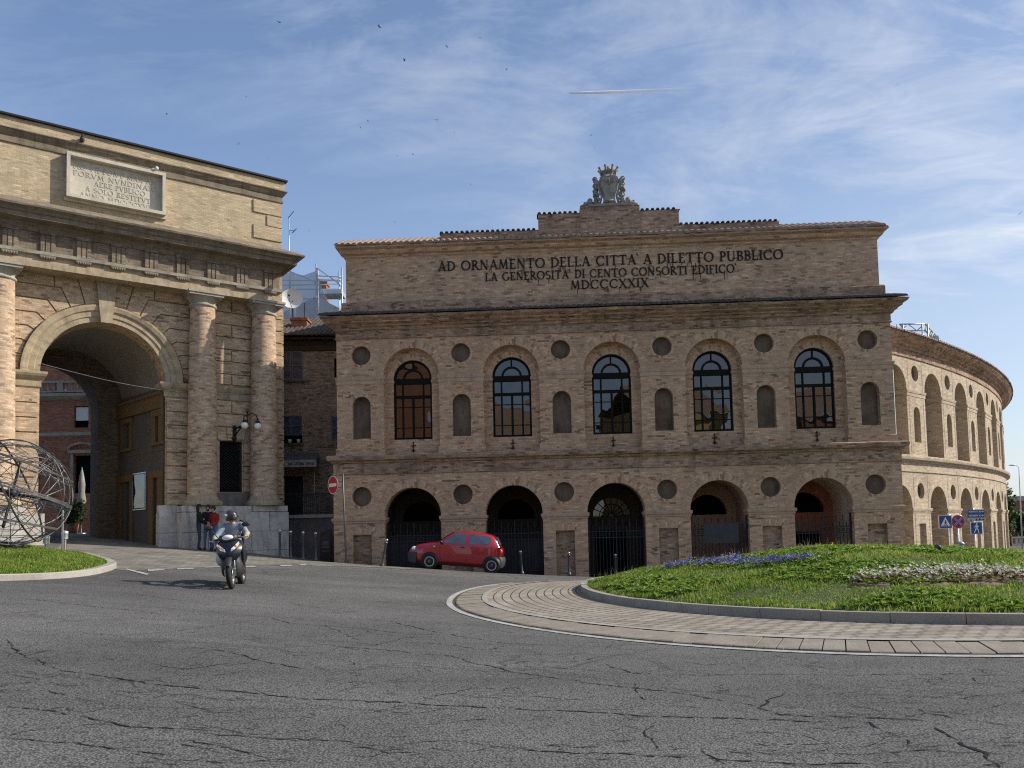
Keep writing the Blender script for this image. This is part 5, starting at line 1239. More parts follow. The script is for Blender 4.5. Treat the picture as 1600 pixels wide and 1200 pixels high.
s=MB(); s.tube([(-8.92,-1.0,2.5),(-8.92,-1.0,4.8)],.025,6); s.build('awning_post','galvanised',aw)
# raised terrace in front of the house
ter=thing('raised_terrace','rough rendered terrace wall topped by a dark railing below the awning','terrace',(0,34.6,0))
s=MB(); s.panel(rect(-12,-6.9,-.6,2.36),[],0); s.box(-12,-6.9,0.01,2.4,-.5,2.34); s.build('retaining_wall','rough_plaster',ter)
s=MB(); s.box(-12,-6.9,-.12,2.4,2.36,2.50); s.build('coping','limestone',ter)
s=MB(); s.box(-12,-6.95,-.02,.03,3.38,3.43); s.box(-12,-6.95,-.0,.02,2.58,2.61)
x=-11.9
while x<-7.0: s.box(x-.009,x+.009,-.0,.02,2.5,3.4); x+=.085
s.build('railing','black_iron',ter)
s=MB(); s.box(-8.75,-8.6,.6,.7,2.5,3.0); s.build('table_leg','rough_plaster',ter)
pnl=thing('information_panel','black information board leaning against the terrace wall','information panel',(0,33.9,0))
s=MB(); x0,x1=at(500,850,33.9).x,at(517,850,33.9).x; zb=G(x0,33.9)-.05; s.prism([(x0,zb),(x1,zb),(x1,zb+1.36),(x0,zb+1.24)],0,.1); s.build('board','info_black',pnl)
s=MB(); s.box(x0+.10,x1-.12,-.006,0,zb+1.02,zb+1.04); s.box(x0+.10,x1-.28,-.006,0,zb+.94,zb+.96); s.box(x0+.10,x1-.08,-.005,0,zb+.72,zb+.88); s.box(x0+.10,x1-.08,-.005,0,zb+.58,zb+.68)
for dx in (.10,.2,.3): s.box(x0+dx,x0+dx+.06,-.006,0,zb+.42,zb+.48)
s.build('printed_lines','info_grey',pnl)
# scaffolding and netting behind
sc_=thing('scaffolding','galvanised scaffolding with a working deck behind the brick house roof','scaffolding',(0,0,0))
s=MB()
def pole(u,v0,v1,Y,r=.045): a=at(u,v0,Y); b=at(u,v1,Y); s.tube([a,(a.x,b.y,b.z)],r,6); return a,b
for (u,v0,v1,Y) in ((453,424,540,48),(460,428,540,49),(494,412,540,48),(497,420,540,49),(530,424,540,48),(534,418,540,47.5)): pole(u,v0,v1,Y)
for (u0,v0,u1,v1) in ((440,438,531,439),(440,446,531,444),(494,431,534,433),(494,437,534,438),(494,418,534,446),(453,424,494,441),(445,452,531,452),(440,467,534,467)): s.tube([at(u0,v0,48),at(u1,v1,48)],.035,5)
s.build('tubes','galvanised',sc_)
s=MB(); a,b=at(505,458,48),at(538,460,48); s.box(a.x,b.x,47.2,48.4,a.z-.28,a.z-.02); s.build('working_deck','galvanised',sc_)
net=MB(); g=[[at(440,428,47.9),at(440,540,47.9)],[at(453,426,47.85),at(453,540,47.9)],[at(474,430,47.8),at(474,540,47.85)],[at(494,423,47.85),at(494,540,47.9)],[at(500,440,47.4),at(508,540,47.0)],[at(505,455,47.1),at(528,540,46.6)],[at(510,466,46.9),at(545,540,46.2)]]
vs=[];fs=[]; ROW=8
for a,b in g:
    for k in range(ROW+1): p=a.lerp(b,k/ROW); vs.append(p+Vector((0,.06*math.sin(k*1.7+p.x*3),0)))
for i in range(len(g)-1):
    for k in range(ROW): fs.append((i*(ROW+1)+k,(i+1)*(ROW+1)+k,(i+1)*(ROW+1)+k+1,i*(ROW+1)+k+1))
net.add(vs,fs,smooth=True); net.build('debris_net','scaffold_net',sc_)
rh=thing('rear_house','pale gabled house with a brick chimney behind the scaffolding','house',(0,0,0))
a=at(500,470,52); b=at(545,482,52); s=MB(); s.prism([(-22,2),(a.x+3,2),(a.x+3,a.z-1.4),(a.x-.3,a.z+.3),(-14.6,a.z-.6),(-22,a.z-3)],52,60); s.build('gable_wall','wall_pale',rh)
s=MB(); p=at(506,452,53); s.box(p.x-.35,p.x+.35,52.2,52.9,p.z-2,p.z+.1); s.box(p.x-.42,p.x+.42,52.1,53.0,p.z+.1,p.z+.3); s.build('chimney','red_brick',rh)
# dish and aerials
dish=thing('satellite_dish','round white satellite dish on a pole above the dark tiled roof','satellite dish',at(456,466,41))
s=MB(); pr=[(r,.16*(r/.55)**2-.16) for r in (0.001,.15,.3,.42,.52,.55)]; s.lathe(pr,(0,0,0),22); s.xf(Matrix.Rotation(R(82),4,'X')@Matrix.Rotation(R(12),4,'Y')); s.build('reflector','dish_white',dish)
s=MB(); s.tube([(0,.15,-.1),(0,.2,-2.2)],.03,6); s.tube([(0,0,-.5),(0,-.5,-.25),(0,-.52,0)],.015,5); s.sphere((0,-.52,.0),.06,8,6); s.tube([(.62,.2,-.2),(.62,.2,-2.0)],.03,6); s.build('mount','black_iron',dish)
ant=thing('roof_aerial','thin rooftop television aerial beside the gate cornice','aerial',at(452,396,44))
s=MB(); zt=at(452,338,44).z-ant.location.z; s.tube([(0,0,-2.5),(0,0,zt)],.025,6); s.build('mast','galvanised',ant)
s=MB(); s.tube([(-.05,0,zt-.1),(.30,-.1,zt+.25)],.02,5)
for k in range(7): q=Vector((-.05+.05*k,-.014*k,zt-.1+.05*k)); s.tube([q+Vector((-.1,.3,.1)),q+Vector((.1,-.3,-.1))],.012,4)
z2=at(452,360,44).z-ant.location.z; s.tube([(0,0,z2),(.25,0,z2)],.015,5); s.tube([(.18,0,z2-.15),(.42,0,z2+.1)],.025,5); s.build('dipoles','black_iron',ant)
# buildings seen through the archway
bb=thing('balustrade_house','shadowed red brick house with stone balustrade seen through the archway','house',(0,44,0))
s=MB(); s.panel(rect(-34,-19,1.2,9.7),[dict(p=rect(-24.2,-23.4,7.85,9.05),d=.2,back=1),dict(p=rect(-24.15,-23.2,4.2,6.3),d=.2,back=1),dict(p=rect(-27.3,-26.2,4.2,6.3),d=.2,back=1),dict(p=rect(-27.3,-26.3,7.85,9.05),d=.2,back=1)],0); s.build('front_wall',['red_brick','dark_void'],bb)
s=MB(); s.mould([(0,7.35),(.12,7.42),(.12,7.56),(0,7.6)],-34,-19,.1); s.mould([(0,9.4),(.1,9.45),(.3,9.6),(.3,9.75),(0,9.8)],-34,-19,.1)
for c in (-23.7,-26.75):
    s.box(c-.65,c-.5,-.06,.02,4.2,6.4); s.box(c+.5,c+.65,-.06,.02,4.2,6.4); s.box(c-.75,c+.75,-.14,.02,6.42,6.6)
    s.tube([(c+.75*math.cos(PI*k/12),-.12,6.6+.36*math.sin(PI*k/12)) for k in range(13)],.06,6)
s.build('cornices','limestone',bb)
s=MB(); s.box(-34,-19,-.28,0,9.8,9.88); s.box(-34,-19,-.3,.02,10.32,10.44)
x=-33.8
while x<-19.2: s.lathe([(.07,0),(.05,.06),(.11,.2),(.05,.34),(.07,.44)],(x,-.14,9.88),8); x+=.33
s.box(-25.0,-24.7,-.29,.01,9.8,10.45)
s.build('balustrade','limestone',bb)
s=MB(); s.box(-24.15,-23.45,.08,.12,8.25,9.0); s.build('roller_blind','dish_white',bb)
s=MB(); s.box(-34,-24.25,3,9,9,13.5); s.build('upper_storey','red_brick',bb); s=MB(); s.box(-24.25,-23.2,3.5,9,9,12.0); s.build('side_block','white_plaster',bb)
par=thing('closed_parasol','closed white parasol beside the potted shrub beyond the archway','parasol',at(127,836,41.5)); par.location.z=G(par.location.x,41.5)
s=MB(); s.tube([(0,0,0),(0,0,3.5)],.03,6); s.lathe([(.25,0),(.25,.08),(.03,.1)],(0,0,0),12); s.build('pole','steel',par)
s=MB(); s.lathe([(.16,1.6),(.22,1.75),(.15,2.2),(.17,2.6),(.10,3.1),(.02,3.45)],(0,0,0),9); s.build('folded_canopy','shaded_parasol_cloth',par)
pot=thing('potted_shrub','dark potted shrub near the foot of the far archway','potted plant',at(113,838,40)); pot.location.z=G(pot.location.x,40)
s=MB(); s.lathe([(.001,0),(.22,0),(.3,.5),(.27,.5),(.2,.42)],(0,0,0),14); s.build('pot','pot_terracotta',pot)
def leaf_cloud(mb,c,rad,n,size,sq=(1,1,1),hole=.0):
    for k in range(n):
        d=Vector((random.gauss(0,1),random.gauss(0,1),random.gauss(0,1))).normalized(); r=rad*(random.random()**.45)
        p=Vector(c)+Vector((d.x*sq[0],d.y*sq[1],d.z*sq[2]))*r; u=Vector((random.gauss(0,1),random.gauss(0,1),random.gauss(0,1))).normalized(); v=u.orthogonal().normalized()*size*random.uniform(.3,.6); u=u*size*random.uniform(.6,1.2)
        mb.add([p,p+u*.5+v,p+u,p+u*.5-v],[(0,1,2,3)])
s=MB(); leaf_cloud(s,(0,0,1.1),.65,500,.16,(1,1,1.1)); s.build('foliage','shrub_leaf',pot)
# ---------------------------------------------------------------- street furniture
def tilt_to(o,dx,dy,h):      # lean an upright thing so its top moves by dx,dy over height h
    o.rotation_euler=(math.atan2(-dy,h) if dy else 0,math.atan2(dx,h),0)
bl=[(437.3,871.4,438,827,'slim dark bollard nearest the stone gate plinth, first of the row'),(454.5,872.3,455,828.8,'slim dark bollard second from the stone gate plinth'),(474,874,475,829.7,'slim dark bollard third from the stone gate plinth'),(493.5,875.7,494.5,831,'slim dark bollard in front of the information panel'),
 (597,885,604.5,841,'leaning slim bollard in front of the first arena arch'),(816,896.5,813,860,'slim bollard behind the rear of the red car'),(889.5,898,888.5,862,'dark bollard by the arena pier at the edge of the traffic island')]
proto=None
for (u,v,u2,v2,lb) in bl:
    p=gnd(u,v)
    if p.y>30.2: p=at(u,v,29.2 if u>520 else 30.2)
    if proto is None:
        proto=thing('bollard',lb,'bollard',p,0,'slim metal bollards along the pavement edge')
        s=MB(); s.lathe([(.07,0),(.07,.05),(.05,.09),(.042,.12),(.042,.84),(.058,.86),(.058,.89),(.03,.91),(.03,.93)],(0,0,0),12); s.build('post','bollard_metal',proto)
        s=MB(); s.sphere((0,0,.975),.058,10,8); s.build('ball_cap','bollard_ball',proto); b=proto
    else: b=dup(proto,p,0,lb)
    q=at(u2,v2,p.y); b.scale=(1,1,max(.8,min(1.25,(q.z-p.z)/1.03)))
    if abs(u2-u)>2.5: tilt_to(b,q.x-p.x,0,q.z-p.z)
b=dup(proto,(0,0,0),0,'dark bollard half hidden behind the seeded grass of the island'); p=at(961.5,868,30.6); b.location=(p.x,p.y,G(p.x,p.y)); b.scale=(1,1,max(.9,(p.z-b.location.z)/1.03))
# no-entry sign
p=at(541,880,29.6); q=at(535.5,740,p.y)
ne=thing('no_entry_sign','round red no entry sign with a white bar on a leaning pole','road sign',p,0); tilt_to(ne,q.x-p.x,0,q.z-p.z); H=q.z-p.z
s=MB(); s.lathe([(.06,0),(.06,.1),(.035,.12),(.033,H*.55),(.028,H*.55+.02),(.028,H),(.0,H+.02)],(0,0,0),10); s.build('pole','bollard_metal',ne)
def disc(mb,r,y,n=32,z=0,x=0): mb.add([(x+r*math.cos(-2*PI*k/n),y,z+r*math.sin(-2*PI*k/n)) for k in range(n)],[tuple(range(n))[::-1]])
zc=at(521,757.5,p.y).z-p.z; dsk=MB(); Rr=.345
dsk.lathe([(.001,.012),(Rr,.012),(Rr+.008,0),(Rr,-.012),(.001,-.012)],(0,0,0),36); dsk.xf(Matrix.Rotation(R(90),4,'X'))
xc=at(521,757.5,p.y).x-(p.x+(q.x-p.x)*(zc/H)); FR=Matrix.Translation((xc,-.06,zc))@Matrix.Rotation(R(-46),4,'Z')
dsk.xf(FR); d_=dsk.build('disc','sign_back',ne)
s=MB(); disc(s,Rr-.002,-.0135,36); s.xf(FR); s.build('white_rim','sign_white',d_)
s=MB(); disc(s,Rr-.028,-.0155,36); s.xf(FR); s.build('red_face','sign_red',d_)
s=MB(); s.box(-.25,.25,-.0185,-.0165,-.062,.062); s.xf(FR); s.build('white_bar','sign_white',d_)
s=MB(); s.tube([(0,0,zc+.12),(xc,-.05,zc+.12)],.015,5); s.tube([(0,0,zc-.1),(xc,-.05,zc-.1)],.015,5); s.tube([(xc,-.05,zc-.4),(xc,-.05,zc+.40)],.018,5); s.build('bracket','bollard_metal',ne)
# cluster of signs to the right
def sign_post(name,lb,u,vt,Y,H0=None):
    p=at(u,870,Y); z=G(p.x,Y); t=thing(name,lb,'road sign',(p.x,Y,z),0); zt=at(u,vt,Y).z-z
    s=MB(); s.lathe([(.03,-.1),(.03,zt),(.0,zt+.01)],(0,0,0),8); s.build('pole','galvanised',t); return t,z
Y=33.0; t,z0=sign_post('crossing_sign','square blue sign with a walking figure in a white triangle','road sign' and 1487,803,Y); x0=t.location.x
a,b=at(1465,805,Y),at(1486.5,826,Y); cx,cz=(a.x+b.x)/2-x0,(a.z+b.z)/2-z0; hw=(b.x-a.x)/2
s=MB(); s.box(cx-hw,cx+hw,-.07,-.04,cz-hw,cz+hw); pl=s.build('plate','sign_white',t); s=MB(); s.box(cx-hw*.94,cx+hw*.94,-.074,-.0705,cz-hw*.94,cz+hw*.94); s.build('blue_face','sign_blue',pl)
s=MB(); s.prism([(cx-hw*.78,cz-hw*.68),(cx+hw*.78,cz-hw*.68),(cx,cz+hw*.72)],-.078,-.0745); s.build('white_triangle','sign_white',pl)
def walker(mb,cx,cz,h,y,ck=1):
    L=lambda a,b,w_: mb.tube([(cx+a[0]*h*ck,y,cz+a[1]*h),(cx+b[0]*h*ck,y,cz+b[1]*h)],w_*h,5)
    mb.sphere((cx+.02*h*ck,y,cz+.42*h),.085*h,10,6,(1,.06/h if h<1 else .1,1)); 
    mb.prism([(cx-.1*h,cz+.02*h),(cx+.09*h,cz+.0*h),(cx+.11*h,cz+.31*h),(cx-.07*h,cz+.33*h)],y-.002,y+.002)
    for a,b,w_ in (((.0,.03),(.14,-.2),.05),((.14,-.2),(.2,-.46),.04),((-.03,.03),(-.12,-.2),.05),((-.12,-.2),(-.26,-.44),.04),((.08,.28),(.22,.1),.03),((-.06,.28),(-.2,.08),.03)):
        d=Vector((b[0]-a[0],b[1]-a[1])).normalized(); n_=Vector((-d.y,d.x))*w_; P=[Vector(a)+n_,Vector(a)-n_,Vector(b)-n_,Vector(b)+n_]; mb.prism([(cx+q.x*h*ck,cz+q.y*h) for q in P],y-.002,y+.002)
s=MB(); walker(s,cx,cz-hw*.2,hw*.95,-.0805); 
for k in range(5): s.box(cx-hw*.62+k*hw*.27,cx-hw*.50+k*hw*.27,-.0792,-.0785,cz-hw*.66,cz-hw*.5)
s.build('figure','sign_black',pl)
t,z0=sign_post('no_stopping_sign','round blue no stopping sign with a red rim and cross',1499,806,Y); x0=t.location.x
c=at(1499,815,Y); cz=c.z-z0; r=(at(1510,815,Y).x-at(1488,815,Y).x)/2
for nm,mt,rr,y in (('rim','sign_white',r,-.05),('red_ring','sign_red',r*.955,-.053),('blue_face','sign_blue',r*.74,-.056)):
    s=MB(); 
    if nm=='rim': s.lathe([(.001,.01),(rr,.01),(rr,-.01),(.001,-.01)],(0,0,0),32); s.xf(Matrix.Translation((0,-.04,cz))@Matrix.Rotation(R(90),4,'X'))
    else: disc(s,rr,y,32,cz)
    o=s.build(nm,mt,t if nm=='rim' else o0)
    if nm=='rim': o0=o
for ang_,y in ((45,-.059),(-45,-.0585)):
    for wd,mt,dy in ((r*.11,'sign_white',0),(r*.075,'sign_red',-.002)):
        s=MB(); s.box(-r*.74,r*.74,y+dy-.001,y+dy,-wd,wd); s.xf(Matrix.Translation((0,0,cz))@Matrix.Rotation(R(ang_),4,'Y')); s.build('cross_bar',mt,o0)
t,z0=sign_post('direction_sign','stacked blue direction signs above a grey pictogram board and blue footpath sign',1525,794,Y); x0=t.location.x
def plate(nm,u0,u1,v0,v1,mt,par=t,y=-.05,th=.02):
    a,b=at(u0,v0,Y),at(u1,v1,Y); s=MB(); s.box(a.x-x0,b.x-x0,y,y+th,b.z-z0,a.z-z0); return s.build(nm,mt,par),(a.x-x0,b.x-x0,b.z-z0,a.z-z0)
for (v0,v1,tx_,t2) in ((796.5,802.2,"POLLENZA","MC"),(802.8,808.4,"CIVITANOVA","MC")):
    o,(xa,xb,za,zb)=plate('direction_plate',1511,1537,v0,v1,'sign_blue'); h=zb-za; s=MB()
    text_mb(s,tx_,xa+.04,xa+(xb-xa)*.60,za+h*.28,zb-h*.25,-.051,.002,1.1); text_mb(s,t2,xa+(xb-xa)*.66,xa+(xb-xa)*.80,za+h*.28,zb-h*.25,-.051,.002,1.1)
    xm=xb-.02; zm=(za+zb)/2; s.prism([(xm-.10,zm-.012),(xm-.06,zm-.012),(xm-.06,zm-.04),(xm,zm),(xm-.06,zm+.04),(xm-.06,zm+.012),(xm-.10,zm+.012)],-.053,-.051); s.build('lettering','sign_white',o)
o,(xa,xb,za,zb)=plate('pictogram_board',1511.5,1538,808.8,814.6,'sign_grey'); s=MB(); zm=(za+zb)/2
s.prism([(xa+.09,zm-.05),(xa+.15,zm-.05),(xa+.12,zm+.04)],-.053,-.051); s.prism(circ(xa+.34,zm-.01,.035,10),-.053,-.051); s.prism(circ(xa+.48,zm,.045,8),-.053,-.051)
xm=xb-.09; s.box(xm-.06,xm+.03,-.053,-.051,zm-.01,zm+.01); s.prism([(xm+.02,zm-.05),(xm+.06,zm),(xm+.02,zm+.05)],-.053,-.051); s.build('pictograms','sign_black',o)
o,(xa,xb,za,zb)=plate('footpath_plate',1515,1534.5,815.8,834.6,'sign_white'); o2,_=plate('blue_face',1515.8,1533.6,816.6,833.8,'sign_blue',o,-.054,.003)
s=MB(); walker(s,(xa+xb)/2,(za+zb)/2,(zb-za)*.85,-.057); s.build('figure','sign_white',o)
# little lamps on the mound
lm=[(1443,858.5,'small round floodlight sunk in the grass, leftmost of the pair beside the signs',0),(1466,858,'small tilted floodlight in the grass under the crossing sign',1),(1224,848,'small lamp on the grassy crest in front of the fourth arena pier',0),(1252,851,'small ring shaped lamp on the grassy crest by the open gate',0)]
p0=None
for u,v,lb,k in lm:
    q=gnd(u,v+4,0,mound)
    if q.y>28: q=at(u,v+4,20.5); q.z=mound(q.x,20.5)
    if p0 is None:
        p0=thing('floodlight',lb,'floodlight',q,0,'small floodlights on the mound'); p0.scale=(.62,)*3
        s=MB(); s.lathe([(.001,-.08),(.09,-.07),(.12,.0),(.115,.03),(.10,.03),(.001,.015)],(0,0,0),14); s.xf(Matrix.Translation((0,0,.15))@Matrix.Rotation(R(55),4,'Y')@Matrix.Rotation(R(20),4,'X')); s.build('housing','bollard_metal',p0)
        s=MB(); s.tube([(0,0,-.05),(0,0,.12)],.02,6); s.box(-.05,.05,-.05,.05,-.02,.01); s.build('stake','bollard_metal',p0)
    else: dup(p0,q,R(40*k+15),lb)
q=at(1502,860,21); q.z=mound(q.x,21); pl_=thing('path_lamp','stubby grey path lamp with a slanted cap in the island grass','path lamp',q,0)
zt=at(1502,846,21).z-q.z
s=MB(); s.lathe([(.055,-.05),(.06,zt-.08)],(0,0,0),14); s.build('stem','galvanised',pl_); s=MB(); s.lathe([(.001,.05),(.06,.04),(.095,0),(.09,-.02),(.05,-.03)],(0,0,0),16); s.xf(Matrix.Translation((0,0,zt-.05))@Matrix.Rotation(R(12),4,'Y')); s.build('cap','galvanised',pl_)
# lamps on the left lawn
def bl_lamp(u,vb,vt,Y,lb,proto_=None):
    q=at(u,vb,Y); z=lawn(q.x,Y) if q.x<-11.5 else G(q.x,Y); H=at(u,vt,Y).z-z
    t=thing('lawn_lamp',lb,'lawn lamp',(q.x,Y,z),0,'steel bollard lamps by the globe')
    s=MB(); s.lathe([(.05,-.1),(.05,H-.26)],(0,0,0),12); s.build('stem','steel',t); s=MB(); s.lathe([(.09,H-.26),(.09,H-.12),(.10,H-.10),(.10,H-.03),(.03,H),(.0,H)],(0,0,0),14); s.build('head','galvanised',t); return t
bl_lamp(72,856,836,24,'short steel lawn lamp just right of the wire globe'); bl_lamp(101,862,829,24.5,'taller steel lawn lamp beside the thin post by the wire globe')
q=at(97.5,861,24); tp=thing('thin_post','thin grey steel post beside the lawn lamp and the wire globe','post',(q.x,24,G(q.x,24)),0); s=MB(); s.lathe([(.03,-.1),(.03,at(97,792,24).z-G(q.x,24))],(0,0,0),8); s.build('tube','steel',tp)
# ---------------------------------------------------------------- wire globe sculpture
gc=at(19,770.5,21); RG=89*21/FPX/math.cos(math.atan(.62))**0; RG=85*21/FPX
gl_=thing('wire_globe','open steel globe sculpture of woven bands and rods on the lawn','sculpture',gc,0)
random.seed(11)
def gcirc(axis,off=0,r=RG,a0=0,a1=360,n=48):
    ax=Vector(axis).normalized(); u=ax.orthogonal().normalized(); v=ax.cross(u); c=ax*off*r; rr=r*math.sqrt(max(0,1-off*off)); return [c+(u*math.cos(R(a0+(a1-a0)*k/n))+v*math.sin(R(a0+(a1-a0)*k/n)))*rr for k in range(n+(0 if a1-a0==360 else 1))]
for ax,off,w_ in (((.25,.2,1),0,.022),((.28,.2,1),.06,.018),((.9,.3,.35),.1,.022),((-.5,.7,.45),-.1,.02),((.6,-.7,.3),.0,.02),((.35,.2,1),.55,.022),((.2,.1,1),-.5,.024)):
    s=MB(); P=gcirc(ax,off); n=len(P); axn=Vector(ax).normalized(); vs=[];fs=[]
    for p in P: o_=p.normalized()*.009; vs+=[p-axn*w_-o_,p+axn*w_-o_,p+axn*w_+o_,p-axn*w_+o_]
    for i in range(n):
        j=(i+1)%n
        for c in range(4): fs.append((i*4+c,i*4+(c+1)%4,j*4+(c+1)%4,j*4+c))
    s.add(vs,fs); s.build('band','sculpture_steel',gl_)
s=MB()
for k in range(64):
    ax=(random.gauss(0,1),random.gauss(0,1),random.gauss(0,1)); a0=random.uniform(0,360); s.tube(gcirc(ax,random.uniform(-.55,.55),RG*random.uniform(.93,1.0),a0,a0+random.uniform(50,190),16),random.uniform(.007,.012),4)
for k in range(20):
    a=Vector((random.gauss(0,1),random.gauss(0,1),random.gauss(0,1))).normalized()*RG*.97; b=(a+Vector((random.gauss(0,.7),random.gauss(0,.7),random.gauss(0,.7)))*RG).normalized()*RG*.97; s.tube([a,b],.008,4)
s.build('rods','sculpture_steel',gl_)
s=MB()
for k in range(4): a=Vector((random.gauss(0,1),random.gauss(0,1),random.gauss(0,.5))).normalized()*RG*.95; s.tube([a,a*-1],.035,6)
s.sphere((0,0,0),.14,10,8); s.tube([(0,0,-RG-.1),(0,0,-RG*.9)],.3,10); s.build('axles','black_iron',gl_)
# ---------------------------------------------------------------- figures
def skin_graph(name,J,E,mat,parent,sub=1,root=0):
    ids={k:i for i,k in enumerate(J)}; me=bpy.data.meshes.new('tmp'); me.from_pydata([J[k][0] for k in J],[(ids[a],ids[b]) for a,b in E],[])
    o=bpy.data.objects.new('tmp',me); COL.objects.link(o); md=o.modifiers.new('s','SKIN'); md.use_smooth_shade=True
    for k,i in ids.items():
        r=J[k][1]; r=r if isinstance(r,(tuple,list)) else (r,r); me.skin_vertices[0].data[i].radius=r
    for i in range(len(ids)): me.skin_vertices[0].data[i].use_root=(i==root)
    sb=o.modifiers.new('u','SUBSURF'); sb.levels=sub; sb.render_levels=sub
    dg=bpy.context.evaluated_depsgraph_get(); ev=o.evaluated_get(dg); nm=bpy.data.meshes.new_from_object(ev); bpy.data.objects.remove(o); bpy.data.meshes.remove(me)
    nm.name=name; nm.materials.clear(); nm.materials.append(M[mat])
    for p in nm.polygons: p.use_smooth=True; p.material_index=0
    return nm
def join_mb(me,mb,mats):
    # append builder geometry to a mesh as further islands (fingers, face) and keep it one object
    import bmesh
    bm=bmesh.new(); bm.from_mesh(me); base=len(me.materials)
    for m in mats: me.materials.append(M[m])
    vs=[bm.verts.new(v) for v in mb.v]
    for f,mi in zip(mb.f,mb.m):
        try: nf=bm.faces.new([vs[i] for i in f]); nf.material_index=base+mi; nf.smooth=True
        except ValueError: pass
    bm.to_mesh(me); bm.free()
def figure(name,label,loc,rz,Jp,cl,skin='skin',hair='hair_dark',beard=False,head_yaw=0,hair_long=False,helmet=None,top_child='jacket',group=None,scale=1.0):
    """Jp: joints; clothes: top, legs, shoes."""
    root=thing(name,label,'person',loc,rz,group); root.scale=(scale,)*3
    V=Vector; j={k:V(v) for k,v in Jp.items()}
    J={'pel':(j['pel'],(.13,.10)),'spi':(j['pel'].lerp(j['che'],.5),(.125,.095)),'che':(j['che'],(.145,.105)),'nec':(j['nec'],.052),'hd0':(j['hea']-V((0,0,.07)),(.062,.07)),'hd1':(j['hea'],(.074,.088)),'hd2':(j['hea']+V((0,0,.07)),(.066,.078))}
    E=[('pel','spi'),('spi','che'),('che','nec'),('nec','hd0'),('hd0','hd1'),('hd1','hd2')]
    for s_ in 'LR':
        J.update({'sh'+s_:(j['sh'+s_],.058),'el'+s_:(j['el'+s_],.042),'wr'+s_:(j['wr'+s_],.030),'pa'+s_:(j['wr'+s_]+(j['wr'+s_]-j['el'+s_]).normalized()*.06,(.040,.022)),'hi'+s_:(j['hi'+s_],.085),'kn'+s_:(j['kn'+s_],.058),'an'+s_:(j['an'+s_],.040),'to'+s_:(j['to'+s_],(.045,.03))})
        E+=[('che','sh'+s_),('sh'+s_,'el'+s_),('el'+s_,'wr'+s_),('wr'+s_,'pa'+s_),('pel','hi'+s_),('hi'+s_,'kn'+s_),('kn'+s_,'an'+s_),('an'+s_,'to'+s_)]
    me=skin_graph('body',J,E,skin,root)
    mb=MB()
    for s_ in 'LR':                                             # five fingers each
        w_=j['wr'+s_]; d=(w_-j['el'+s_]).normalized(); sd=d.cross(V((0,1,.3))).normalized(); nr=d.cross(sd); p0=w_+d*.075
        for k,(o_,L) in enumerate(((-.030,.055),(-.011,.068),(.009,.062),(.028,.048))):
            a=p0+sd*o_; mb.tube([a-d*.03,a+d*L*.5+nr*.012,a+d*L*.85+nr*.04],.0088,5)
        a=w_+d*.03+sd*.034*(-1); mb.tube([a,a-sd*.03+d*.03,a-sd*.036+d*.06+nr*.015],.0095,5)
    h=j['hea']; c,sn=math.cos(head_yaw),math.sin(head_yaw); HR=Matrix.Translation(h)@Matrix.Rotation(head_yaw,4,'Z'); m=mb.mark()
    mb.lathe([(.001,.03),(.012,.0),(.018,-.03),(.004,-.038)],(0,-.095,.0),8); 
    for sx_ in (-1,1): mb.sphere((sx_*.082,.01,-.005),.03,8,6,(.4,.8,1.1))
    mb.tube([(-.025,-.088,-.062),(0,-.094,-.060),(.025,-.088,-.062)],.007,5)
    mb.mi=1
    for sx_ in (-1,1): mb.sphere((sx_*.033,-.083,.018),.012,8,6)
    mb.mi=0; mb.xf(HR,m); join_mb(me,mb,[skin,'eye_dark'])
    # clothed regions of the body surface take the cloth they are under
    b0=len(me.materials); [me.materials.append(M[cl[k]]) for k in ('top','legs','shoes')]
    SEG=[('pel','spi',0),('spi','che',0),('che','nec',0),('hd0','hd2',None)]
    for s_ in 'LR': SEG+=[('che','sh'+s_,0),('sh'+s_,'el'+s_,0),('el'+s_,'wr'+s_,0),('wr'+s_,'pa'+s_,None),('pel','hi'+s_,1),('hi'+s_,'kn'+s_,1),('kn'+s_,'an'+s_,1),('an'+s_,'to'+s_,2)]
    for p in me.polygons:
        if p.material_index: continue
        best=(9,None); c=p.center
        for a,b,k in SEG:
            A,B=J[a][0],J[b][0]; d=B-A; t_=max(0,min(1,(c-A).dot(d)/max(1e-9,d.length_squared))); r=(c-A-d*t_).length
            if a=='hd0': r-=.02
            if r<best[0]: best=(r,k,t_,a)
        if best[1] is None or (best[3]=='che' and best[2]>.75 and c.z>j['nec'].z-.02): continue
        p.material_index=b0+best[1]
    body=bpy.data.objects.new('body',me); COL.objects.link(body); body.parent=root
    def cloth(nm,keys,grow,mat,edges=None):
        JJ={k:(J[k][0],tuple((r+grow) for r in (J[k][1] if isinstance(J[k][1],(tuple,list)) else (J[k][1],)*2))) for k in keys}
        EE=[e for e in E if e[0] in JJ and e[1] in JJ]; mm=skin_graph(nm,JJ,EE,mat,root); o=bpy.data.objects.new(nm,mm); COL.objects.link(o); o.parent=root; return o
    top=['spi','che','shL','shR','elL','elR']+(['wrL','wrR'] if cl.get('sleeve','long')=='long' else [])
    cloth(top_child,top,.020,cl['top'])
    for s_ in 'LR': cloth('shoe',['an'+s_,'to'+s_],.014,cl['shoes'])
    hb=MB()
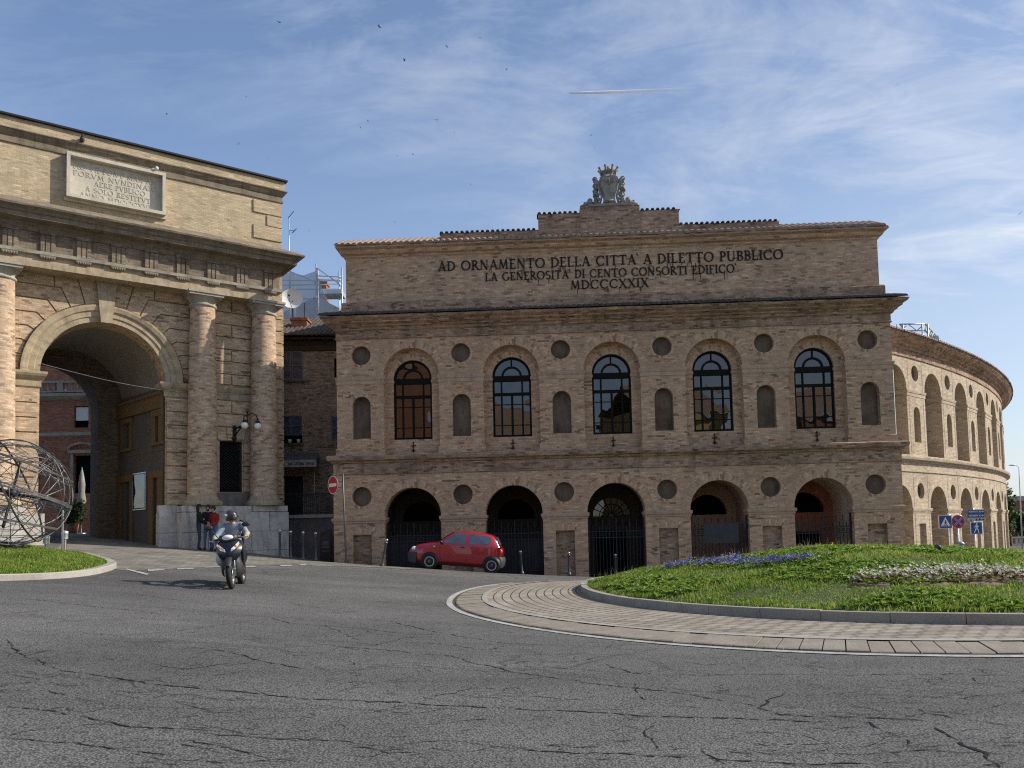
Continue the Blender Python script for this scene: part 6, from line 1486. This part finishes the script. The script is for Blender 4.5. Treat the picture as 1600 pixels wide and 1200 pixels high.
    if helmet:
        m=hb.mark(); hb.lathe([(.001,.17),(.06,.16),(.11,.12),(.135,.05),(.138,-.02),(.13,-.07),(.11,-.08)],(0,.005,0),20); hb.xf(HR,m); o=hb.build('helmet',helmet,root)
        vb=MB(); m=vb.mark(); vb.lathe([(.145,.05),(.15,-.0),(.148,-.03)],(0,.005,.02),14,R(215),R(325)); vb.xf(HR,m); vb.build('visor','window_glass',o)
    else:
        m=hb.mark()
        for k in range(9):
            pass
        hb.sphere((0,.015,.035),.103,14,10,(.92,1.05,1.02)); 
        if hair_long: hb.sphere((0,.06,-.06),.085,12,8,(1,.7,1.5))
        for i in range(m,len(hb.v)):
            x,y,z=hb.v[i]
            if y<-.045 and z<.06: hb.v[i]=(x,-.045+(y+.045)*.1,z)
        if beard: hb.sphere((0,-.045,-.075),.055,10,8,(1.1,.9,.8))
        hb.xf(HR,m); hb.build('hair',hair,root)
    return root
STAND=dict(pel=(0,0,.93),che=(0,-.01,1.33),nec=(0,-.005,1.49),hea=(0,-.02,1.62),shL=(-.18,0,1.40),elL=(-.23,.02,1.12),wrL=(-.20,-.10,.90),shR=(.18,0,1.40),elR=(.23,.02,1.12),wrR=(.20,-.10,.90),hiL=(-.09,0,.88),knL=(-.10,-.02,.48),anL=(-.11,.02,.09),toL=(-.12,-.12,.04),hiR=(.09,0,.88),knR=(.10,-.02,.48),anR=(.11,.02,.09),toR=(.12,-.12,.04))
def pose(**k): d=dict(STAND); d.update(k); return d
def gp(u,Y): q=at(u,850,Y); return (q.x,Y,G(q.x,Y))
figure('person','person in black jacket and dark trousers standing with back to the road',gp(310.5,30.2),R(118),pose(elL=(-.22,-.08,1.12),wrL=(-.08,-.28,1.05),elR=(.22,-.08,1.12),wrR=(.06,-.30,1.02),knR=(.12,-.06,.48)),dict(top='cloth_black',legs='cloth_navy',shoes='shoe_dark'),head_yaw=R(15),hair_long=True)
figure('person','bearded person in black sweater standing against the gate plinth',gp(325,30.75),R(14),pose(elL=(-.24,-.02,1.13),wrL=(-.12,-.20,1.02),elR=(.23,-.04,1.12),wrR=(.10,-.22,1.05)),dict(top='cloth_black',legs='cloth_jeans',shoes='shoe_dark'),skin='skin',beard=True,head_yaw=R(-10))
figure('person','person in a red shirt and jeans leaning beside the bearded man',gp(335.5,30.45),R(-28),pose(che=(-.02,-.03,1.30),hea=(-.02,-.06,1.59),elL=(-.24,-.04,1.10),wrL=(-.12,-.24,1.00),elR=(.22,-.06,1.10),wrR=(.06,-.26,1.0)),dict(top='cloth_red',legs='cloth_jeans',shoes='shoe_dark'),head_yaw=R(20))
figure('person','dark haired child mostly hidden behind the scooter rider by the plinth',gp(376.5,31.0),R(10),pose(),dict(top='cloth_navy',legs='cloth_black',shoes='shoe_dark'),scale=.74)
# ---------------------------------------------------------------- scooter and rider
fwp=gnd(362.5,920.5); RZ=R(10)
sct=thing('scooter','dark blue scooter with clear windscreen leaning into the bend','scooter',fwp,RZ)
sct.rotation_euler=(0,R(-5.5),RZ)
# local: forward is -y, front wheel contact at the origin
def wheel(y,r,wd):
    s=MB(); s.lathe([(r-.10,-wd*.8),(r-.05,-wd),(r-.012,-wd*.75),(r,-wd*.3),(r,wd*.3),(r-.012,wd*.75),(r-.05,wd),(r-.10,wd*.8)],(0,0,0),28); s.xf(Matrix.Translation((0,y,r))@Matrix.Rotation(R(90),4,'Y')); t=s.build('tyre','tyre_rubber',sct)
    s=MB(); s.lathe([(r-.09,-wd*.7),(r-.12,-.02),(r-.12,.02),(r-.09,wd*.7)],(0,0,0),24); s.lathe([(.001,.05),(.05,.05),(.05,-.05),(.001,-.05)],(0,0,0),12)
    for k in range(5): a=2*PI*k/5; s.tube([(.04*math.cos(a),.04*math.sin(a),0),((r-.11)*math.cos(a),(r-.11)*math.sin(a),0)],.018,5)
    s.lathe([(.05,.06),(.12,.06),(.12,.064),(.05,.064)],(0,0,0),20)
    s.xf(Matrix.Translation((0,y,r))@Matrix.Rotation(R(90),4,'Y')); s.build('rim','wheel_silver',t); return t
wheel(0,.32,.055); wheel(1.38,.31,.065)
s=MB(); n=14; vs=[]
for k in range(n+1):
    a=R(20+130*k/n); r=.36
    for (x,dr) in ((-.075,-.03),(-.05,.012),(.05,.012),(.075,-.03)): vs.append((x,-.0+(r+dr)*math.cos(a)*-1*-1,.32+(r+dr)*math.sin(a)))
s.add(vs,[(4*k+c,4*k+c+1,4*k+c+5,4*k+c+4) for k in range(n) for c in range(3)],smooth=True); s.build('front_mudguard','scooter_plastic',sct)
s=MB()
for x in (-.095,.095): s.tube([(x,0,.30),(x*.9,.10,.62),(x*.8,.17,.86)],.022,8); s.box(x-.022,x+.022,-.02,.05,.27,.42)
s.build('fork','chrome',sct)
def hullloft(name,secs,mat,parent=sct,n=16):
    # sections: (y,z centre,half width,half height, exponent)
    s=MB(); vs=[]
    for (y,z,hw,hh) in secs:
        for k in range(n):
            a=2*PI*k/n; c,sn=math.cos(a),math.sin(a); vs.append((hw*math.copysign(abs(c)**.7,c),y,z+hh*math.copysign(abs(sn)**.7,sn)))
    m=len(secs); fs=[(i*n+k,i*n+(k+1)%n,(i+1)*n+(k+1)%n,(i+1)*n+k) for i in range(m-1) for k in range(n)]+[tuple(range(n))[::-1],tuple((m-1)*n+k for k in range(n))]
    s.add(vs,fs,smooth=True); return s.build(name,mat,parent)
# front shield built as a slanted shell
s=MB(); prof=[(.60,.13,.02),(.68,.20,-.03),(.78,.25,-.02),(.88,.27,.02),(.98,.25,.08),(1.06,.19,.13),(1.12,.12,.16)]; vs=[]
for z,hw,y in prof:
    for k in range(9): t=-1+2*k/8; vs.append((hw*t,y+.13*abs(t)**2.2+.0,z))
s.add(vs,[(9*i+k,9*i+k+1,9*i+k+10,9*i+k+9) for i in range(len(prof)-1) for k in range(8)],smooth=True)
s.add([(v[0]*.96,v[1]+.05,v[2]) for v in vs],[(9*i+k,9*i+k+9,9*i+k+10,9*i+k+1) for i in range(len(prof)-1) for k in range(8)],smooth=True); s.build('front_shield','scooter_body',sct)
hullloft('leg_shield',[(.16,.55,.10,.22),(.24,.50,.20,.30),(.34,.42,.24,.20),(.50,.34,.22,.10),(.75,.34,.21,.10),(.92,.42,.19,.18),(1.0,.5,.18,.22)],'scooter_plastic')
hullloft('rear_body',[(.85,.58,.14,.16),(1.0,.62,.19,.18),(1.3,.66,.19,.16),(1.6,.72,.15,.11),(1.78,.76,.08,.06)],'scooter_body')
hullloft('seat',[(.72,.80,.10,.04),(.85,.82,.15,.06),(1.1,.84,.17,.07),(1.35,.88,.17,.07),(1.62,.88,.14,.05)],'scooter_plastic')
for sx_ in (-1,1):
    s=MB(); P=[(.06,-.035,.80),(.14,-.03,.84),(.235,.04,.95),(.225,.07,1.00),(.15,.01,.93),(.07,-.035,.86)]
    s.add([(sx_*a,y-.012,z) for a,y,z in P]+[(sx_*a,y+.03,z) for a,y,z in P],[(0,1,2,3,4,5) if sx_>0 else (5,4,3,2,1,0)]+[(k,(k+1)%6,(k+1)%6+6,k+6) for k in range(6)]); hl=s.build('headlight','lamp_glass',sct)
    s=MB(); s.sphere((sx_*.165,.0,.90),.035,8,6,(1,.6,1.2)); s.build('indicator','lamp_amber',hl)
s=MB(); s.sphere((0,.09,1.11),.12,14,8,(1.0,.55,.5)); ul=s.build('upper_headlight','lamp_glass',sct)
hullloft('handlebar_cowl',[(.10,1.08,.10,.06),(.16,1.10,.20,.09),(.28,1.10,.20,.08),(.36,1.08,.10,.05)],'scooter_plastic')
s=MB(); vs=[]; rows=[(1.14,.17,.09),(1.22,.23,.12),(1.30,.245,.16),(1.36,.22,.20),(1.40,.15,.23)]
for z,hw,y in rows:
    for k in range(9): t=-1+2*k/8; vs.append((hw*t,y+.09*t*t,z))
s.add(vs,[(9*i+k,9*i+k+1,9*i+k+10,9*i+k+9) for i in range(len(rows)-1) for k in range(8)],smooth=True); s.build('windscreen','screen_clear',sct)
s=MB(); s.tube([(-.36,.30,1.08),(-.2,.24,1.09),(0,.22,1.10),(.2,.24,1.09),(.36,.30,1.08)],.02,8); s.build('handlebar','scooter_plastic',sct)
for sx_ in (-1,1):
    s=MB(); s.tube([(sx_*.22,.22,1.12),(sx_*.30,.2,1.26),(sx_*.36,.18,1.34)],.010,5); s.sphere((sx_*.39,.18,1.36),.075,12,8,(1.2,.35,.75)); s.build('mirror','scooter_plastic',sct)
    s=MB(); s.tube([(sx_*.30,.27,1.085),(sx_*.30,.18,1.07),(sx_*.40,.16,1.07)],.009,5); s.build('brake_lever','chrome',sct)
s=MB(); s.sphere((-.34,1.25,.66),.21,14,10,(.75,1.2,.95)); s.build('pannier','pannier_grey',sct)
hullloft('exhaust',[(1.0,.30,.05,.05),(1.15,.32,.075,.085),(1.6,.40,.08,.09),(1.68,.41,.05,.06)],'scooter_plastic').location=(-.20,0,0)
s=MB(); s.box(-.10,.10,1.80,1.82,.52,.66); s.build('number_plate','plate_white',sct)
rider=figure('person','scooter rider in dark helmet and light grey jacket with khaki sleeves',fwp,RZ,dict(pel=(0,1.05,.92),che=(0,.90,1.30),nec=(0,.87,1.45),hea=(0,.82,1.57),shL=(-.19,.88,1.38),elL=(-.33,.62,1.16),wrL=(-.33,.36,1.10),shR=(.19,.88,1.38),elR=(.33,.62,1.16),wrR=(.33,.36,1.10),hiL=(-.11,1.0,.90),knL=(-.22,.55,.80),anL=(-.20,.56,.40),toL=(-.21,.38,.36),hiR=(.11,1.0,.90),knR=(.22,.55,.80),anR=(.20,.56,.40),toR=(.21,.38,.36)),dict(top='cloth_grey',legs='cloth_black',shoes='shoe_dark'),helmet='helmet_dark')
rider.rotation_euler=(0,R(-5.5),RZ)
for ch in rider.children:
    if ch.name.startswith('jacket'):
        JJ={}
        for s_ in (-1,1):
            q=MB(); q.tube([(s_*.335,.64,1.17),(s_*.335,.50,1.13),(s_*.33,.375,1.10)],.052,8,taper=[.062,.056,.05]); q.build('sleeve','cloth_khaki',ch)
# ---------------------------------------------------------------- small red hatchback
pf,pr=at(672.5,888.6,28.45),at(769.5,895.2,28.3)

Ych=(pf.y+pr.y)/2
mid=(pf+pr)/2; CS=(pr-pf).length/2.20
car=thing('red_hatchback','small red three door hatchback driving down past the arena arches','car',(mid.x,Ych+.74,(pf.z+pr.z)/2+.0),0)
car.scale=(CS,)*3; car.location.x-=.22*CS; yawc=math.atan2(pr.y-pf.y,pr.x-pf.x); slope=math.atan2(pf.z-pr.z,pr.x-pf.x); car.rotation_euler=(0,slope,yawc)
# local: x from nose (-1.66) to tail (+1.66), near side is y=-.75
HWD=.745
top=[(-1.66,.56),(-1.60,.70),(-1.45,.80),(-1.20,.885),(-.80,.945),(-.62,.965)]
def roofz(x): 
    P=[(-.66,.965),(-.35,1.20),(-.10,1.36),(.10,1.415),(.45,1.43),(.90,1.40),(1.20,1.345),(1.36,1.28),(1.47,1.12),(1.56,.95)]
    for a,b in zip(P,P[1:]):
        if a[0]<=x<=b[0]: return a[1]+(b[1]-a[1])*(x-a[0])/(b[0]-a[0])
    return P[0][1] if x<P[0][0] else P[-1][1]
def beltz(x): return .925+.03*max(0,(x+.6))/2
def hwx(x): 
    t=abs(x)/1.66; return HWD*(1-.16*max(0,t-.62)**1.5/.235*1.0) if True else HWD
def low(x): return .22 if abs(x)<1.45 else .26
secs=[-1.66,-1.62,-1.5,-1.3,-1.0,-.8,-.66,-.5,-.35,-.1,.1,.45,.9,1.2,1.32,1.45,1.56,1.64,1.66]
def hoodz(x):
    P=[(-1.66,.60),(-1.62,.69),(-1.5,.775),(-1.3,.85),(-1.0,.915),(-.8,.945),(-.66,.965)]
    for a,b in zip(P,P[1:]):
        if a[0]<=x<=b[0]: return a[1]+(b[1]-a[1])*(x-a[0])/(b[0]-a[0])
    return .965
vs=[]; NS=11
for x in secs:
    h=hwx(x); zl=low(x)
    if x<-.66: zb=hoodz(x)-.05; zt=hoodz(x); prof=[(0,zl),(h*.86,zl),(h*.96,zl+.10),(h,.45),(h*.995,.60),(h*.97,min(zb,.78)),(h*.93,zb),(h*.85,zt-.008),(h*.55,zt+.012),(h*.25,zt+.02),(0,zt+.022)]
    else:
        if x>1.5: zt=roofz(min(x,1.55))-(x-1.5)*.8; zb=zt-.06
        else: zt=roofz(x); zb=min(beltz(x),zt-.02)
        hr=h*(.97-.20*max(0,(zt-zb))/.5)
        prof=[(0,zl),(h*.86,zl),(h*.96,zl+.10),(h,.45),(h*.998,.62),(h*.99,zb-.08),(h*.97,zb),(hr,zt-.035),(hr*.90,zt-.008),(hr*.5,zt+.01),(0,zt+.014)]
    for (y,z) in prof: vs.append((x,-y,z))
s=MB(); fs=[]
for i in range(len(secs)-1):
    for k in range(NS-1): fs.append((i*NS+k,i*NS+k+1,(i+1)*NS+k+1,(i+1)*NS+k))
s.add(vs,fs,smooth=True); s.add([(v[0],-v[1],v[2]) for v in vs],[f[::-1] for f in fs],smooth=True)
for i,fl in ((0,False),(len(secs)-1,True)):
    L=[i*NS+k for k in range(NS)]; rr=[vs[k] for k in L]+[(vs[k][0],-vs[k][1],vs[k][2]) for k in reversed(L)]; s.add(rr,[tuple(range(len(rr)))])
body=s.build('body','car_red',car)
def sidey(x,z):
    h=hwx(x); zt=roofz(x); zb=min(beltz(x),zt-.02); hr=h*(.97-.20*max(0,(zt-zb))/.5); t=max(0,min(1,(z-zb)/max(.02,zt-.035-zb)))
    return h*.97+(hr-h*.97)*t
def win(name,P,mat,off=.006,th=.004,both=True):
    for sg in (1,-1):
        s=MB(); f=[(x,sg*(sidey(x,z)+off),z) for x,z in P]; n=len(P); c=(sum(p[0] for p in P)/n,sum(p[1] for p in P)/n); ce=(c[0],sg*(sidey(*c)+off),c[1])
        s.add([ce]+f,[((0,1+(k+1)%n,1+k) if sg>0 else (0,1+k,1+(k+1)%n)) for k in range(n)]); o=s.build(name,mat,body)
    return o
plain('car_window',(.10,.11,.145),.05,0,1.0,var=.55,sc_=2.4)
win('door_window',[(-.42,.955),(.36,.975),(.36,1.33),(.02,1.335),(-.12,1.28),(-.40,1.03)],'car_window')
win('rear_side_window',[(.47,.98),(1.12,1.0),(1.27,1.08),(1.25,1.22),(1.14,1.285),(.47,1.335)],'car_window')
s=MB(); s.add([(-.63,-.60,.99),(-.63,.60,.99),(-.14,.52,1.345),(-.14,-.52,1.345)],[(0,3,2,1)]); s.xf(Matrix.Translation((-.012,0,.014))); s.build('windscreen','car_window',body)
s=MB(); s.add([(1.38,-.50,1.255),(1.38,.50,1.255),(1.53,.56,.99),(1.53,-.56,.99)],[(0,1,2,3)]); s.xf(Matrix.Translation((.012,0,.012))); s.build('rear_window','car_window',body)
# seams, mouldings
def seam(name,pts,mat='car_black',r=.006):
    s=MB(); s.tube([(x,-(hwx(x)*(.998 if z<beltz(x) else 1)+.001) if z<.9 else -(sidey(x,z)+.003),z) for x,z in pts],r,4); return s.build(name,mat,body)
seam('door_seam',[(-.50,.97),(-.54,.75),(-.52,.42),(-.44,.30),(.34,.30),(.42,.42),(.42,.94)]); seam('side_moulding',[(-.5,.535),(-.1,.53),(.5,.53),(.95,.54)],'car_red',.014)
s=MB(); s.box(.20,.33,-hwx(.3)-.02,-hwx(.3)+.02,.83,.86); s.build('door_handle','car_black',body)
s=MB(); s.sphere((-.50,-.83,.99),.075,10,8,(.8,1.3,.8)); s.tube([(-.46,-.72,.96),(-.5,-.80,.98)],.02,5); s.build('wing_mirror','car_black',body)
s=MB(); s.box(-.78,-.72,-.747,-.735,.80,.835); s.build('side_repeater','lamp_glass',body)
def bumper(x0,x1,name):
    s=MB(); sg=-1 if x0<0 else 1; vs=[]; rows=[(.20,.0),(.25,.045),(.40,.065),(.52,.06),(.585,.01)]; n=20
    for z,o in rows:
        for k in range(n+1):
            a=PI*(k/n-.5); c_,s_=max(0,math.cos(a))**.42,math.copysign(abs(math.sin(a))**.42,a)
            vs.append((x1+(x0-x1+sg*o)*c_,(hwx(x1)+o*.35+.012)*s_,z))
    s.add(vs,[(i*(n+1)+k,i*(n+1)+k+1,(i+1)*(n+1)+k+1,(i+1)*(n+1)+k) for i in range(4) for k in range(n)],smooth=True); return s.build(name,'bumper_grey',car)
bumper(-1.67,-1.36,'front_bumper'); bumper(1.67,1.42,'rear_bumper')
s=MB(); s.box(-1.745,-1.735,-.26,.26,.36,.47); s.build('number_plate','plate_white',car)
for sg in (-1,1):
    s=MB(); s.sphere((-1.47,sg*.56,.69),.12,14,10,(1.0,1.05,.72)); s.build('headlight','lamp_glass',car)
    s=MB(); s.box(1.50,1.60,sg*.62-.05,sg*.62+.05,.64,.92); s.build('tail_light','lamp_red',car)
    for x in (-.88,1.32):
        s=MB(); s.lathe([(.29,-.13),(.315,-.0),(.315,.010),(.001,.010)],(0,0,0),26); s.xf(Matrix.Translation((x,sg*(HWD-.0),.30))@Matrix.Rotation(R(90*sg),4,'X')@Matrix.Rotation(R(180),4,'X')); s.build('wheel_arch','car_black',car)
        s=MB(); s.lathe([(.17,-.06),(.20,.005),(.25,.02),(.268,.0),(.275,-.05),(.275,-.15)],(0,0,0),28); Mx=Matrix.Translation((x,sg*(HWD+.005),.275))@Matrix.Rotation(R(-90*sg) if sg<0 else R(-90),4,'X')
        Mx=Matrix.Translation((x,sg*(HWD+.010),.275))@Matrix.Rotation(R(90 if sg<0 else -90),4,'X'); s.xf(Mx); tw=s.build('wheel','tyre_rubber',car)
        s=MB(); s.lathe([(.001,.0),(.05,.0),(.07,-.015),(.135,-.005),(.165,.012),(.178,.010)],(0,0,0),24); s.xf(Mx); s.build('rim','wheel_silver',tw)
        s=MB()
        for k in range(6): a=2*PI*k/6; s.lathe([(.02,.003),(.001,.003)],(.095*math.cos(a),.095*math.sin(a),-.008),6)
        s.xf(Mx); s.build('rim_holes','car_black',tw)
s=MB(); s.box(-1.3,1.35,-.60,.60,.17,.26); s.tube([(1.3,-.35,.24),(1.68,-.35,.22)],.025,8); s.build('underbody','car_black',car)
s=MB(); s.lathe([(.010,.0),(.006,.35)],(0,0,0),5); s.xf(Matrix.Translation((-.05,0,1.42))@Matrix.Rotation(R(35),4,'Y')); s.build('aerial','car_black',car)
# ---------------------------------------------------------------- far right: building, trees, lamp
fb_=thing('far_building','low brick building with a flat pale roofline behind the trees at the far road','building',(0,0,0))
a=at(1572,783,95); b=at(1680,786,95); zg=-1.6
s=MB(); s.panel(rect(a.x-4,b.x+25,-2,a.z),[dict(p=rect(at(1588,830,95).x,at(1594,830,95).x,at(1590,838,95).z,at(1590,824,95).z),d=.3,back=1)],95); s.box(a.x-4,b.x+25,95.05,110,-2,a.z-.05); s.build('wall',['far_brick','dark_void'],fb_)
s=MB(); s.box(a.x-4.4,b.x+25.4,94.5,110,a.z,a.z+.55); s.build('roof_edge','limestone',fb_)
p=at(1580,812,92); q=at(1600,802,92); s=MB(); s.add([(p.x,91.5,p.z-.2),(p.x+14,91.5,p.z-.2),(p.x+13,94.9,q.z+.6),(p.x+2.5,94.9,q.z+.6)],[(0,1,2,3)]); s.box(p.x,p.x+14,91.6,94.9,p.z-.45,p.z-.21); s.build('porch_roof','far_tile',fb_)
s=MB(); 
for k in range(6): s.box(p.x+.6+2.4*k,p.x+.85+2.4*k,91.8,92.0,-2,p.z-.3)
s.build('porch_posts','limestone',fb_)
fe=thing('garden_wall','pale balustraded garden wall along the far road','wall',(0,0,0)); a=at(1566,842,88); 
s=MB(); zt=at(1585,839,88).z; zb=G(a.x,88)-.3; s.box(a.x,a.x+30,88,88.3,zb,zb+.5); s.box(a.x,a.x+30,87.95,88.35,zt-.15,zt)
x=a.x
while x<a.x+22: s.box(x,x+.22,88.05,88.25,zb+.5,zt-.15); x+=.5
s.build('balusters','stucco_cream',fe)
def tree(lb,u,vb,vt,Y,rad,n,size,sq=(1,1,1.2)):
    q=at(u,vb,Y); z=G(q.x,Y); H=at(u,vt,Y).z-z; t=thing('broadleaf_tree',lb,'tree',(q.x,Y,z),0,'trees at the far road')
    s=MB(); s.tube([(0,0,-.2),(.05,0,H*.3),(0,.05,H*.6),(.05,0,H*.85)],.2,7,taper=[.22,.16,.1,.03])
    for k in range(6): a=k*1.1; s.tube([(0,0,H*(.35+.07*k)),(math.cos(a)*rad*.7,math.sin(a)*rad*.7,H*(.5+.07*k))],.05,5,taper=[.06,.02])
    s.build('trunk','bark',t); s=MB()
    for k in range(9):
        c=(random.uniform(-.6,.6)*rad,random.uniform(-.6,.6)*rad,H*(.38+.55*k/8)); leaf_cloud(s,c,rad*random.uniform(.45,.7),n//9,size,sq)
    s.build('crown','tree_leaf',t); return t
random.seed(21)
tree('tall narrow tree rising beside the curved wing at the far road',1567,850,735,80,1.15,2200,.32); tree('bushy tree in front of the far brick building',1573,850,785,84,1.05,2000,.30,(1,1,1)); tree('low bushy tree by the porch of the far building',1600,850,800,90,.9,1500,.28,(1,1,1)); tree('small shrub like tree at the garden wall by the wing',1578,850,806,86,.8,1400,.26,(1,1,1.2))
q=at(1597,850,70); lp_=thing('street_lamp','tall thin street lamp with a short arm at the far road','street lamp',(q.x,70,G(q.x,70)),0); H=at(1591,727,70).z-G(q.x,70)
s=MB(); xt=at(1592,727,70).x-q.x; s.tube([(0,0,0),(xt*.5,0,H*.5),(xt,0,H-.15),(xt-.3,0,H)],.05,7,taper=[.06,.05,.04,.03]); s.build('pole','galvanised',lp_); s=MB(); s.sphere((xt-.55,0,H+.02),.3,10,6,(1.2,.4,.2)); s.build('lantern','galvanised',lp_)
# ---------------------------------------------------------------- swifts, pigeon, contrail
birds=[(436.6,35,8,'upper'),(592,41,9,''),(698,72.5,6,''),(750,59,6,''),(632,94,9,''),(792,108,6,''),(385,151,5,''),(575,189,5,''),(563,199,8,''),(682.5,187.5,9,''),(710,207.5,4,''),(373,225,7,''),(418,248,4,''),(621,244,5,''),(645,241,4,''),(260,178,6,''),(924,211,5,''),(929,231,4,''),(1594,334,9,''),(483,361,3,''),(735,288,3,''),(617,347,3,'')]
random.seed(9); bp=None
for u,v,px,_ in birds:
    Y=.42*FPX/px*1.0; q=at(u,v,Y)
    if bp is None:
        s=MB(); s.lathe([(.001,-.1),(.022,-.05),(.028,0),(.016,.06),(.004,.11)],(0,0,0),8); s.xf(Matrix.Rotation(R(90),4,'X'))
        for sg in (-1,1):
            P=[(0,-.03,.01),(.08,-.05,.035),(.15,-.02,.05),(.21,.06,.04),(.13,.03,.045),(.06,.03,.03),(0,.04,.01)]
            s.add([(sg*a,b,c) for a,b,c in P]+[(sg*a,b,c-.006) for a,b,c in P],[tuple(range(7)) if sg>0 else tuple(range(7))[::-1],tuple(range(7,14))[::-1] if sg>0 else tuple(range(7,14))]+[(k,k+7,(k+1)%7+7,(k+1)%7) for k in range(7)])
        s.add([(0,.07,0),(.03,.15,0),(0,.12,.002),(-.03,.15,0)],[(0,1,2,3)])
        bp=s.build('swift','bird_black'); b=bp; tag(bp,'dark swift flying across the blue sky','bird','swifts flying over the square')
    else: b=bp.copy(); COL.objects.link(b)
    b.location=q; b.rotation_euler=(R(random.uniform(-60,60)),R(random.uniform(-50,50)),R(random.uniform(0,360)))
pg=thing('pigeon','dark pigeon perched on the upper ledge of the town gate','bird',gl(-7.75,.20,16.58),YG)
s=MB(); s.sphere((0,0,.13),.11,10,8,(.8,1.2,1)); s.sphere((0,-.08,.27),.05,8,6); s.tube([(0,-.05,.18),(0,-.08,.27)],.045,6); s.tube([(0,.1,.12),(0,.24,.06)],.04,6,taper=[.05,.02]); s.tube([(.03,0,0),(.03,0,.06)],.008,4); s.tube([(-.03,0,0),(-.03,0,.06)],.008,4); s.build('body','pigeon_dark',pg)
a,b=at(890,145.5,2600),at(1095,140,2600); m,t,bs=newmat('vapour'); 
sx_=t.n('SeparateXYZ'); t.set(sx_.inputs[0],t.n('TexCoord').outputs['Generated']); bs.inputs['Base Color'].default_value=(1,1,1,1); bs.inputs['Roughness'].default_value=1
t.set(bs.inputs['Alpha'],t.math('MULTIPLY',t.ramp(sx_.outputs[0],[(0,1),(.25,.8),(.6,.3),(1,0)]),t.math('ADD',.6,t.math('MULTIPLY',t.noise(t.n('TexCoord').outputs['Object'],.02,4),.7))))
s=MB(); s.tube([a.lerp(b,k/10) for k in range(11)],3,10,taper=[2.2,3.4,4.2,4.8,5.2,5.6,6,6.4,6.8,7,7.2]); tag(s.build('contrail','vapour'),'thin white aircraft vapour trail high in the sky','contrail')
# ---------------------------------------------------------------- houses across the square, seen mirrored in the windows
def across(lb,x,y,rz,w_,h,d,mat,peak=0):
    t=thing('house_across',lb,'house',(x,y,G(x,y)),rz); s=MB(); hl=[dict(p=rect(a,a+1.1,z,z+1.9),d=.2,back=1) for a in np.arange(-w_/2+1.2,w_/2-1.5,2.8) for z in np.arange(1.5,h-2.6,3.6)]
    s.panel(rect(-w_/2,w_/2,-1,h),hl,0); s.box(-w_/2,w_/2,.01,d,-1,h-.01); s.xf(Matrix.Rotation(PI,4,'Z')); s.build('wall',[mat,'dark_void'],t)
    s=MB(); s.add([(-w_/2-.5,.5,h),(w_/2+.5,.5,h),(w_/2+.5,-d/2,h+3+peak),(-w_/2-.5,-d/2,h+3+peak),(w_/2+.5,-d-.5,h),(-w_/2-.5,-d-.5,h)],[(0,1,2,3),(3,2,4,5)]); s.build('roof','roof_tile',t)
across('tall orange house across the square mirrored in the first arena window',-17,-16,R(-32),12,19,8,'house_orange'); across('yellow house across the square mirrored in the second arena window',-2.5,-22,R(-30),9,10.5,9,'house_yellow',2); across('red roofed house across the square mirrored in the right arena windows',14,-20,R(-28),10,13.5,9,'house_yellow',1); across('orange house across the square mirrored in the last arena window',29,-20,R(-28),9,12.5,9,'house_orange',1)
